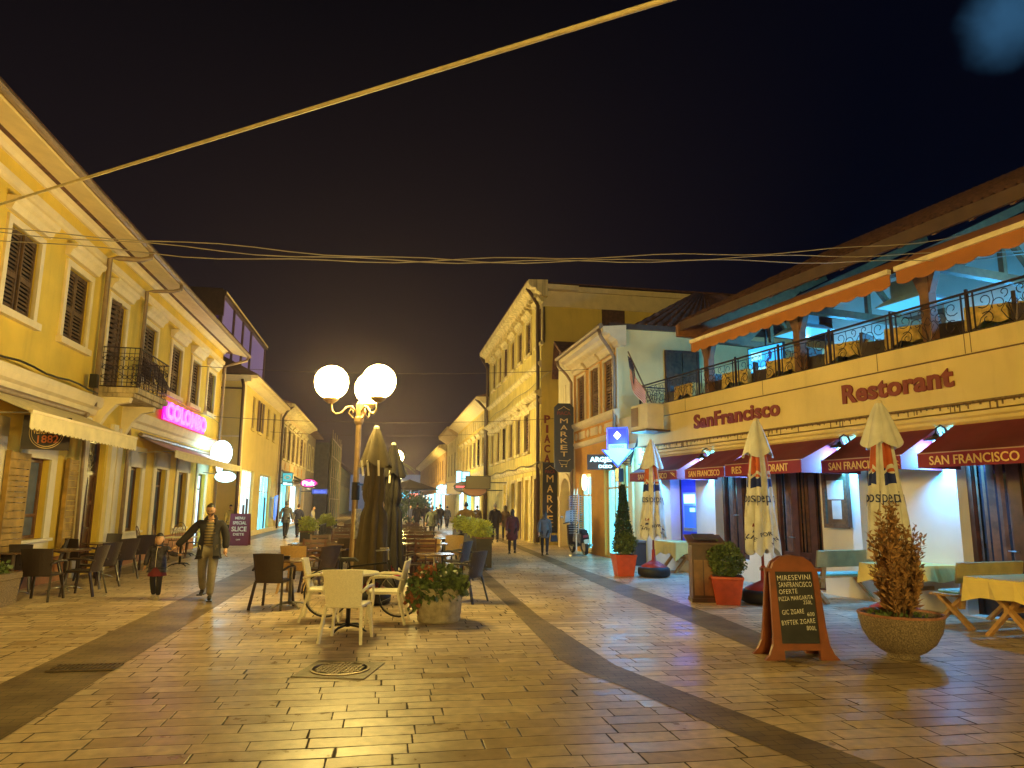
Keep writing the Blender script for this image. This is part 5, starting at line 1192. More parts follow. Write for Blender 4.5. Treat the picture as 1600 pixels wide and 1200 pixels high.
put(NC,G(712,908),70,'navy resin armchair behind the lone one right of the planter','navy chairs at the right of the central seating')
put(NC,G(704,884),75,'navy resin armchair farthest back of those right of the planter','navy chairs at the right of the central seating')
WC=Proto(armchair(WRES,'cafe_chair','x'))
put(WC,G(504,968),-82,'cream resin armchair at the left of the cream round table','cream chairs around the cream table')
put(WC,G(602,972),92,'cream resin armchair at the right of the cream round table','cream chairs around the cream table')
o=put(WC,G(541,1000),-3,'cream resin armchair nearest the camera with its back turned','cream chairs around the cream table')
wt=Proto(round_table(TOPW,BLK,'cafe_table','cream round table with black stem between three cream armchairs',r=.385)); put(wt,G(543,984),20,None)
# bicycle lying in the shade behind the white set
def wheel(m,r,w_=.03,spk=14,rim=None):
    m.tube([(r*math.cos(a),0,r*math.sin(a)) for a in [2*math.pi*k/32 for k in range(32)]],w_/2,6,closed=True)
bp_=G(565,965); t=thing('bicycle','black bicycle parked between the cream chairs and the flower planter','bicycle',(bp_.x,bp_.y,0),R(4))
m=MB(); fr=[((-.52,0,.33),(-.12,0,.30)),((-.12,0,.30),(-.22,0,.8)),((-.52,0,.33),(-.2,0,.72)),((-.12,0,.30),(.36,0,.68)),((-.2,0,.72),(.34,0,.78)),((.36,0,.82),(.40,0,.62)),((.40,0,.62),(.54,0,.33))]
for a,c in fr: m.tube([a,c],.016,6)
m.build('frame',BLK,t)
for x in (-.52,.54):
    m=MB(); wheel(m,.32); o=m.build('wheel',RUB,t); o.location=(x,0,.335); m=MB(); wheel(m,.295,.012); [m.tube([(0,0,0),(.29*math.cos(a),0,.29*math.sin(a))],.0025,3,caps=False) for a in [2*math.pi*k/16 for k in range(16)]]; m.build('rim',STEEL,o)
m=MB(); m.taper(-.34,-.08,-.07,.07,.80,-.33,-.14,-.08,.08,.85); m.build('saddle',RUB,t)
m=MB(); m.tube([(.36,0,.82),(.35,0,.95)],.013,6); m.tube([(.2,-.27,.97),(.33,-.2,.98),(.36,0,.96),(.33,.2,.98),(.2,.27,.97)],.012,6); m.build('handlebar',STEEL,t)
m=MB(); m.lathe([(.09,-.006),(.09,.006)],20); [setattr(m,'v',[(x,z,y) for x,y,z in m.v])]; m.tube([(0,0,0),(.14,-.06,-.08)],.01,5); m.tube([(0,0,0),(-.14,.06,.08)],.01,5); o=m.build('crank',STEEL,t); o.location=(-.12,0,.30)
m=MB(); m.tube([(-.85+.0,0,.37)]+[(-.52+.36*math.cos(a),0,.335+.36*math.sin(a)) for a in [math.pi*(1-k/8*.75) for k in range(9)]],.01,4); m.build('mudguard',BLK,t)
# ================================================================== FOLIAGE
def leaves(m,fn,n,s,asp=2.2,droop=0):
    for _ in range(n):
        p,nr=fn(); p=Vector(p); nr=Vector(nr)
        a=Vector((random.gauss(0,1),random.gauss(0,1),random.gauss(0,1)))+nr*1.2; a.z-=droop; a=a.normalized()*s*random.uniform(.6,1.3)
        b_=a.cross(Vector((random.gauss(0,1),random.gauss(0,1),random.gauss(0,1)))); b_=b_.normalized()*a.length/asp
        m.add([p-b_*.2,p+a*.5-b_,p+a,p+a*.5+b_],[(0,1,2,3)])
def ballfn(c,rx,rz,inner=.55):
    def f():
        while 1:
            v=Vector([random.uniform(-1,1) for _ in range(3)])
            if inner<v.length<1: break
        a=math.atan2(v.y,v.x); g=1+.10*math.sin(3*a+v.z*4+rx*9)+.08*math.sin(7*a-v.z*6)
        return (c[0]+v.x*rx*g,c[1]+v.y*rx*g,c[2]+v.z*rz*g),v
    return f
def conefn(z0,z1,r0,r1,p=1):
    def f():
        t_=random.random()**1.25; z=z0+(z1-z0)*t_; r_=(r0+(r1-r0)*t_**p)*random.uniform(.6,1.05); a=random.uniform(0,6.283); r_*=1+.13*math.sin(3*a+z*9)+.1*math.sin(5*a-z*17)
        return (r_*math.cos(a),r_*math.sin(a),z),(math.cos(a),math.sin(a),.9)
    return f
random.seed(3)
# flower planter
p=G(682,976); t=thing('flower_planter','round rough concrete planter of trailing flowers right of the cream chairs','planter',(p.x,p.y+.30,0),R(10))
m=MB(); m.lathe([(.28,0),(.305,.015),(.31,.07),(.30,.08),(.315,.12),(.32,.25),(.315,.40),(.32,.46),(.30,.48),(.275,.46),(.26,.40)],28); m.build('tub',CONC,t,smooth=True)
MB().lathe([(.27,.40),(.27,.43),(.0,.45)],20).build('soil',SOIL,t)
m=MB(); leaves(m,ballfn((0,0,.50),.36,.24,.2),1500,.10); leaves(m,ballfn((-.3,-.08,.38),.16,.2,.1),260,.08,droop=1)
m.build('foliage',LEAFM,t,fix=False)
m=MB(); 
for _ in range(60): 
    a=random.uniform(0,6.28); r_=random.uniform(.1,.36); m.ball((r_*math.cos(a),r_*math.sin(a),.56+random.uniform(-.05,.16)),.017,n=6,m=4)
m.build('blossom',mat('white blossoms',(.75,.68,.5),.6,var=.2),t)
m=MB(); leaves(m,ballfn((-.1,0,.66),.26,.1,.1),160,.07); leaves(m,ballfn((-.34,-.1,.36),.14,.16,.1),120,.07); m.build('reddish_leaves',mat('red brown leaves',(.30,.09,.03),.6,var=.4,scale=20),t,fix=False)
# square planter at left edge
p=G(-48,952); t=thing('square_planter','square pebble dashed concrete planter cut off by the left photo edge','planter',(p.x,p.y+.25,0),R(10))
m=MB(); m.taper(-.33,.33,-.33,.33,0,-.36,.36,-.36,.36,.40); m.box(-.37,.37,-.37,.37,.40,.5); m.build('tub',PEB,t,bev=.01); m=MB(); leaves(m,ballfn((0,0,.55),.3,.15,.1),400,.08); m.build('foliage',LEAFM,t,fix=False)
# bowl planter
p=G(1432,1036); t=thing('bowl_planter','big pebble dashed bowl planter holding a dried reddish brown conifer in front of the tables','planter',(p.x,p.y+.25,0))
m=MB(); m.lathe([(.15,0),(.17,.02),(.15,.04),(.24,.09),(.34,.18),(.405,.30),(.435,.43),(.44,.47),(.415,.475),(.39,.42),(.3,.36)],36); m.build('bowl',PEB,t,smooth=True)
m=MB(); m.tube([(.428*math.cos(a),.428*math.sin(a),.475) for a in [2*math.pi*k/36 for k in range(36)]],.018,6,closed=True); m.build('rim',mat('reddish bowl rim',(.38,.16,.10),.8,var=.3,scale=20),t,smooth=True); MB().lathe([(.4,.40),(.4,.43),(0,.46)],24).build('soil',SOIL,t)
m=MB()
stem=MB()
for k in range(80):
    a=random.uniform(0,6.28); r_=random.uniform(.02,.26); h_=random.uniform(.35,1.28)*(1-r_*1.3)+.1
    base=Vector((r_*.5*math.cos(a),r_*.5*math.sin(a),.44)); tip=Vector((r_*1.25*math.cos(a),r_*1.25*math.sin(a),.44+h_))
    stem.tube([base,(base+tip)/2+Vector((0,0,.03)),tip],[.007,.005,.002],4)
    for j in range(72):
        s=random.uniform(.12,1.02); c=base.lerp(tip,s); d_=Vector((math.cos(a+random.gauss(0,1.6)),math.sin(a+random.gauss(0,1.6)),random.uniform(.35,1.3))).normalized()*random.uniform(.05,.12)*(1.15-.5*s)
        w_=d_.cross(Vector((random.gauss(0,1),random.gauss(0,1),random.gauss(0,1)))).normalized()*random.uniform(.008,.018)
        c=c+Vector((random.gauss(0,.015),random.gauss(0,.015),0)); m.add([c,c+d_*.5+w_,c+d_,c+d_*.5-w_],[(0,1,2,3)])
m.build('foliage',LEAFR,t,fix=False); stem.build('stems',mat('dry twigs',(.16,.08,.035),.8),t)
m=MB(); leaves(m,ballfn((-.05,0,.46),.3,.05,.1),140,.05); m.build('undergrowth',LEAFM,t,fix=False)
# potted plants
def pot(label,loc,s,h,rz,rim=.03):
    t=thing('potted_plant',label,'potted plant',loc,R(rz)); m=MB(); m.taper(-s*.72,s*.72,-s*.72,s*.72,.0,-s*.96,s*.96,-s*.96,s*.96,h-.05); m.box(-s,s,-s,s,h-.05,h); m.build('pot',TERR,t,bev=.008); MB().box(-s*.9,s*.9,-s*.9,s*.9,h-.06,h+.004).build('soil',SOIL,t); return t
p=G(977,901); t=pot('tall dark clipped cypress with a small round bush in a red orange square pot',(p.x,p.y+.2,0),.26,.50,8)
m=MB(); leaves(m,conefn(.55,2.12,.24,.03),5200,.055,asp=3); m.build('crown',LEAFG,t,fix=False); MB().tube([(0,0,.45),(0,0,1.9)],[.03,.01],6).build('trunk',MWOOD,t)
m=MB(); leaves(m,ballfn((0,-.12,.76),.26,.25,.45),2600,.045); m.build('bush',LEAFB,t,fix=False)
p=G(1143,946); t=pot('round clipped bush in a red orange square pot beside the wooden lectern',(p.x,p.y+.2,0),.27,.47,-14)
m=MB(); leaves(m,ballfn((0,0,.72),.29,.30,.45),4600,.04); m.build('crown',LEAFB,t,fix=False); MB().tube([(0,0,.42),(0,0,.75)],.02,6).build('trunk',MWOOD,t)
# ================================================================== PARASOLS
def parasol(label,loc,rz,H_=3.2,zb=1.0,white=True,mt=None,lean=0,tie=None):
    t=thing('closed_parasol',label,'parasol',loc,R(rz)); W=.165
    def rad(th,z):
        # folded cloth: lobes deepen toward the hem
        s=(H_-.05-z)/(H_-.05-zb); s=max(0,min(1,s))
        if white: base=.05+.265*s**.75
        else: base=.06+.23*s**.6 
        if tie: base*=1-.30*math.exp(-((z-tie)/.10)**2)
        lob=abs(math.sin(th*4+.6*math.sin(z*2.1)))**.7
        return base*(.60+.40*lob)+.015*math.sin(th*11+z*3)*s
    n=96; prof=[]; k=34
    m=MB(); vs=[];fs=[]
    for i in range(k+1):
        z0=zb+(H_-.04-zb)*i/k
        for j in range(n):
            th=2*math.pi*j/n; z=z0
            if i==0: z=zb-.10*abs(math.sin(th*4))-.03*math.sin(th*9)
            r_=rad(th,z0); vs.append((r_*math.cos(th),r_*math.sin(th),z))
    for i in range(k):
        for j in range(n): l=(j+1)%n; fs.append((i*n+j,i*n+l,(i+1)*n+l,(i+1)*n+j))
    fs.append(tuple(k*n+j for j in range(n)))
    m.add(vs,fs); cl=m.build('canopy',mt,t,smooth=True,fix=False)
    # cap / upper flounce
    zc=H_-.62; m=MB(); vs=[];fs=[]; kk=8
    for i in range(kk+1):
        s=i/kk
        for j in range(n):
            th=2*math.pi*j/n; zf=H_-.01-(.58+.10*abs(math.sin(th*2+.4)))*s; r_=(.04+.24*s**.85)*(.78+.22*abs(math.sin(th*3+.3)))+.01
            if s==1: zf-=0
            vs.append((r_*math.cos(th),r_*math.sin(th),zf))
    for i in range(kk):
        for j in range(n): l=(j+1)%n; fs.append((i*n+j,i*n+l,(i+1)*n+l,(i+1)*n+j))
    m.add(vs,fs); m.build('cap',mt if not white else WHT,t,smooth=True,fix=False)
    MB().lathe([(.05,H_-.02),(.045,H_+.02),(.015,H_+.04)],12).build('finial',WRES if not white else CREAM,t)
    MB().tube([(0,0,.05),(0,0,H_-.1)],.024,10).build('pole',LRED if white else BLK,t,smooth=True)
    return t,rad
def cloth(name,bands):
    """white cloth with coloured printed bands by height (object z) broken into waves round the cloth"""
    m=bpy.data.materials.new(name); m.use_nodes=True; n=m.node_tree; b=n.nodes['Principled BSDF']; b.inputs['Roughness'].default_value=.8
    tc=n.nodes.new('ShaderNodeTexCoord'); sp=n.nodes.new('ShaderNodeSeparateXYZ'); n.links.new(tc.outputs['Object'],sp.inputs[0])
    def MA(op,a,c=None):
        o=n.nodes.new('ShaderNodeMath'); o.operation=op
        for i,v in enumerate((a,c)):
            if v is None: continue
            if isinstance(v,(int,float)): o.inputs[i].default_value=v
            else: n.links.new(v,o.inputs[i])
        return o.outputs[0]
    ang=MA('ARCTAN2',sp.outputs[1],sp.outputs[0]); wv=MA('SINE',MA('MULTIPLY',ang,4.0)); 
    cur=None; prev=(.76,.73,.66,1)
    for z0,z1,amp0,amp1,col in bands:
        lo=MA('ADD',z0,MA('MULTIPLY',wv,amp0)); hi=MA('ADD',z1,MA('MULTIPLY',wv,amp1))
        f=MA('MULTIPLY',MA('GREATER_THAN',sp.outputs[2],lo),MA('LESS_THAN',sp.outputs[2],hi)); f=MA('MULTIPLY',f,MA('GREATER_THAN',MA('SINE',MA('ADD',MA('MULTIPLY',ang,4.0),.5)),-.35))
        mx=n.nodes.new('ShaderNodeMix'); mx.data_type='RGBA'; n.links.new(f,mx.inputs[0])
        if cur is None: mx.inputs[6].default_value=prev
        else: n.links.new(cur,mx.inputs[6])
        mx.inputs[7].default_value=(*col,1); cur=mx.outputs[2]
    nz=n.nodes.new('ShaderNodeTexNoise'); nz.inputs['Scale'].default_value=4; nz.inputs['Detail'].default_value=6; n.links.new(tc.outputs['Object'],nz.inputs['Vector'])
    rp=n.nodes.new('ShaderNodeValToRGB'); rp.color_ramp.elements[0].position=.3; rp.color_ramp.elements[0].color=(.72,.70,.66,1); rp.color_ramp.elements[1].position=.6; rp.color_ramp.elements[1].color=(1,1,1,1); n.links.new(nz.outputs['Fac'],rp.inputs[0])
    mm=n.nodes.new('ShaderNodeMix'); mm.data_type='RGBA'; mm.blend_type='MULTIPLY'; mm.inputs[0].default_value=1; n.links.new(cur,mm.inputs[6]); n.links.new(rp.outputs[0],mm.inputs[7]); n.links.new(mm.outputs[2],b.inputs['Base Color'])
    n2=n.nodes.new('ShaderNodeTexNoise'); n2.inputs['Scale'].default_value=9; n.links.new(tc.outputs['Object'],n2.inputs['Vector']); bp=n.nodes.new('ShaderNodeBump'); bp.inputs['Strength'].default_value=.35; bp.inputs['Distance'].default_value=.03; n.links.new(n2.outputs['Fac'],bp.inputs['Height']); n.links.new(bp.outputs[0],b.inputs['Normal'])
    return m
WHT=mat('off white parasol cloth',(.76,.73,.66),.8,var=.12,scale=4,bump=.3,bscale=10)
PEP=cloth('printed parasol cloth',[(2.14,2.60,.03,.03,(.62,.13,.03)),(1.98,2.19,.02,-.05,(.015,.03,.20)),(2.17,2.22,.05,.06,(.76,.73,.66))])
def base_tyre(t,r=.40):
    m=MB(); m.lathe([(r*.8,.0),(r,.04),(r*1.03,.12),(r,.20),(r*.85,.23)],28); m.build('tyre_base',RUB,t,smooth=True)
    m=MB(); m.lathe([(r*.84,.20),(r*.8,.25),(r*.4,.33),(.05,.38),(.04,.62),(.03,.63)],24); m.build('base_cone',mat('red painted base',(.45,.05,.02),.5,var=.2),t,smooth=True)
for (px,py,l,rz,zb) in ((1022,901,'closed cream parasol on a red tyre base, leftmost of the three at the restaurant',10,.98),(1195,942,'closed cream parasol with printed bands behind the chalkboard, middle of the three',40,.92),(1400,978,'closed cream parasol with printed bands behind the dried conifer, rightmost of the three',75,.98)):
    p=G(px,py); t,rad=parasol(l,(p.x,p.y,0),rz,3.2,zb,True,PEP); base_tyre(t,.37 if px<1100 else .40); t['group']='cream parasols of the restaurant'
    view=math.atan2(-p.y,-p.x)-R(rz)
    def on(zc,h0,sgn=0,tilt=0):
        def f(a,b_):
            a2=a*math.cos(tilt)-b_*math.sin(tilt); b2=a*math.sin(tilt)+b_*math.cos(tilt)
            th=view+sgn+a2/.24; r_=rad(th,zc+b2)+.012; return Vector((r_*math.cos(th),r_*math.sin(th),zc+b2))
        return f
    for sg in (-1.0,.5,2.2,3.7): text('lettering','pepsi',LDBLU,t,0,0,0,.33,.22,bold=.0,fun=on(1.78,0,sg))
    for sg,s in ((-.6,'LIVE'),(.3,'FOR'),(.9,'NOW'),(-1.2,'LIVE')): text('lettering',s,LDBLU,t,0,0,0,.17,.07,bold=.02,fun=on(1.12+.06*math.sin(sg*5),0,sg,tilt=sg*.7))
    m=MB(); th=view-.55; 
    for col_,z0,z1,nm in ((LRED,1.30,1.36,'emblem_red'),(LDBLU,1.20,1.25,'emblem_blue')):
        m=MB(); pts=[]
        m.quad(*[Vector(((rad(th+a,z)+.013)*math.cos(th+a),(rad(th+a,z)+.013)*math.sin(th+a),z)) for a,z in ((-.16,z0),(.16,z0+.01),(.10,z1),(-.10,z1))]); m.build(nm,col_,t,fix=False)
p=AT(578,930,12.2); t,_=parasol('closed olive brown parasol tied at its waist, standing right beside the globe street lamp',(p.x,p.y,0),0,2.93,.42,False,UMBD,tie=1.62); base_tyre(t,.34)
for th in (-1.9,-1.2,-2.4):
    m=MB(); m.bar((.27*math.cos(th),.27*math.sin(th),2.36),(.25*math.cos(th)+.02,.25*math.sin(th),2.10),.035,.004); m.build('strap',LWHI,t)
p=AT(607,920,14.6); t,_=parasol('closed black brown parasol directly behind and right of the olive brown one',(p.x,p.y,0),20,2.85,.42,False,UMBK,tie=1.6); base_tyre(t,.34)
m=MB(); m.bar((.24*math.cos(-2),.24*math.sin(-2),2.3),(.25*math.cos(-2),.25*math.sin(-2),2.05),.035,.004); m.build('strap',LWHI,t)
# ================================================================== LAMPS
def street_lamp(loc,label,strength=30,rz=0,lights=None,hz=3.72,cheap=False):
    t=thing('street_lamp',label,'street lamp',loc,R(rz),group='triple globe lamps down the street')
    LM=mat('lamp post metal',(.26,.17,.09),.4,metal=.5,var=.25,scale=6)
    m=MB(); m.lathe([(.16,0),(.16,.06),(.11,.12),(.09,.5),(.075,.55),(.065,.9),(.055,1.2),(.05,hz-.72),(.05,hz-.72),(.07,hz-.7),(.085,hz-.66),(.085,hz-.6),(.06,hz-.57),(.06,hz-.36),(.03,hz-.3)],16); m.build('post',LM,t,smooth=False)
    for k in range(3):
        a=R(10+120*k); ca,sa=math.cos(a),math.sin(a)
        P=lambda r_,z: (r_*ca,r_*sa,z)
        m=MB(); m.tube([P(.05,hz-.5),P(.14,hz-.40),P(.22,hz-.42),P(.3,hz-.52),P(.40,hz-.55),P(.47,hz-.50),P(.49,hz-.36)],.018,8)
        m.tube([P(.06,hz-.62),P(.12,hz-.6),P(.18,hz-.52),P(.15,hz-.45),P(.10,hz-.48),P(.12,hz-.53)],.014,6); m.build('arm',LM,t,smooth=True)
        m=MB(); m.lathe([(.05,-.37),(.13,-.31),(.14,-.28),(.10,-.28)],16,(.5*ca,.5*sa,hz)); m.build('cup',LM,t)
        m=MB(); m.ball((.5*ca,.5*sa,hz),.295,n=16 if not cheap else 10,m=10 if not cheap else 6); m.build('globe',glow('globe lamp glass %d'%strength,SODIUM,strength),t,smooth=True)
    return t
p=AT(548,938,12.35); LP=street_lamp((p.x,p.y,0),'lit triple globe street lamp standing among the cafe chairs beside the closed brown parasol',105,rz=70)
m=MB(); m.box(-.09,.09,-.075,-.06,1.05,1.55); m.build('poster',mat('pasted paper bills',(.7,.6,.4),.8,var=.5,scale=14),LP)
m=MB(); m.box(-.09,.09,-.085,-.06,1.95,1.98); m.lathe([(.07,1.7),(.07,2.0)],12); m.build('clamp',BLK,LP)
for px,D,l in ((612,52,'second triple globe street lamp far behind the closed parasols'),(600,32,'triple globe street lamp hidden mostly by the dark parasol'),(612,80,'third triple globe street lamp farthest down the street')):
    p=AT(px,790,D); street_lamp((p.x,D,0),l,260,cheap=True)
# the same row continues behind the photographer
street_lamp((2.2,-7.5,0),'triple globe street lamp of the same row standing behind the viewpoint',440,cheap=True)
street_lamp((-2.5,-19,0),'triple globe street lamp of the same row farther behind the viewpoint',440,cheap=True)
# ================================================================== RESTAURANT SEATING
def picnic_table(label,loc,rz,W=1.25,D=.8):
    t=thing('picnic_table',label,'table',loc,rz,group='yellow clothed tables in front of the restaurant'); m=MB()
    m.box(-W/2,W/2,-D/2,D/2,.70,.74); m.build('tabletop',LWOOD,t)
    for x in (-W/2+.16,W/2-.16):
        m=MB(); m.bar((x,-.34,0),(x,.30,.70),.045,.09,up=(1,0,0)); m.bar((x+.045,.34,0),(x+.045,-.30,.70),.045,.09,up=(1,0,0)); m.build('leg',LWOOD,t)
    MB().box(-W/2+.1,W/2-.1,-.03,.03,.33,.39).build('stretcher',LWOOD,t)
    return t
def cloth_on(label,loc,rz,W=1.25,D=.8,h=.755,drop=.24):
    t=thing('tablecloth',label,'tablecloth',(loc[0],loc[1],0),rz,group='yellow tablecloths of the restaurant'); m=MB(); tcloth_mesh(m,W+.06,D+.06,h,drop); m.build('cloth',TCLO,t,fix=False); return t
def bench(label,loc,rz,W=1.35):
    """garden bench, sitter faces -y"""
    t=thing('garden_bench',label,'bench',loc,rz,group='pine benches in front of the restaurant')
    m=MB(); [m.box(-W/2,W/2,y,y+.075,.42,.45) for y in (-.22,-.135,-.05,.035,.12)]; m.build('seat',LWOOD,t)
    m=MB(); vs=[(-W/2,.2,.62),(W/2,.2,.62),(W/2,.245,.90),(-W/2,.245,.90),(-W/2,.23,.61),(W/2,.23,.61),(W/2,.275,.89),(-W/2,.275,.89)]; m.add(vs,[(0,1,2,3),(7,6,5,4),(0,4,5,1),(1,5,6,2),(2,6,7,3),(3,7,4,0)]); m.build('backrest',OWOOD,t)
    for x in (-W/2+.14,W/2-.14):
        m=MB(); m.bar((x,-.24,0),(x,.20,.42),.045,.09,up=(1,0,0)); m.bar((x+.046,.34,0),(x+.046,-.14,.42),.045,.09,up=(1,0,0)); m.bar((x-.046,.13,.25),(x-.046,.25,.88),.04,.09,up=(1,0,0)); m.build('leg',LWOOD,t)
    return t
rzR=F1.rz
def RP(x,y): v=F1.w(x,y,0); return (v.x,v.y,0)
sets=[((1062,893),'beside the leftmost cream parasol',1),((1262,915),'behind the chalkboard',2),((1400,958),'behind the dried conifer',3),((1585,1000),'cut by the right photo edge',4)]
for (px,py),l,k in sets:
    g_=G(px,py); rz=rzR
    if k==1: W=.8
    else: W=1.3
    ax_=Vector((math.cos(rz),math.sin(rz))); 
    if k==1:
        picnic_table('pine table under a yellow cloth '+l,(g_.x,g_.y,0),rz,.95,.8); cloth_on('yellow tablecloth draped on the table '+l,(g_.x,g_.y),rz,.95,.8,drop=.30)
    else:
        n_=Vector((-ax_.y,ax_.x)); off=.45 
        c=(g_.x+n_.x*off+ax_.x*0,g_.y+n_.y*off,0)
        picnic_table('pine cross legged picnic table under a yellow cloth '+l,c,rz+math.pi/2,1.3,.82); cloth_on('yellow tablecloth draped on the picnic table '+l,c,rz+math.pi/2,1.3,.82)
BN=[((1078,900),90,1.0,'small pine bench left of the lectern beside the first yellow table',False),((1052,872),90,1.2,'grey board bench close to the wall under the cash machine',False)]
def wall_bench(px,py,rz,l,W=1.35):
    g_=G(px,py); bench(l,(g_.x,g_.y,0),rz,W)
wall_bench(1100,880,rzR+R(90),'pine bench between the lectern and the first yellow table',1.1)
wall_bench(1040,872,rzR+R(0),'grey board bench close to the wall under the cash machine',1.3)
wall_bench(1250,893,rzR+R(-90),'pine bench farthest behind the chalkboard with a short back board',1.3)
wall_bench(1312,938,rzR+R(-90),'pine bench with wide board back just right of the chalkboard',1.4)
wall_bench(1530,975,rzR+R(-90),'pine bench with wide board back right of the dried conifer',1.35)
# cushions
CUSH=mat('mint seat cushion',(.35,.62,.50),.8,var=.06)
for px,py,l in ((1312,938,'mint seat cushion on the bench right of the chalkboard'),(1530,975,'mint seat cushion on the bench right of the dried conifer')):
    g_=G(px,py); t=thing('seat_cushion',l,'cushion',(g_.x,g_.y,.451),rzR+R(-90)); m=MB(); m.box(-.55,.55,-.19,.16,0,.04); m.build('pad',CUSH,t,bev=.015)
# lectern
g_=G(1108,942); t=thing('lectern','dark brown wooden menu lectern with sloping top beside the bush in the red pot','lectern',(g_.x,g_.y+.2,0),R(-4))
DW2=mat('lectern dark oak',(.085,.030,.012),.4,var=.3,scale=6,bump=.1); DW3=mat('lectern light oak panel',(.24,.11,.035),.45,var=.25,scale=8,bump=.1)
m=MB(); m.box(-.27,.27,-.2,.2,.0,.07); m.box(-.25,.25,-.18,.18,.07,1.0); m.build('cabinet',DW2,t)
m=MB(); [m.box(a,a+.15,-.19,-.18,.12,.72) for a in (-.22,-.05)]; m.box(.13,.22,-.19,-.18,.12,.72); m.build('front_panel',DW3,t)
m=MB(); m.add([(-.32,-.27,.98),(.32,-.27,.98),(.32,.24,1.10),(-.32,.24,1.10),(-.32,-.27,1.02),(.32,-.27,1.02),(.32,.24,1.14),(-.32,.24,1.14)],[(0,3,2,1),(4,5,6,7),(0,1,5,4),(1,2,6,5),(2,3,7,6),(3,0,4,7)]); m.build('sloping_top',DW2,t)
g2=(g_.x,g_.y+.2); t=thing('menu_folder','dark menu folder lying on the sloping lectern top','menu',(g2[0],g2[1],1.085),R(-4)); m=MB(); m.add([(-.2,-.18,-.02),(.2,-.18,-.02),(.2,.14,.055),(-.2,.14,.055),(-.2,-.18,.0),(.2,-.18,.0),(.2,.14,.075),(-.2,.14,.075)],[(0,3,2,1),(4,5,6,7),(0,1,5,4),(1,2,6,5),(2,3,7,6),(3,0,4,7)]); m.build('cover',BLK,t)
# chalkboard
g_=G(1250,1030); t=thing('chalkboard_sign','orange brown arched chalkboard stand with handwritten chalk menu in the foreground','chalkboard',(g_.x,g_.y+.12,0),R(3))
BW=mat('orange brown painted wood',(.23,.06,.016),.45,var=.2,scale=6,bump=.1,dirt=.2)
def board_face(y,sg):
    m=MB(); ln=.14/1.0
    def Y(z): return y+sg*(.17-.15*z/1.12)
    def pr(poly,d0,d1):
        n=len(poly); vs=[(x,Y(z)+d0,z) for x,z in poly]+[(x,Y(z)+d1,z) for x,z in poly]; m.add(vs,[tuple(range(n)),tuple(range(2*n-1,n-1,-1))]+[(i,i+n,(i+1)%n+n,(i+1)%n) for i in range(n)])
    for s in (-1,1): pr([(s*.215,.1),(s*.31,.1),(s*.275,.93),(s*.215,.93)],-.02,.02); pr([(s*.20,.0),(s*.42,.0),(s*.36,.06),(s*.315,.16),(s*.30,.30),(s*.20,.14)],-.024,.024)
    pr([(-.215,.10),(.215,.10),(.215,.17),(-.215,.17)],-.019,.019)
    pr([(-.33,.93),(.33,.93),(.33,.965),(.25,.965),(.22,1.03),(.13,1.09),(0,1.11),(-.13,1.09),(-.22,1.03),(-.25,.965),(-.33,.965)],-.022,.022)
    m.build('frame',BW,t)
    m=MB(); pr([(-.216,.17),(.216,.17),(.216,.93),(-.216,.93)],-.004,.004); m.build('slate',mat('chalkboard slate',(.018,.016,.015),.55,var=.5,scale=5,dirt=.4,dcol=(.06,.055,.05)),t)
    return Y
Y=board_face(0,-1); board_face(.02,1)
CHK=mat('chalk',(.78,.73,.66),.9,var=.25,scale=60)
for s,x,z,w_,h_,tl in (('MIRESEVINI',0,.865,.38,.055,.04),('SANFRANCISCO',0.01,.79,.38,.055,.02),('OFERTE',-.08,.715,.21,.05,.05),('PIZZA MARGARITA',.0,.645,.39,.045,.06),('250L',.13,.60,.10,.04,0),('GIC ZGARE',-.05,.50,.25,.05,.06),('600',.15,.475,.08,.04,.03),('BYFTEK ZGARE',-.0,.395,.38,.05,.07),('800L',.14,.33,.11,.045,0)):
    o=text('lettering',s,CHK,t,x,0,z,w_,h_,bold=-.004,ext=.001,tilt=tl,spacing=1.1)
    for v in o.data.vertices: v.co.y+=Y(v.co.z)-.0052
# sunglasses rack
g_=F6.w(-.62,-.75,0); t=thing('sunglasses_rack','revolving rack of sunglasses on a thin white pole outside the orange shop','display rack',(g_.x,g_.y,0),F6.rz)
MB().tube([(0,0,0),(0,0,2.0)],.025,8).build('pole',LWHI,t); m=MB(); m.lathe([(.24,0),(.22,.03),(.03,.06)],16); m.build('base',STEEL,t)
m=MB(); [m.box(-.26,.26,-.012,.012,.72+i*.075,.735+i*.075) for i in range(17)]; [m.box(-.012,.012,-.26,.26,.722+i*.075,.733+i*.075) for i in range(17)]; m.box(-.27,-.255,-.01,.01,.7,2.0); m.box(.255,.27,-.01,.01,.7,2.0); m.build('frame',STEEL,t)
m=MB(); random.seed(5)
for i in range(17):
    for x in (-.17,.0,.17):
        z=.76+i*.075; m.ball((x-.03,-.04,z),.026,.008,.018,n=8,m=5); m.ball((x+.03,-.04,z),.026,.008,.018,n=8,m=5)
        m.ball((-.05,x,z),.008,.03,.018,n=6,m=4)
m.build('sunglasses',mat('sunglasses lenses',(.03,.03,.035),.1,var=.6,scale=8),t)
m=MB(); m.add([(-.24,-.02,2.0),(-.08,-.02,1.97),(-.12,0,2.2),(-.26,0,2.16)],[(0,1,2,3)]); m.add([(.06,-.02,1.97),(.26,-.02,2.0),(.24,0,2.22),(.1,0,2.14)],[(0,1,2,3)]); m.build('header_card',glow('rack header card',(.3,.75,.8),.8),t,fix=False)
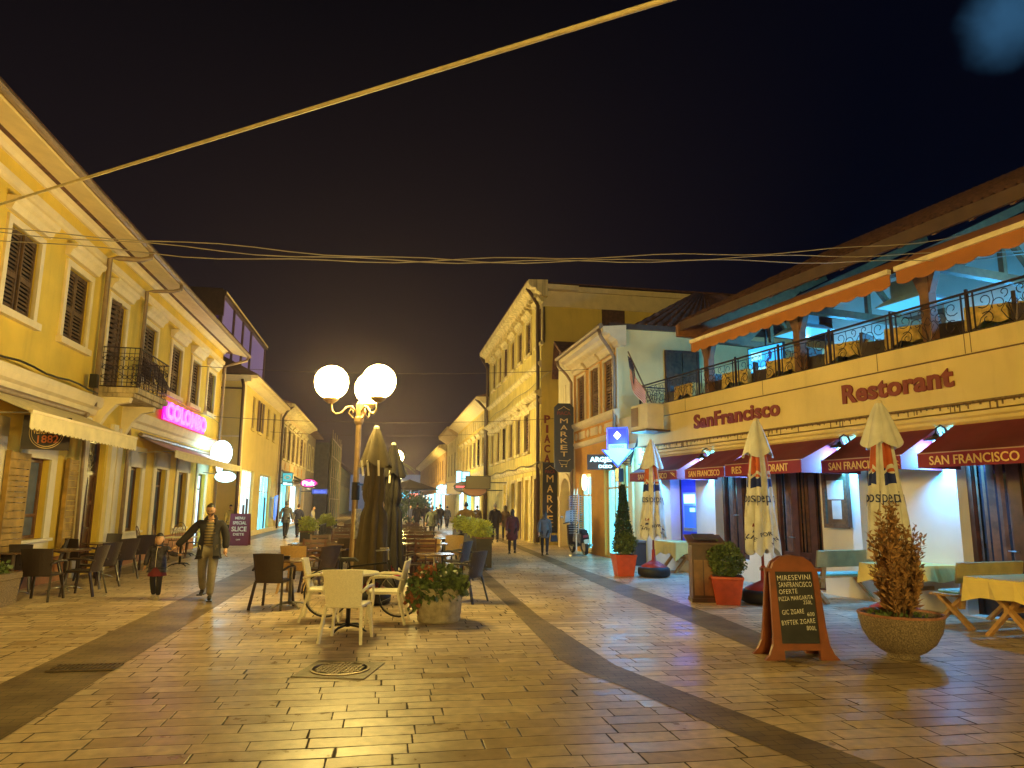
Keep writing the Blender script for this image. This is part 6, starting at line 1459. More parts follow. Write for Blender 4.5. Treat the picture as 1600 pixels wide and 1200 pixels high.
# grey barrel like planter behind the cypress
g_=G(985,885); t=thing('dark_crate','low dark grey storage box standing against the wall behind the cypress pot','box',(g_.x+.25,g_.y+.6,0),F1.rz); MB().box(-.35,.35,-.2,.2,0,.62).build('body',mat('dark grey plastic',(.05,.05,.055),.5,var=.2),t,bev=.02); MB().box(-.37,.37,-.22,.22,.62,.68).build('lid',mat('grey plastic lid',(.16,.14,.12),.5,var=.2),t,bev=.01)
# ================================================================== BISTRO SET (left)
def bistro(name,label):
    t=thing(name,label,'chair'); WR=mat('rusty bistro wire',(.20,.11,.06),.45,metal=.3,var=.3)
    MB().lathe([(.20,.445),(.205,.455),(.20,.465)],20).build('seat',MWOOD,t)
    m=MB(); m.tube([(-.19,-.14,.45),(-.2,-.19,.65),(-.17,-.24,.85),(-.08,-.27,.97),(0,-.275,1.0),(.08,-.27,.97),(.17,-.24,.85),(.2,-.19,.65),(.19,-.14,.45)],.011,6)
    m.tube([(-.11,-.18,.45),(-.11,-.23,.78),(-.04,-.26,.88),(0,-.265,.89),(.04,-.26,.88),(.11,-.23,.78),(.11,-.18,.45)],.007,5)
    for x in (-.05,0,.05): m.tube([(x,-.19,.46),(x*1.3,-.255,.87)],.005,4)
    m.build('backrest',WR,t,smooth=True)
    for sx in (-1,1):
        for sy in (-1,1): m=MB(); m.tube([(sx*.13,sy*.13,.45),(sx*.17,sy*.17,.22),(sx*.21,sy*.21,0)],.011,5); m.build('leg',WR,t,smooth=True)
    return t
BC=Proto(bistro('bistro_chair','x'))
for px,py,rz,l in ((226,882,-50,'wire backed bistro chair nearest the red plinth, left of the small white tables'),(250,876,-70,'wire backed bistro chair second from the left by the white tables'),(300,872,110,'wire backed bistro chair on the street side of the nearer white table'),(272,868,180,'wire backed bistro chair behind the nearer white table'),(322,862,100,'wire backed bistro chair behind the walking man')): put(BC,G(px,py),rz,l,'bistro chairs under the rose awning')
BT=Proto(round_table(TOPW,BLK,'bistro_table','x',r=.33,square=True))
put(BT,G(280,884),10,'small square cream bistro table nearer the ochre wall plinth','small cream tables under the rose awning'); put(BT,G(290,868),10,'small square cream bistro table farther back behind the girl','small cream tables under the rose awning')
# ================================================================== CENTRAL SEATING FARTHER BACK
def slat_chair(name,label):
    t=thing(name,label,'chair'); m=MB(); [m.box(-.22,.22,y,y+.07,.42,.445) for y in (-.2,-.11,-.02,.07,.16)]; m.build('seat',DWOOD,t)
    m=MB(); [m.box(-.22,.22,-.26-.02*i,-.235-.02*i,.52+.1*i,.58+.1*i) for i in range(4)]; m.build('backrest',DWOOD,t)
    for sx in (-1,1):
        m=MB(); m.bar((sx*.22,-.2,0),(sx*.22,-.32,.9),.04); m.build('rear_leg',DWOOD,t); m=MB(); m.bar((sx*.22,.2,0),(sx*.22,.2,.43),.04); m.build('leg',DWOOD,t)
    return t
def slat_table(name,label):
    t=thing(name,label,'table'); m=MB(); [m.box(-.6,.6,-.36+i*.12,-.26+i*.12,.72,.75) for i in range(6)]; m.build('tabletop',TOPD,t)
    for sx in (-1,1):
        for sy in (-1,1): m=MB(); m.bar((sx*.52,sy*.28,0),(sx*.52,sy*.28,.72),.05); m.build('leg',BLK,t)
    return t
SC=Proto(slat_chair('slatted_chair','x')); ST=Proto(slat_table('slatted_table','x'))
ud=horizdir(600); un=Vector((ud.y,-ud.x))
ordn=['nearest','second','third','fourth','fifth','sixth','seventh']
for i in range(6):
    for j,(s,sd) in enumerate(((-1.55,'left'),(.55,'right'))):
        c=Vector((-2.35,16.6))+ud*(i*2.35)+un*(s+(i%2)*.2-.25)
        if i==0 and j==0: c=c+un*(-.2)
        ST.put((c.x,c.y,0),R(8+3*i),'dark slatted table, %s row of the planter lined terrace, %s column'%(ordn[i],sd),'slatted tables of the terrace behind the parasols')
        for a,nm in ((-.72,'near'),(.72,'far')):
            p=c+ud*a; SC.put((p.x,p.y,0),F5.rz*0+math.atan2(ud.y,ud.x)-math.pi/2+(0 if a<0 else math.pi)+R(random.uniform(-14,14)),'dark slatted chair on the %s side of the %s row %s table behind the parasols'%(nm,ordn[i],sd),'slatted chairs of the terrace behind the parasols')
def box_planter(c,label,L_=1.7,yl=True,rz=0):
    t=thing('box_planter',label,'planter',(c[0],c[1],0),rz); m=MB(); m.box(-.2,.2,-L_/2,L_/2,.05,.78); m.build('box',mat('black planter box',(.025,.018,.014),.5,var=.3),t); MB().box(-.22,.22,-L_/2-.02,L_/2+.02,.78,.81).build('rim',MWOOD,t)
    m=MB()
    for k in range(int(L_/.35)): leaves(m,ballfn((0,-L_/2+.2+k*.35,.98),.24,.22,.2),420,.10,asp=4)
    m.build('foliage',LEAFY if yl else LEAFB,t,fix=False); return t
rzs=math.atan2(ud.y,ud.x)-math.pi/2
def near(px,py): v=G(px,py); return (v.x,v.y)
box_planter(near(480,872),'black box planter of yellow green shrub at the left front of the slatted terrace',1.0,rz=rzs)
box_planter(near(508,858),'second black box planter of yellow green shrub farther along the terrace left side',1.3,rz=rzs)
box_planter((-.95,20.0),'long black box planter of yellow green shrubs along the terrace right side',3.2,rz=rzs)
box_planter((-1.65,24.4),'farther black box planter along the terrace right side',2.4,rz=rzs)
# low fence on left side of the terrace
t=thing('terrace_fence','low dark metal fence along the left side of the slatted terrace','fence',(near(497,868)[0],near(497,868)[1],0),rzs)
for k in range(8): m=MB(); m.bar((0,k*1.2,0),(0,k*1.2,.95),.05); m.build('post',BLK,t)
m=MB(); [m.bar((0,0,z),(0,8.4,z),.03) for z in (.3,.6,.93)]; [m.bar((0,k*.15,.3),(0,k*.15,.93),.012) for k in range(57)]; m.build('rails',BLK,t)
# dark open parasol and greenery far behind
g_=AT(632,789,48); t=thing('open_parasol','dark open parasol over the far end of the cafe seating','parasol',(g_.x+.3,48,0)); MB().lathe([(2.0,2.55),(1.9,2.62),(.1,3.2),(.0,3.25)],8).build('canopy',UMBK,t); MB().tube([(0,0,0),(0,0,3.1)],.03,6).build('pole',BLK,t)
random.seed(9)
for k,(px,D,r_,h_,l) in enumerate(((640,62,1.6,2.6,'dark round shrub under the far open parasol'),(622,66,1.8,3.0,'dark bushy tree left of the far shrub'),(655,70,1.3,2.3,'small dark shrub near the people at the far end'))):
    g_=AT(px,789,D); t=thing('shrub',l,'shrub',(g_.x,D,0)); m=MB(); leaves(m,ballfn((0,0,h_*.55),r_,h_*.5,.3),900,.22); m.build('foliage',LEAFG,t,fix=False); MB().tube([(0,0,0),(0,0,h_*.5)],.08,6).build('trunk',MWOOD,t)
g_=AT(611,789,47); t=thing('palm_tree','yellow lit palm rising behind the dark closed parasol','palm',(g_.x,47,0))
MB().tube([(0,0,0),(.05,0,2),(0,0,4.4)],[.2,.16,.14],8).build('trunk',MWOOD,t)
m=MB()
for k in range(22):
    a=k*2.4; el=random.uniform(-.3,1.2); pr=None
    for j in range(9):
        s=j/8; L_=1.5; p=Vector((math.cos(a)*math.cos(el)*s*L_,math.sin(a)*math.cos(el)*s*L_,4.4+math.sin(el)*s*L_-.7*s*s))
        if pr is not None:
            sd=Vector((-math.sin(a),math.cos(a),0))
            for sg in (-1,1):
                for q4 in (0,.5):
                    c=pr.lerp(p,q4); tip=c+(sd*sg*.36+ (p-pr).normalized()*.22-Vector((0,0,.12)))*(1-.5*s); m.add([c,c+(p-pr)*.28,tip],[(0,1,2)])
        pr=p
m.build('fronds',mat('palm leaves',(.22,.24,.04),.5,var=.3,scale=5),t,fix=False)
# ================================================================== CABLES
def cable(name,label,p0,p1,sag,r,n=24,m_=None,wob=0):
    p0=Vector(p0);p1=Vector(p1); mid=p0; pts=[]
    for i in range(n+1):
        s=i/n; q2=p0.lerp(p1,s); q2.z-=sag*4*s*(1-s)+wob*math.sin(i*1.7); pts.append(q2)
    t=thing(name,label,'cable',p0); m=MB(); m.tube([q2-p0 for q2 in pts],r,6); m.build('wire',m_ or PIPED,t,smooth=True); return t
a=FL.w(*[v for v in (FL.xz(0,325)[0]-.3,0)],FL.xz(0,325)[1]-.12); far=Vector((0,0,H))+ray(1040,0).normalized()*5.6; dd=(far-a).normalized()
cable('overhead_rope','thick yellowish cable crossing the night sky from the ochre wall to upper right',a,a+dd*((far-a).length*1.5),.0,.021,m_=mat('pale cable sheath',(.62,.52,.30),.6,var=.15,scale=8))
a1=FL.w(-9.8,-.9,6.9); 
def P3(px,py,D): return AT(px,py,D)
for k,(za,mid,zb,l) in enumerate(((355,(600,404),378,'upper thin cable sagging across the whole street'),(362,(640,408),400,'middle thin cable of the bundle sagging across the street'),(372,(560,402),362,'lower thin cable of the bundle, leaving toward the roof at right'))):
    A0=AT(-60,za,9.2); B0=AT(1700,zb-10*k,11.5); C0=AT(*mid,10.2); n=36; pts=[]
    for i in range(n+1):
        s=i/n; l0=(1-s)*(1-2*s); l1=4*s*(1-s); l2=s*(2*s-1)
        q2=A0*l0+Vector((A0.x*.5+B0.x*.5,C0.y,C0.z))*l1+B0*l2; q2.z+=.025*math.sin(i*1.1+k*2)+.04*math.sin(i*.33+k); pts.append(q2)
    t=thing('overhead_cable',l,'cable',A0,group='thin cables crossing the street'); m=MB(); m.tube([q2-A0 for q2 in pts],.008,5); m.build('wire',mat('thin grey cable',(.42,.36,.30),.6),t,smooth=True)
for k,(z,D,y0,y1,l) in enumerate(((6.3,24,0,0,'fine wire crossing the street between the second left house and the tall building'),(4.9,27,0,0,'lower fine wire crossing beside the street lamp'),(5.6,40,0,0,'distant fine wire across the street'))):
    x0=-10.9-.18*(D-20)*.9; cable('fine_wire',l,(x0,D,z),(2.2-.18*(D-30),D+1,z+.2),.25,.010,m_=PIPED)
# ================================================================== MOTORBIKES
def scooter(label,loc,rz,lean=0,shield=True,lit=False):
    t=thing('motor_scooter',label,'scooter',loc,rz); t.rotation_euler.y=lean
    for y,nm in ((-.62,'wheel'),(.66,'wheel')):
        m=MB(); m.tube([(0,.24*math.cos(a),.24*math.sin(a)) for a in [2*math.pi*k/20 for k in range(20)]],.055,8,closed=True); o=m.build('wheel',RUB,t,smooth=True); o.location=(0,y,.30); m=MB(); m.lathe([(.17,-.03),(.17,.03)],14); m.v=[(z,x,y2) for x,y2,z in m.v]; m.build('rim',STEEL,o)
    m=MB(); m.taper(-.16,.16,-.75,.1,.42,-.12,.12,-.85,.0,.76); m.taper(-.15,.15,.0,.45,.26,-.17,.17,-.1,.42,.34); m.taper(-.2,.2,.38,.55,.3,-.2,.2,.30,.42,1.0); m.build('body',mat('dark scooter paint',(.03,.022,.022),.25,var=.2,spec=.7),t,bev=.03)
    m=MB(); m.taper(-.13,.13,-.82,.05,.76,-.10,.10,-.75,.0,.85); m.build('seat',RUB,t,bev=.02)
    m=MB(); m.tube([(0,.66,.3),(0,.42,1.02)],.035,8); m.tube([(-.34,.28,1.06),(-.15,.38,1.08),(.15,.38,1.08),(.34,.28,1.06)],.018,6); m.build('handlebar',BLK,t)
    for s in (-1,1):
        m=MB(); m.tube([(s*.26,.34,1.08),(s*.33,.34,1.25)],.008,5); m.ball((s*.36,.33,1.29),.06,.015,.04); m.build('mirror',STEEL,t)
    if shield:
        m=MB(); vs=[];
        for j in range(5):
            for i in range(7): u_=i/6*2-1; v=j/4; vs.append((u_*(.24-.05*v*v),.47-.08*v-.06*u_*u_,1.05+.42*v))
        m.add(vs,[(j*7+i,j*7+i+1,j*7+i+8,j*7+i+7) for j in range(4) for i in range(6)]); m.build('windshield',mat('pale windshield',(.35,.48,.60),.15,var=.1,emis=.08,ecol=(.3,.6,1)),t,fix=False)
    m=MB(); m.box(-.08,.08,-.88,-.84,.60,.68); m.build('tail_light',glow('red tail light',(1,.03,.01),26) if lit else mat('red tail lens',(.3,.01,.01),.3),t)
    m=MB(); m.box(-.09,.09,-.90,-.885,.40,.54); m.build('number_plate',mat('number plate',(.6,.55,.42),.5,var=.15),t)
    m=MB(); m.tube([(.14,-.3,.25),(.16,-.9,.34)],.045,8); m.build('exhaust',STEEL,t)
    if lit: point_light((0,-1.0,.62),(1,.06,.03),6,.05,t)
    return t
g_=G(905,866); scooter('dark scooter with pale windshield parked by the arched gate and the orange shop',(g_.x,g_.y,0),R(14),lean=-.12)
g_=G(727,856); SCT=scooter('scooter with glowing red tail light ridden away down the street',(g_.x,g_.y+.6,0),R(8),shield=False,lit=True)
# ================================================================== PEOPLE
def skin_mesh(pts,edges,rad,root_i=0,sub=2):
    """pts: list of points, returns (verts, faces) of a smooth tapered surface grown round the edges"""
    me=bpy.data.meshes.new('tmp'); me.from_pydata([tuple(p) for p in pts],edges,[]); o=bpy.data.objects.new('tmp',me); C.objects.link(o)
    md=o.modifiers.new('s','SKIN'); md.use_smooth_shade=True; md.branch_smoothing=.6
    for i,v in enumerate(me.skin_vertices[0].data): r=rad[i]; v.radius=(r,r) if isinstance(r,float) else r; v.use_root=(i==root_i)
    sd=o.modifiers.new('d','SUBSURF'); sd.levels=sub; sd.render_levels=sub
    bpy.context.view_layer.update(); dg=bpy.context.evaluated_depsgraph_get(); e=o.evaluated_get(dg).to_mesh()
    V=[v.co.copy() for v in e.vertices]; F_=[tuple(p.vertices) for p in e.polygons]; o.evaluated_get(dg).to_mesh_clear()
    bpy.data.objects.remove(o); bpy.data.meshes.remove(me); return V,F_
def person(label,loc,rz,h=1.72,stride=.22,swing=.25,coat='jacket',cm=None,tm=None,hair='short',hm=HAIR,shoe=None,hands=None,bag=None,nod=0,wide=1.0,name='person',glasses=False,beard=False,sit=False,coat_len=0,headsc=1.0,group=None,shift=0,sub=1,female=False,child=False,zipm=None,skirt=None,shirt=None):
    """faces -y.  hands: {'l':(elbow,wrist),'r':...} optional overrides"""
    t=thing(name,label,'person',loc,rz,group); k=h/1.75; V3=lambda x,y,z: Vector((x*k,y*k,z*k))
    hw=.185*wide if not female else .165*wide; hip=.095; s=stride
    J={}
    J['pel']=V3(0,0,.94); J['sp']=V3(0,.0,1.12); J['hem']=V3(0,.0,.87-coat_len*.5); J['ch']=V3(0,-.005,1.32); J['nk']=V3(0,0,1.475); J['hd']=V3(0,-.02-nod*.05,1.58)
    for sd,sx in (('l',1),('r',-1)):
        f=1 if sd=='l' else -1
        J['sh'+sd]=V3(sx*hw,0,1.42); sw=swing*f
        J['el'+sd]=V3(sx*(hw+.05),.03+sw*.35,1.14); J['wr'+sd]=V3(sx*(hw+.045),-.05+sw*.9,.90)
        J['hp'+sd]=V3(sx*hip,0,.90)
        if sit: J['kn'+sd]=V3(sx*.17,-.36,.72); J['an'+sd]=V3(sx*.2,-.30,.32); J['to'+sd]=V3(sx*.21,-.44,.28)
        else:
            st=-s*f
            J['kn'+sd]=V3(sx*.10,st*.55-.05*abs(1),.50); J['an'+sd]=V3(sx*.095,st*1.0+(.10 if st>0 else 0),.09+(.07 if st>.12 else 0)); J['to'+sd]=J['an'+sd]+V3(sx*.02,-.15,-.055 if st<.12 else -.085)
        if hands and sd in hands: J['el'+sd]=V3(*hands[sd][0]); J['wr'+sd]=V3(*hands[sd][1])
    names=list(J); idx={n:i for i,n in enumerate(names)}
    def grow(ns,es,rs,root):
        V,F_=skin_mesh([J[n] for n in ns],[(ns.index(a),ns.index(b)) for a,b in es],[r*k if isinstance(r,float) else (r[0]*k,r[1]*k) for r in rs],ns.index(root),sub); return V,F_
    body=MB()
    V,F_=grow(['pel','sp','ch','nk','hd','shl','ell','wrl','shr','elr','wrr','hpl','knl','anl','hpr','knr','anr'],
       [('pel','sp'),('sp','ch'),('ch','nk'),('nk','hd'),('ch','shl'),('shl','ell'),('ell','wrl'),('ch','shr'),('shr','elr'),('elr','wrr'),('pel','hpl'),('hpl','knl'),('knl','anl'),('pel','hpr'),('hpr','knr'),('knr','anr')],
       [.11,.10,.12,.055,.055,.05,.04,.028,.05,.04,.028,.08,.055,.035,.08,.055,.035],'pel'); body.add(V,F_)
    # head with jaw, nose, ears
    hs=headsc; hc=J['hd']+V3(0,-.015-nod*.03,.065)
    def hf(v):
        x,y,z=v
        if z<0: f=1-.30*(-z)**1.3; x*=f; y=y*(1-.12*(-z)) - .10*(-z)*1
        if y<0: y*=.98+.10*max(0,-z)
        if y<-.8 and abs(x)<.28 and -.45<z<.15: y-=.20*(1-abs(x)/.28)*(1-abs(z+.18)/.35 if abs(z+.18)<.35 else 0)
        if y<-.6 and .05<z<.25: y+=.05
        return Vector((x,y,z))
    head=MB(); head.ball((0,0,0),.078*k*hs,.096*k*hs,.118*k*hs,n=20,m=14,fun=hf)
    for sx in (-1,1): head.ball((sx*.079*k*hs,.008*k,-.005*k),.012*k*hs,.022*k*hs,.032*k*hs,n=8,m=6)
    rot=Matrix.Rotation(-nod*.35,3,'X'); rot=Matrix.Rotation(nod*.35,3,'X')
    hv=[rot@Vector(v)+hc for v in head.v]; body.add(hv,head.f)
    for sd,sx in (('l',1),('r',-1)):
        w_=J['wr'+sd]; d_=(w_-J['el'+sd]).normalized(); side=Vector((0,-1,0)); side=(side-d_*side.dot(d_)).normalized(); nrm=d_.cross(side).normalized()*(-sx)
        hk=k*(1.0 if not child else .95)
        body.tube([w_-d_*.02*hk,w_+d_*.02*hk,w_+d_*.05*hk,w_+d_*.085*hk],[.026*hk,.034*hk,.040*hk,.030*hk],8)
        for i,(o_,ln) in enumerate(((.030,.068),(.011,.076),(-.009,.070),(-.027,.056))):
            b0=w_+d_*.080*hk+side*o_*hk; body.tube([b0,b0+d_*ln*.5*hk+nrm*.006*hk,b0+d_*ln*.85*hk+nrm*.026*hk,b0+d_*ln*hk*.9+nrm*.042*hk],[.0095*hk,.009*hk,.008*hk,.006*hk],6)
        b0=w_+d_*.03*hk+side*.03*hk; body.tube([b0,b0+side*.025*hk+d_*.02*hk,b0+side*.032*hk+d_*.05*hk+nrm*.014*hk],[.012*hk,.011*hk,.008*hk],6)
    bo=body.build('body',SKIN,t,smooth=True,fix=False)
    # face parts
    def hp(x,y,z): return rot@Vector((x*k*hs,y*k*hs,z*k*hs))+hc
    if sub>1 or glasses or child:
        for sx in (-1,1):
            m=MB(); m.ball(hp(sx*.03,-.088,.012),.012*k,.006*k,.007*k,n=8,m=6); m.build('eye',mat('eye dark',(.02,.015,.012),.3),t)
            m=MB(); m.tube([hp(sx*.014,-.096,.034),hp(sx*.032,-.094,.040),hp(sx*.05,-.084,.033)],.0045*k,5); m.build('eyebrow',hm,t)
        m=MB(); m.tube([hp(-.022,-.092,-.058),hp(0,-.099,-.056),hp(.022,-.092,-.058)],[.003*k,.006*k,.003*k],6); m.build('mouth',mat('lips',(.36,.12,.09),.5),t)
    if glasses:
        m=MB()
        for sx in (-1,1): m.tube([hp(sx*.032+.022*math.cos(a),-.104,.010+.017*math.sin(a)) for a in [2*math.pi*j/12 for j in range(12)]],.0022*k,4,closed=True); m.tube([hp(sx*.054,-.10,.015),hp(sx*.082,.0,.01)],.002*k,4)
        m.tube([hp(-.01,-.105,.012),hp(.01,-.105,.012)],.002*k,4); m.build('glasses',BLK,t)
    if beard:
        m=MB(); m.ball((0,0,0),.081*k,.099*k,.121*k,n=20,m=14,fun=hf); vs=[rot@Vector(v)+hc for v in m.v]
        keep=[]
        for f in m.f:
            c=sum((Vector(m.v[i]) for i in f),Vector())/len(f); z=c.z/(.121*k); y=c.y/(.099*k); x=abs(c.x)/(.08*k)
            if z<-.28 and y<.15 and not (z>-.55 and x<.18 and z<-.42) and (z<-.45 or x>.45 or y<-.7): keep.append(f)
        mm=MB(); mm.add(vs,keep); mm.build('beard',hm,t,smooth=True,fix=False)
    # hair
    if hair:
        m=MB(); sc_=1.07; m.ball((0,0,0),.080*k*hs*sc_,.100*k*hs*sc_,.120*k*hs*sc_,n=20,m=14); vs=[]
        for v in m.v:
            v=Vector(v); 
            if hair in('long','hood') and v.z<.0: v.x*=1+.25*(-v.z/(.12*k)); 
            vs.append(v+Vector((0,.006*k,.006*k)))
        keep=[]
        for f in m.f:
            c=sum((Vector(m.v[i]) for i in f),Vector())/len(f); z=c.z/(.12*k*hs); y=c.y/(.1*k*hs)
            if hair=='short' and (z>.55 or (y>.0 and z>-.45)) and not (y<-.5 and z<.68): keep.append(f)
            if hair in('long','hood') and (z>.48 or y>-.15): keep.append(f)
            if hair=='bald' and (y>.1 and -.5<z<.3): keep.append(f)
            if hair=='cap' and (z>.25 or (y>.2 and z>-.3)): keep.append(f)
        mm=MB(); mm.add([rot@v+hc for v in vs],keep)
        if hair=='long': mm.ball(hc+V3(0,.06,-.13),.085*k,.05*k,.14*k,n=12,m=8)
        if hair=='bun': 
            mm=MB(); mm.add([rot@v+hc for v in vs],[f for f in m.f if (sum((Vector(m.v[i]) for i in f),Vector())/len(f)).z>.40*.12*k*hs or (sum((Vector(m.v[i]) for i in f),Vector())/len(f)).y>-.05*.1*k])
        mm.build({'hood':'hood','cap':'cap'}.get(hair,'hair'),hm,t,smooth=True,fix=False)
    # trousers
    ns=['pel','hpl','knl','anl','hpr','knr','anr']; V,F_=grow(ns,[('pel','hpl'),('hpl','knl'),('knl','anl'),('pel','hpr'),('hpr','knr'),('knr','anr')],[.13,.11,.082,.070,.11,.082,.070] if not female else [.14,.10,.07,.05,.10,.07,.05],'pel')
    m=MB(); m.add(V,F_); m.build('trousers',tm,t,smooth=True,fix=False)
    # jacket / coat
    cl_=coat_len
    sh_=.088 if not child else .085
    ns=['hem','pel','sp','ch','nk','shl','ell','wrl','shr','elr','wrr']; V,F_=grow(ns,[('hem','pel'),('pel','sp'),('sp','ch'),('ch','nk'),('ch','shl'),('shl','ell'),('ell','wrl'),('ch','shr'),('shr','elr'),('elr','wrr')],[((.205+.05*coat_len)*wide,.17+.05*coat_len),(.205*wide,.165),(.195*wide,.16),(.185*wide,.155),.08,sh_,.078,.062,sh_,.078,.062],'pel')
    V=[Vector(v) for v in V]
    if False:
        zh=J['pel'].z
        for v in V:
            if v.z<zh-.02 and abs(v.x)<hw*k*1.25: d2=zh-v.z; v.z=zh-d2*(1+cl_*3.6); v.x*=1+cl_*.35; v.y*=1+cl_*.25
    m=MB()
    if shirt:   # open front showing the jumper
        fs=[]
        for f in F_:
            c=sum((V[i] for i in f),Vector())/len(f)
            if c.y<-.045*k and abs(c.x-.004)<(.060+.03*max(0,(1.42*k-c.z)/(1.42*k-.85*k)))*k and .6*k<c.z<1.46*k: continue
            fs.append(f)
        m.add(V,fs); m.build(coat,cm,t,smooth=True,fix=False)
        m2=MB(); V2,F2=grow(['pel','sp','ch','nk'],[('pel','sp'),('sp','ch'),('ch','nk')],[(.150,.125),(.145,.12),(.145,.115),.065],'pel'); m2.add(V2,F2); m2.build('jumper',shirt,t,smooth=True,fix=False)
        m3=MB(); m3.tube([J['nk']+V3(x,y,z) for x,y,z in ((-.085,-.07,-.10),(-.1,-.01,.0),(-.07,.07,.05),(0,.09,.06),(.07,.07,.05),(.1,-.01,.0),(.085,-.07,-.10))],[.02*k,.03*k,.03*k,.03*k,.03*k,.03*k,.02*k],8); m3.build('collar',cm,t,smooth=True)
    else:
        m.add(V,F_); m.tube([J['nk']+V3(.075*math.cos(a),.075*math.sin(a),.0) for a in [2*math.pi*j/14 for j in range(14)]],.028*k,8,closed=True); m.build(coat,cm,t,smooth=True,fix=False)
    if zipm:
        m=MB(); m.tube([J['nk']+V3(0,-.10,-.02),J['ch']+V3(0,-.165,0),J['sp']+V3(0,-.175,0),J['pel']+V3(0,-.185,-.06)],.006*k,5); m.build('zip',zipm,t)
    if skirt:
        m=MB(); m.lathe([(.16*k,.88*k),(.20*k,.78*k),(.24*k,.64*k),(.235*k,.63*k)],24,fun=lambda r_,th,z,i: r_*(1+.06*math.sin(th*7)*(i>0))); m.build('skirt',skirt,t,smooth=True,fix=False)
    for sd in 'lr':
        a=J['an'+sd]; to=J['to'+sd]; m=MB(); d_=(to-a); d_.z=0; d_.normalize()
        heel=a-d_*.05*k; heel.z=a.z-.055*k
        V,F_=skin_mesh([a+V3(0,0,.03),Vector((a.x,a.y,a.z-.035*k)),to+V3(0,0,.005),heel+V3(0,0,.01)],[(0,1),(1,2),(1,3)],[.048*k,(.05*k,.045*k),(.042*k,.032*k),.035*k],1,1); m.add(V,F_)
        m.box(-.048*k,.048*k,-.20*k,.075*k,-.092*k,-.068*k,M=Matrix.Translation(a+V3(0,0,0))@Matrix.Rotation(math.atan2(d_.x,-d_.y),4,'Z')@Matrix.Rotation(0,4,'X')) if not sit else None
        m.build('shoe',shoe or BLK,t,smooth=False,fix=False)
    if bag:
        w_=J['wr'+bag]; m=MB(); m.taper(w_.x-.14*k,w_.x+.14*k,w_.y-.05,w_.y+.05,w_.z-.45*k,w_.x-.11*k,w_.x+.11*k,w_.y-.04,w_.y+.04,w_.z-.18*k); m.build('bag_body',BLK,t,bev=.01) if False else None
    return t,J
def cl(n,c,**k): return mat(n,c,.85,var=.2,scale=8,bump=.2,**k)
BLKJ=cl('black jacket cloth',(.022,.018,.020)); DKT=cl('dark trousers',(.02,.018,.022)); NAVY=cl('navy coat cloth',(.03,.035,.09)); GRYC=cl('dark grey coat cloth',(.10,.10,.11)); MARC=cl('maroon coat cloth',(.10,.022,.022)); BEIG=cl('khaki trousers',(.20,.165,.115)); BRNC=cl('brown coat cloth',(.09,.055,.03)); MUST=cl('mustard brown jacket',(.30,.19,.03)); GRN=cl('dark green jacket',(.05,.06,.04)); WHS=cl('pale jacket',(.45,.40,.33))
def jumper():
    m=bpy.data.materials.new('striped jumper'); m.use_nodes=True; n=m.node_tree; b=n.nodes['Principled BSDF']; b.inputs['Roughness'].default_value=.9
    tc=n.nodes.new('ShaderNodeTexCoord'); wv=n.nodes.new('ShaderNodeTexWave'); wv.bands_direction='Z'; wv.inputs['Scale'].default_value=6.5; n.links.new(tc.outputs['Object'],wv.inputs['Vector'])
    rp=n.nodes.new('ShaderNodeValToRGB'); rp.color_ramp.interpolation='CONSTANT'; rp.color_ramp.elements[0].color=(.27,.20,.10,1); rp.color_ramp.elements[1].position=.62; rp.color_ramp.elements[1].color=(.07,.06,.055,1); n.links.new(wv.outputs['Fac'],rp.inputs[0]); n.links.new(rp.outputs[0],b.inputs['Base Color']); return m
# father and daughter
gm=G(318,938); gd_=G(240,936)
person('bearded man with glasses in open black jacket and striped jumper leading a girl',(gm.x,gm.y+.06,0),R(14),h=1.60,coat_len=.12,stride=.17,swing=.1,cm=BLKJ,tm=BEIG,hair='short',hands={'r':((-.36,-.02,1.20),(-.56,-.06,.98)),'l':((.29,.02,1.15),(.30,-.06,.92))},glasses=True,beard=True,nod=1.1,shirt=jumper(),sub=2,wide=1.08)
kc=1.13/1.75
person('small girl in dark puffer jacket, dark red skirt and cream boots beside the man',(gd_.x,gd_.y+.04,0),R(6),h=1.06,stride=.05,swing=.05,cm=mat('printed puffer jacket',(.035,.03,.05),.6,var=.9,scale=16,bump=.5,bscale=14,dirt=.5,dcol=(.25,.20,.12)),tm=DKT,hair='bun',shoe=mat('cream boots',(.62,.52,.33),.6,var=.1),hands={'l':((.36,-.05,1.24),(.58,-.10,1.22)),'r':((-.30,0,1.13),(-.33,-.04,.90))},headsc=1.42,child=True,zipm=LWHI,skirt=cl('dark red skirt',(.16,.02,.03)),sub=2,wide=1.2)
g_=G(245,936)
def walker(px,pyf,pyh,label,rz,**k):
    p=G(px,pyf); h=H+(AT(px,pyh,p.y).z-H); kw=dict(stride=.2,swing=.25,cm=BLKJ,tm=DKT,hair='short'); kw.update(k); return person(label,(p.x,p.y,0),R(rz),h=max(1.4,h),**kw)
walker(800,866,796,'woman in a knee length maroon coat walking away down the right side of the street',182,cm=MARC,coat='coat',coat_len=.75,female=True,hair='long',wide=1.1)
walker(851,869,799,'woman in a dark grey quilted coat walking away near the arched gate',176,cm=GRYC,coat='coat',coat_len=.35,female=True,hair='long',wide=1.05)
walker(773,849,787,'grey haired man in a long black coat walking away past the tall building',184,cm=BLKJ,coat='coat',coat_len=.45,hair='short',hm=mat('grey hair',(.30,.27,.22),.7),wide=1.05)
walker(789,845,790,'person in a dark brown coat just behind the maroon coated woman',180,cm=BRNC,coat='coat',coat_len=.4,female=True,hair='long')
walker(745,832,790,'person in a dark coat walking away beyond the scooter rider',175,cm=BRNC,hair='short')
walker(445,842,783,'tall hooded man in a dark jacket walking away on the left side',182,cm=GRYC,hair='hood',hm=GRYC)
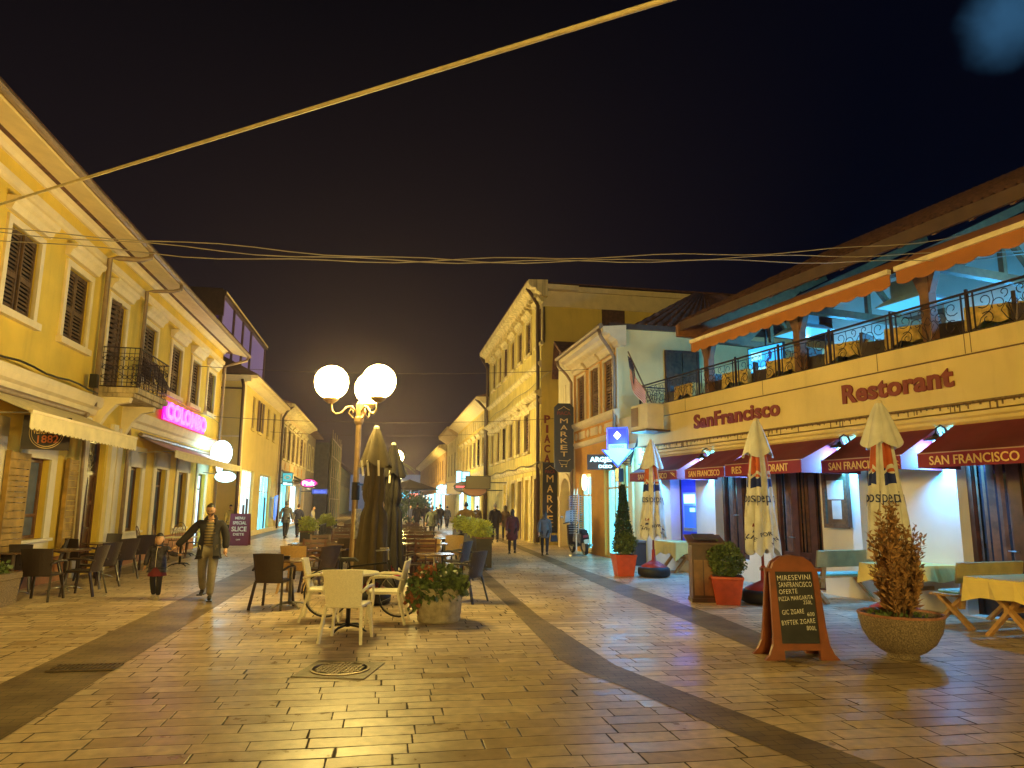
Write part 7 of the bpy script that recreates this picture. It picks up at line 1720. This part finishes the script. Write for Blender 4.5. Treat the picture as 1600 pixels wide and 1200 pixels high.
walker(464,840,788,'person in a navy coat walking away beside the hooded man on the left',178,cm=NAVY,coat='coat',coat_len=.3,hm=mat('brown hair',(.12,.06,.03),.6))
walker(487,836,791,'person in a pale jacket standing by the far left shops',90,cm=WHS,tm=GRYC)
walker(651,829,786,'person in a long black coat at the far end of the cafe terrace',170,cm=BLKJ,coat='coat',coat_len=.6,wide=1.1)
walker(664,826,788,'slim person in dark clothes walking far down the street middle',180,cm=BLKJ)
walker(687,829,788,'thin person in black walking away on the far right pavement',180,cm=BLKJ)
walker(698,826,791,'person in a grey jacket near the far right shops',175,cm=GRYC)
walker(681,824,792,'person in an olive brown jacket far down the right side',180,cm=MUST)
walker(641,822,790,'dark dressed person far away at the street centre',0,cm=NAVY)
walker(674,845,791,'man in a grey jacket seated among the far terrace tables',165,cm=GRN,hm=mat('brown hair',(.12,.06,.03),.6),wide=1.15)
walker(357,843,789,'person in a yellowish top standing behind the walking man by the corner house',20,cm=cl('yellowish top',(.45,.36,.12)),tm=GRN,hair='cap',hm=BLKJ)
w2=G(851,869); t=thing('handbag','dark handbag hanging beside the woman in the grey quilted coat','handbag',(w2.x+.30,w2.y,.42),R(10)); m=MB(); m.taper(-.12,.12,-.05,.05,.04,-.10,.10,-.035,.035,.26); m.build('bag',BLK,t,bev=.01); m=MB(); m.tube([(-.09,0,.25),(-.06,0,.38),(0,0,.43),(.06,0,.38),(.09,0,.25)],.008,5); m.build('handle',BLK,t)
# scooter rider
sp=SCT.location; r_,_=person('man in a mustard brown jacket riding the scooter away down the street',(sp.x-.03,sp.y-.12,-.06+.02),R(8)+math.pi+math.pi,h=1.74,cm=MUST,tm=DKT,sit=True,hands={'l':((.34,-.22,1.22),(.32,-.44,1.08)),'r':((-.34,-.22,1.22),(-.32,-.44,1.08))},wide=1.15)
r_.rotation_euler.z=math.pi+R(8)

# ================================================================== HAZE, volume added for the glow round the lamps
hz=MB(); hz.box(-150,150,-60,200,-1,16)
hm=bpy.data.materials.new('added lamp glow volume'); hm.use_nodes=True; n=hm.node_tree; n.nodes.remove(n.nodes['Principled BSDF'])
pv=n.nodes.new('ShaderNodeVolumePrincipled'); pv.inputs['Density'].default_value=.0009; pv.inputs['Color'].default_value=(.95,.76,1,1); pv.inputs['Anisotropy'].default_value=.78
n.links.new(pv.outputs[0],n.nodes['Material Output'].inputs['Volume']); o=hz.build('glow_haze',hm); o['kind']='stuff'
